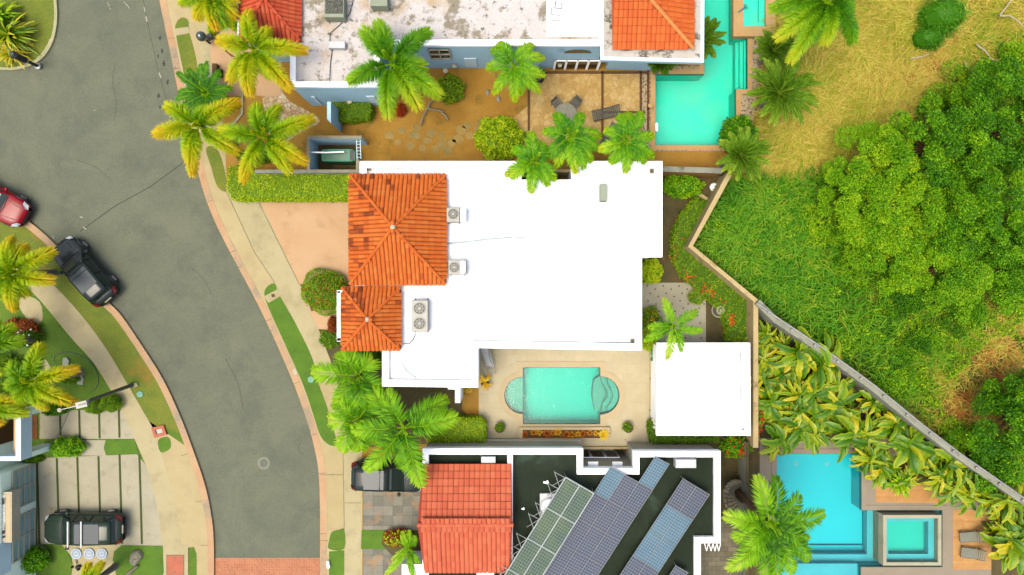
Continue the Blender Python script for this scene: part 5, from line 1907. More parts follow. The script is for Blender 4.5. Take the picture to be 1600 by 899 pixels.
# big bright palms by the slate driveway
BR = dict(style='flat', m='palm_bright', wl=.9, rise=.9, droop=1.1, lw=.085)
palm('largest bright green palm spreading over the black van', 632, 668, 4.6, [(606, 608, .55), (692, 616, .5), (718, 655, .6), (708, 640, .5), (666, 757, .6), (580, 736, .6), (548, 665, .55), (572, 605, .55), (628, 735, .4), (598, 700, .5), (650, 720, .5)], **BR)
palm('bright green palm under the small hip by the footpath', 560, 586, 4.0, [(489, 577, .65), (521, 632, .6), (546, 548, .65), (582, 560, .6), (600, 606, .5), (530, 556, .6), (560, 636, .5), (585, 640, .4)], **BR)
palm('bright green palm hanging over the rounded end of the grass strip', 562, 655, 3.6, [(511, 655, .8), (530, 698, .7), (548, 614, .6), (592, 690, .5), (524, 625, .6), (580, 622, .45), (560, 700, .5)], **BR)
# bottom right
palm('bushy bright palm between the grey court and cyan pool', 1202, 815, 6.0, [(1171, 742, .68), (1216, 744, .1), (1244, 768, .3), (1284, 798, .42), (1270, 868, .4), (1236, 893, .5), (1185, 910, .5), (1136, 890, .7), (1126, 798, .72), (1150, 850, .6), (1262, 838, .35), (1215, 880, .5), (1140, 830, .6), (1240, 800, .15), (1255, 815, .25), (1165, 880, .3), (1200, 900, .3), (1245, 850, .2), (1225, 870, .15), (1150, 815, .6), (1175, 850, .4)], 'flat', 'palm_bright', .82, lw=.085, rise=.9, trunk='trunk_brown')
# west
palm('yellow palm with pale trunk beside the parked black suv', 25, 425, 3.4, [(38, 383, .85), (92, 397, .8), (87, 448, .85), (34, 487, .85), (2, 462, .6), (-22, 425, .6), (-2, 388, .7), (14, 372, .8), (44, 462, .65)])
palm('lime palm with orange tips over the entrance canopy', 52, 597, 4.4, [(76, 540, .62), (122, 574, .88), (123, 622, .85), (74, 638, .72), (12, 606, .5), (18, 575, .4), (30, 640, .7)])
palm('green palm cut by the left edge above the red brown bush', -14, 538, 4.0, [(38, 536, .4), (26, 514, .45), (14, 580, .5), (-5, 500, .5), (-40, 560, .5)], m='fox')
palm('orange tipped palm cut by the left edge by the canopy', -16, 630, 4.6, [(34, 624, 1.0), (44, 650, .6), (12, 656, .9), (-10, 600, .5)])
palm('young yellow palm in the planting bed beside the small porch', 641, 856, 2.0, [(600, 893, .85), (624, 832, .7), (654, 838, .55), (641, 900, .6), (612, 862, .9), (655, 880, .6), (634, 828, .6)], 'flat', 'palm_bright', .34, lw=.06, rise=.6, droop=.5)
palm('small yellow green palm cut by the bottom edge near the lids', 142, 912, 2.6, [(160, 874, .75), (134, 882, .8), (170, 900, .6), (116, 905, .6)], 'fox', 'fox', .4)


# ------------------------------------------------------------ hedges, bushes, clumps
def in_poly(x, y, poly):
    c = np.zeros(np.shape(x), bool)
    n = len(poly)
    for i in range(n):
        x1, y1 = poly[i]
        x2, y2 = poly[(i + 1) % n]
        m = (y1 > y) != (y2 > y)
        c ^= m & (x < (x2 - x1) * (y - y1) / ((y2 - y1) if y2 != y1 else 1e-9) + x1)
    return c


def lump(x, y, s, seed):
    return np.sin(x * s + seed) * np.sin(y * s * 1.2 + seed * 2) * .5 + np.sin(x * s * 2.3 - y * s * 1.7 + seed) * .3


def hedge(label, px, h, m='hedge', dens=330, size=.11, v0=.25, v1=.9, group='clipped hedges', name='hedge', cat='hedge', flowers=None, wob=.04):
    poly = PP(px, h)
    c = poly[0]
    cx, cy = np.mean([p[0] for p in poly]), np.mean([p[1] for p in poly])
    t = thing(name, label, cat, (cx, cy, 0), group)
    b = MB()
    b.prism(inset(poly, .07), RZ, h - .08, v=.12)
    xs_, ys_ = [p[0] for p in poly], [p[1] for p in poly]
    area = (max(xs_) - min(xs_)) * (max(ys_) - min(ys_))
    n = int(area * dens)
    X = rng.uniform(min(xs_), max(xs_), n)
    Y = rng.uniform(min(ys_), max(ys_), n)
    k = in_poly(X, Y, poly)
    X, Y = X[k], Y[k]
    Z = h - .04 + lump(X, Y, 5, cx) * wob * 1.5 + rng.uniform(-.08, .05, len(X))
    v = rng.uniform(v0, v1, len(X)) * (.85 + .3 * lump(X, Y, 2.2, cy))
    leaf_quads(b, np.stack([X, Y, Z], 1), size * rng.uniform(.7, 1.3, len(X)), .5, np.clip(v, 0, 1), None, .9)
    # sides
    P_ = np.array(poly)
    for i in range(len(P_)):
        a, d = P_[i], P_[(i + 1) % len(P_)]
        L = np.linalg.norm(d - a)
        m_ = int(L * h * dens * .7)
        f = rng.uniform(0, 1, m_)[:, None]
        q = a + (d - a) * f
        e1 = (d - a) / (L + 1e-9)
        q = q + np.stack([e1[1] * np.ones(m_), -e1[0] * np.ones(m_)], 1) * rng.uniform(-.05, .05, m_)[:, None]
        z = rng.uniform(0, h, m_)
        leaf_quads(b, np.column_stack([q, z]), size, .5, rng.uniform(v0, v1, m_) * .9, None, .2)
    b.build('foliage', M[m], t, attr=True)
    if flowers:
        f = MB()
        for (x, y, r, n_) in flowers:
            p = P(x, y, h)
            q = rng.normal(size=(n_, 2)) * r / S * .5 + np.array(p[:2])
            leaf_quads(f, np.column_stack([q, h + rng.uniform(.0, .14, n_)]), .13, .8, rng.uniform(.2, .6, n_), None, 1.2)
        f.build('flowers', M['flower'], t, attr=True)
    return t


def bush(label, cx, cy, rx, ry, h, m='bush', n=1800, size=.13, v0=.2, v1=.85, group='garden bushes', name='bush', cat='bush', lobes=6, shag=.12, extra=None, wid=.5):
    """rounded shrub: leaf clumps over an uneven dome"""
    c = P(cx, cy, h * .6)
    t = thing(name, label, cat, (c[0], c[1], 0), group)
    b = MB()
    RX, RY = rx / S * .97, ry / S * .97
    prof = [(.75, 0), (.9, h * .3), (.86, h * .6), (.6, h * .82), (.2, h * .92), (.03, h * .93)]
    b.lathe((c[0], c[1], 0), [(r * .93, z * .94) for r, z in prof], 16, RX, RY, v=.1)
    n = int(n * max(1, RX * RY * .9))
    u = rng.uniform(0, 2 * np.pi, n)
    w = rng.uniform(0, 1, n) ** .6
    ph = w * np.pi / 2
    r = np.sin(ph)
    lob = 1 + .07 * np.sin(u * lobes + cx) + .05 * np.sin(u * (lobes + 3) + cy)
    sc = lob * (1 - rng.uniform(0, shag, n))
    X = c[0] + RX * r * np.cos(u) * sc
    Y = c[1] + RY * r * np.sin(u) * sc
    Z = h * (.25 + .75 * np.cos(ph)) * sc + lump(X, Y, 6, cx) * .06 * h
    v = rng.uniform(v0, v1, n) * (.85 + .35 * lump(X, Y, 5, cx + cy))
    out = np.stack([r * np.cos(u), r * np.sin(u), np.cos(ph)], 1)
    leaf_quads(b, np.stack([X, Y, Z], 1), size * rng.uniform(.7, 1.3, n), wid, np.clip(v, 0, 1), out, .6)
    b.build('foliage', M[m], t, attr=True)
    if extra:
        mm, k, ss, vv0, vv1 = extra
        f = MB()
        u = rng.uniform(0, 6.28, k)
        rr = rng.uniform(0, .95, k) ** .6
        q = np.stack([c[0] + RX * rr * np.cos(u), c[1] + RY * rr * np.sin(u), h * np.sqrt(1 - rr ** 2 * .85) + .06], 1)
        leaf_quads(f, q, ss, .8, rng.uniform(vv0, vv1, k), None, 1.2)
        f.build('flowers', M[mm], t, attr=True)
    return t


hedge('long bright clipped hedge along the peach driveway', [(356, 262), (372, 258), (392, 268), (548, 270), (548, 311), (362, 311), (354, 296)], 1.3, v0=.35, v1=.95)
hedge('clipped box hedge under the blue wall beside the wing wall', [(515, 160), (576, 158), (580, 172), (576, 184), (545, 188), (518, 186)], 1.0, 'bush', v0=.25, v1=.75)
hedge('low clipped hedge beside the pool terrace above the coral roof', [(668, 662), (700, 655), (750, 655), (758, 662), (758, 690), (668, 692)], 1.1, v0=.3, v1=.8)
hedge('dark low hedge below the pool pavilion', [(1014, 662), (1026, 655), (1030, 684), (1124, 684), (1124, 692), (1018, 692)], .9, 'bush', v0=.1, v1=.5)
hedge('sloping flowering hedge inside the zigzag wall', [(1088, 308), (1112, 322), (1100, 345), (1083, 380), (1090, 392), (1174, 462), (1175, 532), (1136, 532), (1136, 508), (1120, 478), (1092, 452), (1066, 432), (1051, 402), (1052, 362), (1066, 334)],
      .75, 'bush', 300, .12, .3, .8, 'clipped hedges', wob=.12,
      flowers=[(1076, 433, 9, 26), (1102, 452, 6, 14), (1113, 458, 7, 16), (1143, 505, 5, 20), (1142, 495, 5, 12), (1128, 470, 8, 8), (1058, 385, 12, 8), (1056, 405, 10, 8)])
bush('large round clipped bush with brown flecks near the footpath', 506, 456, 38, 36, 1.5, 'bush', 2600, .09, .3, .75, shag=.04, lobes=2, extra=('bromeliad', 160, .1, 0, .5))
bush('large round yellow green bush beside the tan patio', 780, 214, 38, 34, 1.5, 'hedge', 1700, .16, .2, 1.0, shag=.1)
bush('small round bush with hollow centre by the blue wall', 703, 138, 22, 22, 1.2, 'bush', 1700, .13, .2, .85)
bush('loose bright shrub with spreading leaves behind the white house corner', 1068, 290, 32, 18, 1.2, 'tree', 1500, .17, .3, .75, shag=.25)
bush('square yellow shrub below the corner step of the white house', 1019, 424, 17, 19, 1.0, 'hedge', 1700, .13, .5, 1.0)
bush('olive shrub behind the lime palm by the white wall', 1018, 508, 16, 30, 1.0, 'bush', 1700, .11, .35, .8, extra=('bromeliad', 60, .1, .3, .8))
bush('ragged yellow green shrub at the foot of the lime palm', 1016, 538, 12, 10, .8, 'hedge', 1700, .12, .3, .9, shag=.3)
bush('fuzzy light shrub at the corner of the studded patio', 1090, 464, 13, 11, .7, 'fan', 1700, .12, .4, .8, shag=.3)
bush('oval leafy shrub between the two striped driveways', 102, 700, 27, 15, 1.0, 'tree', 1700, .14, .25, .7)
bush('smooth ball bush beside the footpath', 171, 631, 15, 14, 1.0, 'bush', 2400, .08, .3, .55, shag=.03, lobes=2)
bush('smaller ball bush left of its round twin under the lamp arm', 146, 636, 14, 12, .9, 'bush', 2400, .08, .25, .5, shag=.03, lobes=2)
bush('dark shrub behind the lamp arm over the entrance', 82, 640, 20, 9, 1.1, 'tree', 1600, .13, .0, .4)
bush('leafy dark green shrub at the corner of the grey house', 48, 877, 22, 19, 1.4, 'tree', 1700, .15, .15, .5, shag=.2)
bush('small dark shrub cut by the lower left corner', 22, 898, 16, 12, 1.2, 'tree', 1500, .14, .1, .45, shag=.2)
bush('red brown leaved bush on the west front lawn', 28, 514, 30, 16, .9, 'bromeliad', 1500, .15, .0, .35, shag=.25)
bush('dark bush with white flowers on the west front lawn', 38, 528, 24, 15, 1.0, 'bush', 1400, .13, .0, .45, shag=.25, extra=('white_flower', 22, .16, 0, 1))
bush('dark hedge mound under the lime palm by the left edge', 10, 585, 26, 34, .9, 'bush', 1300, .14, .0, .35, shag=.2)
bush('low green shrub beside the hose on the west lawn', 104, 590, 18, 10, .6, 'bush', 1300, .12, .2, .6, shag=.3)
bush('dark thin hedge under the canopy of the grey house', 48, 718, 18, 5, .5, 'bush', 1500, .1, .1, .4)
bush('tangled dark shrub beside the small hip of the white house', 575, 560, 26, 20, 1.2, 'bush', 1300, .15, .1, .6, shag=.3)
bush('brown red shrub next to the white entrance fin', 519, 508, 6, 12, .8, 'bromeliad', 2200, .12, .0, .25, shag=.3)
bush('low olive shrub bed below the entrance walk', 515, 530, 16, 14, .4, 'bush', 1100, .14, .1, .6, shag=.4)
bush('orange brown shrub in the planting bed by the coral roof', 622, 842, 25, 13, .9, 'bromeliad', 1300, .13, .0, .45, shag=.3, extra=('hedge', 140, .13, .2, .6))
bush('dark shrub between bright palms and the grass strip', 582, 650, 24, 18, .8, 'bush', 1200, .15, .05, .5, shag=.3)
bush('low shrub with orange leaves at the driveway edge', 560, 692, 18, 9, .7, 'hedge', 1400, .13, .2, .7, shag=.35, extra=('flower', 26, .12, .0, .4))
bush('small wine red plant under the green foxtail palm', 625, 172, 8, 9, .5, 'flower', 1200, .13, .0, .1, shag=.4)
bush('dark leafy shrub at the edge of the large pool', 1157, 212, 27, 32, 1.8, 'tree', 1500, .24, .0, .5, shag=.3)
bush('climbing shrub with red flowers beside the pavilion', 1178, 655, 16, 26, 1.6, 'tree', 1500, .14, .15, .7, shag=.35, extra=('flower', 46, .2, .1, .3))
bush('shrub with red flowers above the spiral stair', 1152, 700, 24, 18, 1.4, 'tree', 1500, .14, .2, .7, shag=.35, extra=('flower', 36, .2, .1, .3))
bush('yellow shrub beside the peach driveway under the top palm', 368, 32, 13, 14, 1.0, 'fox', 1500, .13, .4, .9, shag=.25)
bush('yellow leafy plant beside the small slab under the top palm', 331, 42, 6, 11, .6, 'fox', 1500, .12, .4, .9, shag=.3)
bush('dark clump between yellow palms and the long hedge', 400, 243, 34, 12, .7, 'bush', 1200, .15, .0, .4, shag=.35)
bush('soft green low tree in the dry grass at the top', 1478, 22, 38, 30, 3.0, 'grass_wild', 1800, .22, .12, .42, shag=.35, wid=.16)
bush('darker green low shrub beside a grey stump in the dry grass', 1452, 58, 27, 19, 2.2, 'grass_wild', 1800, .22, .02, .3, shag=.35, wid=.16)
solo('stump', MB().lathe(P(1450, 29, 0), [(.45, 0), (.42, 1.2), (.3, 1.5), (.05, 1.6)], 10), M['rock'], 'small grey brown stump between the two soft green shrubs', 'stump', P(1450, 29, 0))

# pots
for lab, x, y in (('round pot with a dark plant at the lower left of the pool terrace', 781, 667), ('round pot with a dark plant at the lower right of the pool terrace', 980, 667)):
    t = pot('plant_pot', lab, x, y, .28)
    p = P(x, y, .3)
    b = MB()
    scatter_leaves(b, (p[0], p[1], .35), 260, .27, .27, .22, .12, .1, .5)
    b.build('plant', M['bush'], t, attr=True)
t = pot('plant_pot', 'pot with a yellow spidery plant at the foot of the pale stair', 758, 597, .24)
p = P(758, 597, .4)
b = MB()
for i in range(26):
    a = rnd.uniform(0, 6.28)
    L = rnd.uniform(.35, .7)
    d = np.array([math.cos(a), math.sin(a)])
    s_ = np.array([-d[1], d[0]]) * .05
    q0, q1 = np.array(p[:2]), np.array(p[:2]) + d * L
    mid = np.array(p[:2]) + d * L * .5
    b.raw([(*(q0), .45), (*(mid + s_), .62), (*q1, .4), (*(mid - s_), .62)], [(0, 1, 2, 3)], v=rnd.uniform(.6, 1))
b.build('plant', M['bromeliad'], t, attr=True)


# bromeliads in the pool planter
pb_ = thing('pool_planter', 'low stone planter box along the near side of the terrace pool', 'planter', P(884, 679, 0))
o_ = PP([(811, 668), (953, 668), (953, 686), (811, 686)], .25)
MB().prism(o_, .0, .25, [PP([(817, 672), (948, 672), (948, 685), (817, 685)], .25)]).build('rim', M['coping'], pb_)
MB().prism(PP([(817, 672), (948, 672), (948, 685), (817, 685)], .2), None, .18).build('soil', M['wood_dark'], pb_)


def rosette(t, name, p, r, n, m, v0, v1, z=.2, w=.3, lift=.35):
    b = MB()
    for i in range(n):
        a = 6.283 * i / n + rnd.uniform(-.2, .2)
        L = r * rnd.uniform(.7, 1.1)
        d = np.array([math.cos(a), math.sin(a)])
        s_ = np.array([-d[1], d[0]]) * L * w * .5
        q = np.array(p[:2])
        V = [(*(q + d * .02), z), (*(q + d * L * .45 + s_), z + lift * L), (*(q + d * L), z + lift * L * .7), (*(q + d * L * .45 - s_), z + lift * L)]
        b.raw(V, [(0, 1, 2, 3)], v=np.clip([v0, (v0 + v1) / 2, v1, (v0 + v1) / 2], 0, 1))
    return b


BN = ['first', 'second', 'third', 'fourth', 'fifth', 'sixth', 'seventh', 'eighth', 'ninth', 'tenth', 'eleventh', 'twelfth']
for i, x in enumerate([820, 834, 843, 855, 864, 872, 885, 893, 903, 911, 922, 931]):
    y = 678 + rnd.uniform(-2.5, 3)
    p = P(x, y, .3)
    b = rosette(None, '', p, rnd.uniform(.2, .32), 14, None, .05 + .2 * (i % 3), .6 + .15 * (i % 3))
    solo('bromeliad', b, M['bromeliad'], BN[i] + ' orange and yellow bromeliad from the west end of the pool planter', 'plant', (p[0], p[1], .2), 'bromeliads in the pool planter', attr=True)
p = P(943, 680, .3)
solo('bromeliad', rosette(None, '', p, .42, 26, None, .75, 1.0), M['bromeliad'], 'bright yellow bromeliad at the right end of the pool planter', 'plant', (p[0], p[1], .2), 'bromeliads in the pool planter', attr=True)
for x, y, w_ in ((727, 609, 'touching'), (733, 610, 'farther from')):
    p = P(x, y, .3)
    b = rosette(None, '', p, .25, 16, None, .7, 1.0)
    solo('bromeliad', b, M['bromeliad'], 'small yellow plant ' + w_ + ' the white buttress', 'plant', (p[0], p[1], .2), 'yellow plants by the buttress', attr=True)


# strap leaved clump on the island
def strap_plant(label, cx, cy, r, n, h, m, v0, v1, w=.09, name='strap_leaf_plant', group=None, z0=0.0):
    c = P(cx, cy, h * .5)
    b = MB()
    V, vals = [], []
    for i in range(n):
        a = rnd.uniform(0, 6.283)
        L = r / S * rnd.uniform(.6, 1.08)
        el = rnd.uniform(.25, 1.2)
        d = np.array([math.cos(a), math.sin(a), 0])
        s_ = np.array([-d[1], d[0], 0]) * w * rnd.uniform(.8, 1.2)
        bz = z0 + rnd.uniform(.1, h * .5)
        pts = []
        for k in range(6):
            f = k / 5
            pts.append(np.array([c[0], c[1], bz]) + d * L * (f if el < .8 else f * .8) + np.array([0, 0, h * (f * el * 1.3 - .75 * f * f)]))
        vv = rnd.uniform(v0, v1)
        for k in range(5):
            w0 = math.sin(math.pi * min(1, .18 + .8 * k / 5)) ** .6
            w1 = math.sin(math.pi * min(1, .18 + .8 * (k + 1) / 5)) ** .6
            V.append([pts[k] - s_ * w0, pts[k] + s_ * w0, pts[k + 1] + s_ * w1, pts[k + 1] - s_ * w1])
            vals.append(min(1, vv + .05 * k))
    b.quads(np.array(V), vals)
    t = thing(name, label, 'plant', (c[0], c[1], 0), group)
    b.build('leaves', M[m], t, attr=True)
    return t


strap_plant('large strap leaved clump with yellow outer leaves on the island', 12, 54, 44, 150, 1.6, 'banana', .0, .75, .07)
strap_plant('lime green strap leaved clump at the very corner of the island', -2, 24, 34, 70, 1.9, 'tree', .3, .8, .08)
strap_plant('low orange strap leaves at the foot of the bollard lamp', 20, 84, 26, 60, .9, 'banana', .6, 1.0, .05)
strap_plant('fan leaved green plant over the wooden garden deck', 1404, 755, 27, 60, 1.0, 'tree', .2, .7, .06)
strap_plant('dark clump between pool terrace corner and planting bed', 1386, 728, 22, 70, .9, 'bush', .0, .5, .05)

# banana and bird of paradise thicket along the fence
FX = [1184, 1212, 1290, 1364, 1440, 1500, 1640]
FY = [472, 500, 552, 606, 668, 714, 812]


def big_leaf_mesh(seed, n, size):
    r = random.Random(seed)
    V, vals = [], []
    for i in range(n):
        a = r.uniform(0, 6.283)
        L = size * r.uniform(.75, 1.15)
        w = L * (r.uniform(.08, .14) if seed % 2 else r.uniform(.14, .22))
        el = r.uniform(.15, .95)
        turn = r.uniform(-1.2, 1.2)
        roll = r.uniform(-.5, .5)
        base = np.array([r.uniform(-.2, .2), r.uniform(-.2, .2), r.uniform(.9, 1.7)])
        vv = r.choice([r.uniform(.0, .25), r.uniform(.1, .5), r.uniform(.2, .6), r.uniform(.35, .85)])
        jag = [r.uniform(.62, 1.05) for _ in range(2 * 12)]
        K_ = 11
        pts, sd_ = [], []
        x = base.copy()
        ang = a
        for k in range(K_ + 1):
            f = k / K_
            pts.append(x.copy())
            sd_.append(np.array([-math.sin(ang), math.cos(ang), math.sin(roll) * .6]))
            x = x + np.array([math.cos(ang), math.sin(ang), el * (1 - 2.3 * f) * .9]) * L / K_
            ang += turn / K_
        for k in range(K_):
            w0 = w * (math.sin(math.pi * min(1, .06 + .9 * k / K_)) ** .55)
            w1 = w * (math.sin(math.pi * min(1, .06 + .9 * (k + 1) / K_)) ** .55) * (1 if k < K_ - 1 else .15)
            fold = .28
            for s in (-1, 1):
                jj = jag[k + (12 if s > 0 else 0)]
                jj2 = jag[k + 1 + (12 if s > 0 else 0)] if k < K_ - 1 else 1
                e0 = pts[k] + sd_[k] * s * w0 * jj + np.array([0, 0, fold * w0])
                e1 = pts[k + 1] + sd_[k + 1] * s * w1 * jj2 + np.array([0, 0, fold * w1])
                V.append([pts[k], e0, e1, pts[k + 1]] if s < 0 else [pts[k], pts[k + 1], e1, e0])
                va, vb2 = vv - .12, vv + .16 + .25 * (k / K_) ** 3
                vals.append([va, va if s > 0 else vb2, vb2, vb2 if s > 0 else va])
    return np.array(V), np.clip(np.array(vals), 0, 1)


protos = []
spots = []
tries = 0
while tries < 9000:
    tries += 1
    x, y = rnd.uniform(1186, 1625), rnd.uniform(505, 880)
    yf = np.interp(x, FX, FY) + 20 + (6 if x > 1300 else 0)
    lo = 688 if x < 1345 else np.interp(x, [1345, 1372, 1470, 1500, 1552, 1600, 1640], [690, 742, 770, 782, 800, 850, 880])
    if x < 1198 or y < yf or y > lo - 4:
        continue
    if all((x - a) ** 2 + (y - b_) ** 2 > 25 ** 2 for a, b_ in spots):
        spots.append((x, y))
spots += [(1562, 830), (1580, 860), (1600, 832)]
ORD = ['first', 'second', 'third', 'fourth', 'fifth', 'sixth', 'seventh', 'eighth', 'ninth', 'tenth', 'eleventh', 'twelfth', 'thirteenth', 'fourteenth', 'fifteenth', 'sixteenth', 'seventeenth', 'eighteenth', 'nineteenth', 'twentieth']


def zone(x, y):
    yf = np.interp(x, FX, FY)
    if x < 1216:
        return 'down the tan boundary wall'
    if y - yf < 50:
        return 'hugging the diagonal fence'
    if x < 1350:
        return 'overhanging the cyan pool terrace' if y > 640 else 'in the inner thicket'
    return 'beside the wooden decks'


zn = {}
for x, y in sorted(spots, key=lambda q: q[0] * .6 + q[1]):
    zn.setdefault(zone(x, y), []).append((x, y))
LBL = {}
for k_z, lst in zn.items():
    for j, q in enumerate(lst):
        LBL[q] = '%s broad leaved plant, counted from the fence corner, %s' % (ORD[min(j, 19)], k_z)
for i, (x, y) in enumerate(spots):
    if i < 7:
        V, vals = big_leaf_mesh(i + 3, (38, 24)[i % 2], (1.1, 1.4)[i % 2])
        b = MB()
        b.quads(V, vals)
        t = thing('broad_leaf_plant', LBL[(x, y)], 'plant', (0, 0, 0), 'broad leaved plants along the diagonal fence')
        b.build('leaves', M['banana'], t, attr=True)
        st_ = MB()
        for q in range(5):
            st_.tube([(rnd.uniform(-.15, .15), rnd.uniform(-.15, .15), 0), (rnd.uniform(-.2, .2), rnd.uniform(-.2, .2), 1.3)], .04, 5)
        st_.build('stems', M['shaft'], t)
        protos.append(t)
    else:
        t = copy_tree(protos[i % 7])
        t['label'] = LBL[(x, y)]
    t.location = (*P(x, y, 1.6)[:2], 0)
    t.rotation_euler = (rnd.uniform(-.28, .28), rnd.uniform(-.28, .28), rnd.uniform(0, 6.28))
    sc = rnd.uniform(.6, 1.2)
    t.scale = (sc, sc, sc * rnd.uniform(.85, 1.1))
sheet('thicket_soil', [(1186, 480), (1640, 830), (1640, 810), (1549, 800), (1549, 797), (1480, 755), (1480, 700), (1340, 690), (1187, 686)], .011, M['soil_dark'])
for lab, x, y in (('small dark fan leaved plant in the corner behind the tan wall', 1196, 535), ('dark leafy plant between tan wall and fence corner', 1204, 560)):
    strap_plant(lab, x, y, 20, 40, .9, 'bush', .0, .4, .05)


# ------------------------------------------------------------ wild ground
def hgt(x, y):
    return .25 * np.sin(x * .55 + 1) * np.sin(y * .45) + .12 * np.sin(x * 1.7 + y * 1.1) + .3


WALLX = [(1186, 100), (1140, 275), (1081, 385), (1184, 468)]
wild = [(1216, -80), (1200, 90), (1180, 240), (1142, 276), (1083, 385), (1186, 468), (1214, 494), (1292, 546), (1366, 600), (1442, 662), (1502, 708), (1660, 826), (1660, -80)]
wp = PP(wild, .2)
gx_, gy_ = np.meshgrid(np.linspace(P(1060, 0)[0], P(1780, 0)[0], 100), np.linspace(P(0, 960)[1], P(0, -160)[1], 130))


def dist_edge(x, y, poly):
    d = np.full(np.shape(x), 1e9)
    n = len(poly)
    for i in range(n - 2):
        a, b_ = np.array(poly[i]), np.array(poly[i + 1])
        ab = b_ - a
        tt = np.clip(((x - a[0]) * ab[0] + (y - a[1]) * ab[1]) / (ab @ ab), 0, 1)
        d = np.minimum(d, np.hypot(x - a[0] - ab[0] * tt, y - a[1] - ab[1] * tt))
    return d


ins = in_poly(gx_, gy_, wp)
de = dist_edge(gx_, gy_, wp)
gz = np.where(ins, hgt(gx_, gy_) * np.clip(de / 1.2, 0, 1) + .01, -.05 * np.ones_like(gx_) - .25)
b = MB()
ny, nx = gx_.shape
V = np.stack([gx_.ravel(), gy_.ravel(), gz.ravel()], 1)
I_ = ins.ravel()
F = [f for f in [(j * nx + i, j * nx + i + 1, (j + 1) * nx + i + 1, (j + 1) * nx + i) for j in range(ny - 1) for i in range(nx - 1)] if all(I_[k] for k in f)]
b.raw(V, F)
o = b.build('wild_terrain', mat('wild_ground', [(.3, C(64, 84, 22)), (.5, C(110, 108, 34)), (.7, C(156, 136, 48))], .35, fine=.35, fscale=6), smooth=True)
tag(o, kind='structure')


def dryness(px, py):
    """0 green .. 1 straw, read from the photograph's zones"""
    d = np.zeros_like(px)
    # straw field, upper part
    edge = np.interp(px, [1180, 1230, 1270, 1330, 1420, 1450, 1520, 1600], [290, 292, 280, 242, 190, 150, 115, 100])
    d = np.clip((edge - py) / 28 + .5, 0, 1)
    return d


def blades(n, region, fsel, Lr, wr, arch, zoff, vfun, lie=.6):
    X = rng.uniform(region[0], region[2], n)
    Y = rng.uniform(region[1], region[3], n)
    wpt = P(0, 0, .3)
    k_ = (H - .4) / H / S
    x, y = (X - 800) * k_, -(Y - 449.5) * k_
    m_ = in_poly(x, y, wp) & (rng.uniform(0, 1, n) < fsel(X, Y))
    m_ &= dist_edge(x, y, wp) > .12
    X, Y, x, y = X[m_], Y[m_], x[m_], y[m_]
    n = len(x)
    L = rng.uniform(*Lr, n)[:, None]
    w = rng.uniform(*wr, n)[:, None]
    # combed directions with local swirl
    a = rng.uniform(0, 2 * np.pi, n) * lie + (np.sin(x * .9) + np.cos(y * .8) * 2 + 1.2) * (1 - lie * .4)
    d = np.stack([np.cos(a), np.sin(a), np.zeros(n)], 1)
    s = np.stack([-np.sin(a), np.cos(a), np.zeros(n)], 1) * w * .5
    z = hgt(x, y) * np.clip(dist_edge(x, y, wp) / 1.2, 0, 1) + rng.uniform(0, 1, n) * zoff
    p0 = np.stack([x, y, z], 1)
    up = np.array([0, 0, 1.0])
    p1 = p0 + d * L * .4 + up * L * arch
    p2 = p0 + d * L * .8 + up * L * arch * .95
    p3 = p0 + d * L * 1.05 + up * L * arch * .45
    v = vfun(X, Y, x, y, n)
    q1 = np.stack([p0 - s * .6, p0 + s * .6, p1 + s, p1 - s], 1)
    q2 = np.stack([p1 - s, p1 + s, p2 + s * .7, p2 - s * .7], 1)
    q3 = np.stack([p2 - s * .7, p2 + s * .7, p3 + s * .1, p3 - s * .1], 1)
    return np.concatenate([q1, q2, q3]), np.concatenate([v, v, v])


def patch(x, y, s=1.0, q=0.0):
    return (np.sin(x * .9 * s + 1.3 * np.sin(y * .7 * s + q)) * np.sin(y * 1.1 * s + 1.1 * np.sin(x * .8 * s - q)))


def brown_zone(X, Y):
    f = np.exp(-(((X - 1560) / 55) ** 2 + ((Y - 590) / 75) ** 2)) + .9 * np.exp(-(((X - 1500) / 30) ** 2 + ((Y - 640) / 40) ** 2)) + .7 * np.exp(-(((X - 1360) / 26) ** 2 + ((Y - 455) / 20) ** 2)) \
        + .6 * np.exp(-(((X - 1310) / 14) ** 2 + ((Y - 475) / 20) ** 2)) + .5 * np.exp(-(((X - 1405) / 16) ** 2 + ((Y - 545) / 18) ** 2)) + .55 * np.exp(-(((X - 1290) / 14) ** 2 + ((Y - 385) / 24) ** 2)) \
        + .5 * np.exp(-(((X - 1325) / 16) ** 2 + ((Y - 420) / 14) ** 2))
    return np.clip(f, 0, 1)


def vdry(X, Y, x, y, n):
    v = .70 + .07 * patch(x, y) + rng.normal(0, .10, n)
    v += .16 * np.exp(-(((X - 1470) / 60) ** 2 + ((Y - 130) / 60) ** 2)) + .12 * (X > 1500) * patch(x, y, 1.3, 2)
    gr = np.clip((X - 1470) / 80, 0, 1) * (Y > 40) * (patch(x, y, .8, 4) > -.1)
    v -= .34 * gr * rng.uniform(0, 1, n)
    v -= .25 * np.clip(patch(x, y, .7, 9) - .5, 0, 1)
    return np.clip(v, 0.05, 1)


def vgreen(X, Y, x, y, n):
    v = .22 + .14 * patch(x, y, 1.2) + rng.normal(0, .12, n) + .10 * patch(x, y, 4.1, 7)
    v += .22 * np.clip((X - 1350) / 200, 0, 1) * (Y > 420) + .10 * patch(x, y, 2.3, 5)
    v += .82 * brown_zone(X, Y) * rng.uniform(.3, 1.1, n)
    return np.clip(v, 0, 1)


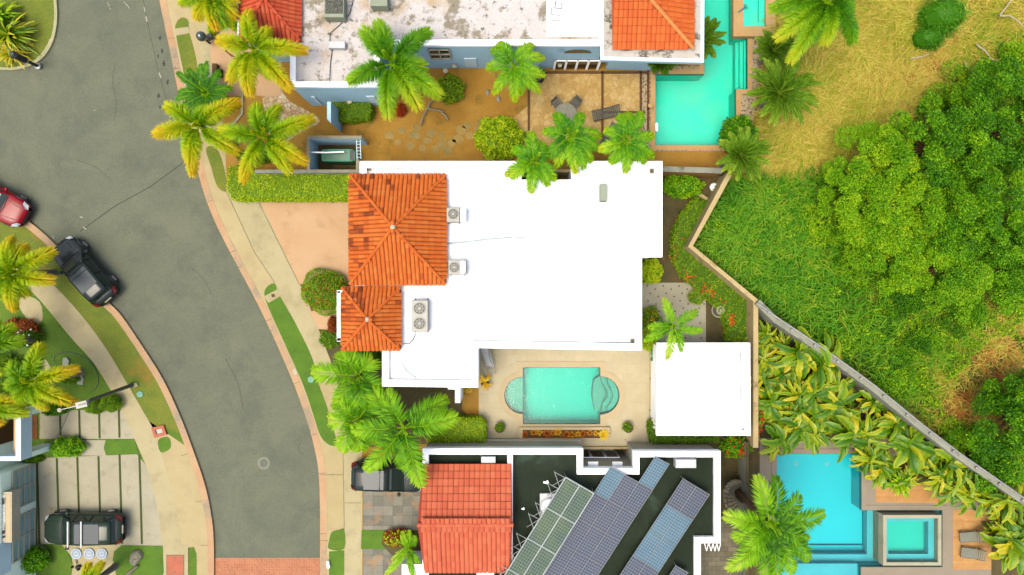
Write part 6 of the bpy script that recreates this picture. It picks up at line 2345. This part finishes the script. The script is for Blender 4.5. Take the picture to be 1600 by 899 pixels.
q, v = blades(120000, (1100, -40, 1640, 330), lambda X, Y: dryness(X, Y), (.4, 1.0), (.025, .06), .2, .3, vdry, lie=.8)
tag(MB().quads(q, v).build('dry_grass', M['grass_wild'], attr=True), kind='stuff')
def gaps(X, Y):
    g = np.sin(X * .071 + 2 * np.sin(Y * .043)) * np.sin(Y * .083 + 1.7 * np.sin(X * .037)) + .6 * np.sin(X * .17 + Y * .11) * np.sin(Y * .19 - X * .07)
    return np.clip(.5 + .8 * g, .06, 1)


q, v = blades(190000, (1070, 80, 1640, 830), lambda X, Y: (1 - dryness(X, Y)) * gaps(X, Y), (.3, .75), (.02, .05), .28, .3, vgreen, lie=1.0)
tag(MB().quads(q, v).build('wild_grass', M['grass_wild'], attr=True), kind='stuff')
q, v = blades(30000, (1080, 270, 1400, 620), lambda X, Y: (1 - dryness(X, Y)) * np.clip((1330 - X) / 100, .12, 1), (.6, 1.3), (.03, .07), .5, .5, lambda X, Y, x, y, n: np.clip(.25 + .1 * patch(x, y, 1.5) + rng.normal(0, .1, n), .05, .62), lie=1.0)
tag(MB().quads(q, v).build('tall_grass', M['grass_wild'], attr=True), kind='stuff')
# pale dead branches
for lab, pts_ in (('long pale dead branch arching through the dry scrub', [(1526, 70), (1540, 80), (1548, 92), (1562, 96), (1574, 97)]), ('forked pale dead branch at the upper right', [(1562, 25), (1578, 25), (1590, 32), (1599, 42)]),
                  ('pale dead stick crossing the scrub below the green shrub', [(1422, 92), (1440, 89), (1453, 84)]), ('thin pale dead stick pointing to the green trees', [(1508, 98), (1516, 110), (1524, 122)]),
                  ('straight pale dead twig beside the forked branch', [(1562, 24), (1572, 12), (1582, -2)])):
    solo('dead_branch', MB().tube([P(x, y, 1.0) for x, y in pts_], [.05 - .008 * i for i in range(len(pts_))], 5), mat('dead_wood', C(226, 214, 180), 3), lab, 'branch', P(*pts_[0], 0), 'dead branches in the scrub')
b = MB()
for pts_ in ([(657, 196), (661, 182), (668, 170), (664, 168)], [(668, 170), (680, 172), (692, 174)], [(668, 170), (672, 160), (680, 154)], [(690, 176), (697, 182), (700, 188)]):
    b.tube([P(x, y, .25) for x, y in pts_], [.06, .055, .05, .03][:len(pts_)], 6)
solo('driftwood', b, M['rock'], 'forked piece of driftwood on the brown yard soil', 'branch', P(664, 182, 0))


# ------------------------------------------------------------ broad trees
def broad_tree(label, cx, cy, R_, h, v0, v1, nclump=46, per=230, size=.17, seed=1, sq=1.0):
    r = random.Random(seed)
    c = P(cx, cy, h * .75)
    t = thing('broadleaf_tree', label, 'tree', (c[0], c[1], 0), 'broad leaved trees in the wild plot')
    b = MB()
    tk = MB()
    Rr = R_ / S * (H - h * .7) / H
    tk.tube([(c[0], c[1], 0), (c[0] + .1, c[1], h * .35), (c[0], c[1] + .1, h * .6)], [.28, .22, .14], 8)
    for i in range(nclump):
        a = r.uniform(0, 6.283)
        f = math.sqrt(r.uniform(0, 1))
        lob = 1 + .16 * math.sin(a * 3 + seed) + .08 * math.sin(a * 7 + seed * 2)
        x, y = c[0] + Rr * f * lob * math.cos(a), c[1] + Rr * f * lob * math.sin(a) * sq
        z = h * (.42 + .58 * math.sqrt(max(0, 1 - f * f * .9))) * r.uniform(.66, 1.05)
        cr = r.uniform(.34, .72)
        vb_ = r.uniform(v0, v1)
        n = int(per * cr / .42)
        pts = rng.normal(size=(n, 3))
        pts /= np.linalg.norm(pts, axis=1)[:, None]
        pts[:, 2] = np.abs(pts[:, 2]) * .9 - .15
        rad = rng.uniform(.6, 1.0, n)[:, None]
        q = np.array([x, y, z]) + pts * rad * np.array([cr, cr, cr * .7])
        leaf_quads(b, q, size * rng.uniform(.7, 1.3, n), .55, np.clip(vb_ + rng.normal(0, .17, n), 0, 1), pts, .35)
        if i % 3 == 0:
            tk.tube([(c[0], c[1], h * .45), ((c[0] + x) / 2, (c[1] + y) / 2, h * .55), (x, y, z - .1)], [.1, .07, .03], 5)
    tk.build('trunk', M['trunk_brown'], t)
    b.build('crown', M['tree'], t, attr=True)
    return t


TREES = [
    ('broad light green tree nearest the straw grass', 1372, 285, 84, 4.6, .3, .62, 90, 420, .11),
    ('light green tree spilling towards the lush grass', 1400, 385, 70, 3.6, .28, .62, 60, 420, .11),
    ('dark green tree with deep gaps behind the light one', 1478, 225, 72, 6.0, .02, .4, 46, 380, .13),
    ('bright green tree touching the right edge at the top', 1572, 190, 84, 6.4, .0, .36, 58, 380, .13),
    ('spreading green tree right of the dark gap', 1552, 330, 88, 5.4, .1, .42, 66, 380, .13),
    ('low green tree below the spreading crown', 1490, 415, 66, 3.6, .15, .5, 54, 400, .11),
    ('small yellow green tree between the big dark crowns', 1478, 318, 46, 4.6, .25, .5, 30, 380, .11),
    ('low loose tree over the brown gap beside the right edge', 1585, 420, 58, 3.0, .1, .42, 38, 380, .12),
    ('dark leafy tree at the right edge beside the brown soil', 1600, 655, 60, 4.2, .0, .3, 54, 360, .14),
    ('dark leafy bush tree behind the fence end', 1560, 732, 36, 2.4, .0, .3, 30, 320, .13),
    ('low olive thicket along the top of the dark crowns', 1520, 140, 46, 2.2, .2, .6, 34, 260, .11),
    ('low olive thicket in the upper right corner scrub', 1588, 112, 34, 2.0, .2, .65, 24, 260, .11),
    ('loose weedy shrub on the slope west of the light tree', 1300, 345, 34, 1.6, .2, .6, 20, 260, .11),
    ('loose weedy shrub above the brown hollow on the slope', 1338, 415, 30, 1.3, .15, .55, 16, 260, .11),
    ('dark weedy shrub at the lower foot of the light tree', 1422, 455, 34, 1.6, .0, .4, 20, 280, .11),
    ('green weedy shrub between the crowns and the brown soil', 1505, 487, 34, 1.4, .05, .45, 20, 280, .11),
    ('small dark shrub halfway down the slope above the fence', 1440, 540, 24, 1.1, .0, .4, 12, 260, .11),
    ('leafy shrub pressed against the far end of the fence', 1500, 690, 26, 1.3, .1, .5, 14, 280, .11),
    ('round weedy shrub near the middle of the fence', 1400, 600, 24, 1.0, .15, .55, 12, 260, .10),
]
for i, (lb, *ar) in enumerate(TREES):
    broad_tree(lb, *ar, 3 + i * 4)
# leafy weeds and low scrub over the slope, in drifts
def scrub(name, n, cond, hh, size, v0, v1, m='tree', wid=.4):
    X = rng.uniform(1080, 1630, n)
    Y = rng.uniform(60, 800, n)
    k_ = (H - .5) / H / S
    x, y = (X - 800) * k_, -(Y - 449.5) * k_
    pn = patch(x, y, 1.7, 3) * .6 + patch(x, y, 3.1, 1) * .5
    ok = in_poly(x, y, wp) & (dist_edge(x, y, wp) > .25) & cond(X, Y, pn)
    X, Y, x, y, pn = X[ok], Y[ok], x[ok], y[ok], pn[ok]
    z = hgt(x, y) + hh * rng.uniform(.2, 1, len(x)) * np.clip(.5 + pn, .2, 1.3)
    b = MB()
    leaf_quads(b, np.stack([x, y, z], 1), size * rng.uniform(.6, 1.4, len(x)), wid, np.clip(rng.uniform(v0, v1, len(x)) + .12 * pn, 0, 1), None, .5)
    return tag(b.build(name, M[m], attr=True), kind='stuff')


scrub('undergrowth', 230000, lambda X, Y, p: (dryness(X, Y) < .3) & (p > .0) & (brown_zone(X, Y) < .45), .9, .14, .05, .8)
scrub('weeds', 60000, lambda X, Y, p: (dryness(X, Y) < .2) & (X < 1330) & (p < .2) & (p > -.25), .7, .22, .1, .6, 'tree', .2)
scrub('dry_scrub', 40000, lambda X, Y, p: (X > 1440) & (Y < 190) & (p > .1), .8, .2, .25, .85, 'grass_wild', .16)
scrub('brown_litter', 34000, lambda X, Y, p: (brown_zone(X, Y) > .3) & (p > -.2), .3, .16, .78, 1.0, 'grass_wild', .2)


# ------------------------------------------------------------ furniture and yard things
tt = thing('patio_table', 'round grey table on the tan flagstones', 'table', P(884, 179, 0))
p = P(884, 179, .74)
MB().lathe((p[0], p[1], .70), [(.66, 0), (.70, .02), (.70, .045)], 32).build('tabletop', mat('table_grey', C(156, 156, 132), 3, .5), tt)
MB().cyl((p[0], p[1], .745), .05, .02, 10).build('umbrella_hole', M['dark_metal'], tt)
lgm = MB()
for k in range(4):
    a = k * 1.571 + .6
    MB().tube([(p[0] + .5 * math.cos(a), p[1] + .5 * math.sin(a), 0), (p[0] + .4 * math.cos(a), p[1] + .4 * math.sin(a), .71)], .025, 6).build('leg', M['dark_metal'], tt)


def slat_chair(label, x, y, face):
    t = thing('patio_chair', label, 'chair', P(x, y, 0), 'patio chairs at the round table')
    p = P(x, y, 0)
    ca, sa = math.cos(face), math.sin(face)
    L = lambda u, v, z: (p[0] + u * ca - v * sa, p[1] + u * sa + v * ca, z)
    b = MB()
    for k in range(6):
        b.box(L(-.2 + k * .085, 0, .43), (.065, .5, .03), face)
    b.build('seat', M['ac_dark'], t)
    b = MB()
    for k in range(5):
        b.box(L(-.27 - k * .02, 0, .5 + k * .09), (.03, .5, .07), face)
    b.build('backrest', M['ac_dark'], t)
    for u in (-.24, .24):
        for v in (-.24, .24):
            MB().tube([L(u, v, 0), L(u, v, .43)], .02, 5).build('leg', M['dark_metal'], t)
    for v in (-.27, .27):
        MB().box(L(0, v, .64), (.5, .05, .03), face).build('armrest', M['dark_metal'], t)
    return t


slat_chair('dark slatted patio chair on the west side of the round table', 870, 166, -R(48))
slat_chair('dark slatted patio chair on the east side of the round table', 897, 165, -R(132))


def lounger(label, x, y, ang, L_=1.75, W_=.62, m='ac_dark', group='sun loungers'):
    t = thing('sun_lounger', label, 'sun lounger', P(x, y, 0), group)
    p = P(x, y, 0)
    ca, sa = math.cos(ang), math.sin(ang)
    Q = lambda u, v, z: (p[0] + u * ca - v * sa, p[1] + u * sa + v * ca, z)
    b = MB()
    for k in range(15):
        u = -L_ / 2 + .05 + k * L_ / 15
        b.box(Q(u, 0, .34 + (max(0, u - L_ * .18)) * .5), (.07, W_, .03), ang)
    b.build('slats', M[m], t)
    for v in (-W_ / 2, W_ / 2):
        MB().tube([Q(-L_ / 2, v, .32), Q(L_ * .18, v, .32), Q(L_ / 2, v, .32 + L_ * .16)], .03, 5).build('side_rail', M['dark_metal'], t)
    for u in (-L_ * .4, L_ * .35):
        for v in (-W_ / 2, W_ / 2):
            MB().tube([Q(u, v, 0), Q(u, v, .32)], .025, 5).build('leg', M['dark_metal'], t)
    return t


lounger('dark slatted sun lounger crossing the timber strip on the patio', 946, 179, R(12))
lounger('dark slatted sun lounger half under the feathery palm', 953, 214, R(60), 1.5, .7)
lounger('grey sun lounger higher on the right wooden deck', 1512, 836, R(5), 1.4, .6, 'grey_wall')
lounger('grey sun lounger lower on the right wooden deck', 1514, 862, R(-8), 1.4, .6, 'grey_wall')
# kettle grill and turquoise pot near the blue wall
kg = thing('kettle_grill', 'black kettle grill by the corner of the blue wall', 'grill', P(843, 124, 0))
p = P(843, 124, .6)
MB().lathe((p[0], p[1], .5), [(.05, 0), (.22, .08), (.29, .25), (.26, .38), (.12, .48), (.03, .5)], 18).build('bowl', M['black'], kg, smooth=True)
for k in range(3):
    a = k * 2.094
    MB().tube([(p[0] + .22 * math.cos(a), p[1] + .22 * math.sin(a), 0), (p[0] + .12 * math.cos(a), p[1] + .12 * math.sin(a), .6)], .02, 5).build('leg', M['dark_metal'], kg)
MB().tube([(p[0] - .06, p[1], 1.0), (p[0], p[1], 1.05), (p[0] + .06, p[1], 1.0)], .012, 5).build('handle', M['metal'], kg)
um = thing('turquoise_urn', 'turquoise urn with lobed rim against the blue wall', 'urn', P(844, 114, 0))
p = P(844, 114, .5)
b = MB()
prof = [(.14, 0), (.24, .15), (.28, .35), (.18, .55), (.14, .62), (.25, .7)]
b.lathe((p[0], p[1], 0), prof, 16)
b.build('urn', mat('turquoise', C(70, 186, 180), 2, .35), um, smooth=True)
b = MB()
for k in range(6):
    a = k * 1.047
    b.tube([(p[0] + .2 * math.cos(a), p[1] + .2 * math.sin(a), .7), (p[0] + .3 * math.cos(a), p[1] + .3 * math.sin(a), .74)], .05, 6)
b.build('rim', M['teal'], um)
for lab, x, y in (('pale round garden lamp above the small hollow bush', 696, 111), ('pale round garden lamp on top of the clipped box hedge', 546, 159)):
    q = thing('garden_lamp', lab, 'lamp', P(x, y, 0), 'round garden lamps')
    p = P(x, y, 1.1)
    MB().tube([(p[0], p[1], 0), (p[0], p[1], 1.05)], .03, 6).build('post', M['dark_metal'], q)
    MB().lathe((p[0], p[1], 1.05), [(.06, 0), (.15, .04), (.15, .1), (.06, .13)], 14).build('lamp_shade', M['cream_wall'], q)
for lab, x, y in (('small pale rock in the middle of the brown yard', 762, 145), ('small pale rock under the bright wall palm', 779, 155)):
    p = P(x, y, 0)
    solo('rock', MB().lathe((p[0], p[1], 0), [(.1, 0), (.14, .06), (.08, .13), (.02, .15)], 7, 1, 1.6, rot=.4), M['rock'], lab, 'rock', p, 'small yard rocks')
# boulder
p = P(214, 871, 0)
b = MB()
out = [(-.38, -.1), (-.2, -.38), (-.02, -.5), (.12, -.3), (.4, .02), (.46, .18), (.2, .5), (-.08, .46), (-.3, .3)]
rings = []
for k, z in ((1.0, 0), (1.02, .12), (.9, .3), (.62, .42), (.2, .46)):
    rings.append([(p[0] + x * k, p[1] + y * k, z + .05 * math.sin(i * 2.1)) for i, (x, y) in enumerate(out)])
b.loft(rings)
solo('boulder', b, M['rock'], 'large pale angular boulder on the vivid lawn', 'boulder', p)
p = P(210, 890, 0)
solo('palm_log', MB().tube([P(200, 897, .15), P(212, 887, .15), P(216, 885, .2)], [.12, .09, .05], 6), M['trunk'], 'short grey fallen branch below the boulder', 'branch', p)
bg_ = thing('garden_tool', 'crumpled black bag below the round blue lids', 'bag', P(122, 886, 0))
p = P(122, 886, 0)
b = MB()
for dx, dy, r in ((0, 0, .14), (.13, .06, .12), (.06, -.12, .1), (-.32, .02, .08)):
    b.lathe((p[0] + dx, p[1] + dy, 0), [(r * .8, 0), (r, .08), (r * .5, .2), (.02, .22)], 8)
b.tube([P(118, 874, .1), P(120, 882, .1)], .03, 5)
b.build('bag', M['black'], bg_)
solo('garden_hose', MB().tube([P(x, y, .03) for x, y in smooth_line([(84, 566), (86, 556), (98, 551), (116, 552), (134, 560), (147, 574), (154, 592), (150, 606), (142, 612)], 4)], .025, 6), M['dark_metal'], 'dark garden hose looping over the west front lawn', 'hose', P(120, 560, 0))
for lab, x, y in (('pale stone slab near the frond tip on the west lawn', 104, 566), ('small pale stone slab beside the garden hose', 127, 594)):
    p = P(x, y, 0)
    t = thing('stone_slab', lab, 'stone slab', p, 'stone slabs on the west lawn')
    MB().prism([(p[0] + dx * .25, p[1] + dy * .3) for dx, dy in ((-.8, -.8), (.6, -1), (.9, .3), (.3, 1), (-.6, .9))], 0, .12).build('slab', M['ac_green'], t)
cb2 = thing('stone_ring', 'curved cream stone edging round the corner shrub', 'edging', P(62, 868, 0))
b = MB()
b.band(PP(smooth_line([(58, 853), (70, 856), (76, 866), (72, 880), (62, 890)], 4)), .12, .1, h=0)
b.build('edging', M['kerb_pale'], cb2)

# fountain and globe in the side garden
ft = thing('fountain', 'tiered round white fountain in the side garden', 'fountain', P(1123, 485, 0))
p = P(1123, 485, .3)
MB().lathe((p[0], p[1], 0), [(.36, 0), (.42, .3), (.46, .34), (.40, .34), (.36, .22), (.05, .2)], 28, cap=False).build('basin', M['pale_slab'], ft)
MB().prism(circ(p[0], p[1], .38, 24), None, .27).build('water', M['dark_metal'], ft)
MB().lathe((p[0], p[1], .2), [(.07, 0), (.06, .35), (.2, .42), (.26, .48), (.2, .47), (.06, .42), (.05, .6), (.10, .66), (.03, .7)], 20, cap=False).build('upper_bowl', M['pale_slab'], ft)
gg = thing('garden_urn', 'white round urn beside the tan wall corner', 'urn', P(1117, 292, 0))
p = P(1117, 292, .5)
MB().lathe((p[0], p[1], 0), [(.12, 0), (.24, .15), (.28, .35), (.2, .52), (.1, .55)], 18).build('urn', M['white'], gg, smooth=True)
MB().cyl((p[0], p[1], .55), .06, .03, 10).build('opening', M['wood_dark'], gg)
solo('rock_edging', MB().band(PP([(1086, 303), (1097, 308), (1112, 318)]), .2, .25, h=0), M['tan_wall'], 'short cream stone kerb across the top of the flowering hedge', 'edging', P(1098, 309, 0))
# green hose reel shape
b = MB()
b.tube([P(x, y, .5) for x, y in smooth_line([(1025, 549), (1020, 548), (1019, 553), (1021, 558), (1018, 562), (1025, 563)], 4)], .09, 8)
b.tube([P(1020, 547, .5), P(1026, 551, .45)], [.12, .09], 8)
solo('garden_toy', b, mat('green_plastic', C(20, 160, 80), 1, .3), 'curled green plastic hose beside the white pavilion', 'hose', P(1021, 556, 0))
# spiral stair
ss = thing('spiral_stair', 'brown metal spiral stair in the narrow side court', 'stairs', P(1140, 766, -.1))
c0 = P(1139, 766, 0)
MB().tube([c0, (c0[0], c0[1], 2.6)], .06, 8).build('pole', M['dark_metal'], ss)
for k in range(16):
    a0, a1 = -R(10) + k * R(17), -R(10) + (k + 1) * R(17) - .03
    z = .2 + k * .16
    r = .95
    q = [(c0[0] + .08 * math.cos(a0), c0[1] + .08 * math.sin(a0)), (c0[0] + r * math.cos(a0), c0[1] + r * math.sin(a0)), (c0[0] + r * math.cos(a1), c0[1] + r * math.sin(a1)), (c0[0] + .08 * math.cos(a1), c0[1] + .08 * math.sin(a1))]
    MB().prism(q, z - .04, z).build('step', M['greybrick'], ss)
MB().tube([(c0[0] + .97 * math.cos(-R(10) + k * R(17)), c0[1] + .97 * math.sin(-R(10) + k * R(17)), 1.1 + k * .16) for k in range(17)], .025, 5).build('handrail', M['dark_metal'], ss)
# meter and pipework behind the tan wall
mt = thing('pool_pump', 'grey pool pump tucked in the corner behind the tan wall', 'pump', P(1190, 518, 0))
p = P(1190, 518, 0)
MB().lathe((p[0], p[1], 0), [(.3, 0), (.32, .3), (.22, .5), (.05, .55)], 16).build('filter', M['dark_metal'], mt, smooth=True)
MB().prism(circ(p[0], p[1], .34, 20), .3, .36, [circ(p[0], p[1], .26, 20)]).build('clamp', M['metal'], mt)
MB().tube([P(1193, 540, .5), P(1188, 560, .5)], .03, 6).build('pipe', M['metal'], mt)
# pool fittings
sk = thing('pool_net', 'blue pool brush lying on the rim of the peach hot tub', 'pool brush', P(1160, 15, .45))
MB().tube([P(1154, 19, .5), P(1165, 11, .5)], .035, 6).build('handle', mat('pool_blue', C(40, 150, 210), 1, .4), sk)
MB().box(P(1166, 10, .52), (.12, .3, .06), R(30)).build('brush', M['teal'], sk)
ld = thing('pool_light_box', 'small white skimmer box on the west edge of the large pool', 'skimmer', P(1026, 199, 0))
MB().box(P(1026, 199, .08), (.14, .5, .12)).build('lid', M['white'], ld)
for lab, x, y in (('round pool inlet near the northwest corner of the cyan pool', 1244, 725), ('round pool inlet near the middle of the north edge of the cyan pool', 1292, 725)):
    q = P(x, y, -1.34)
    solo('pool_inlet', MB().prism(circ(q[0], q[1], .12, 18), None, -1.34, [circ(q[0], q[1], .08, 18)]), M['frame_white'], lab, 'pool fitting', q, 'pool inlets')
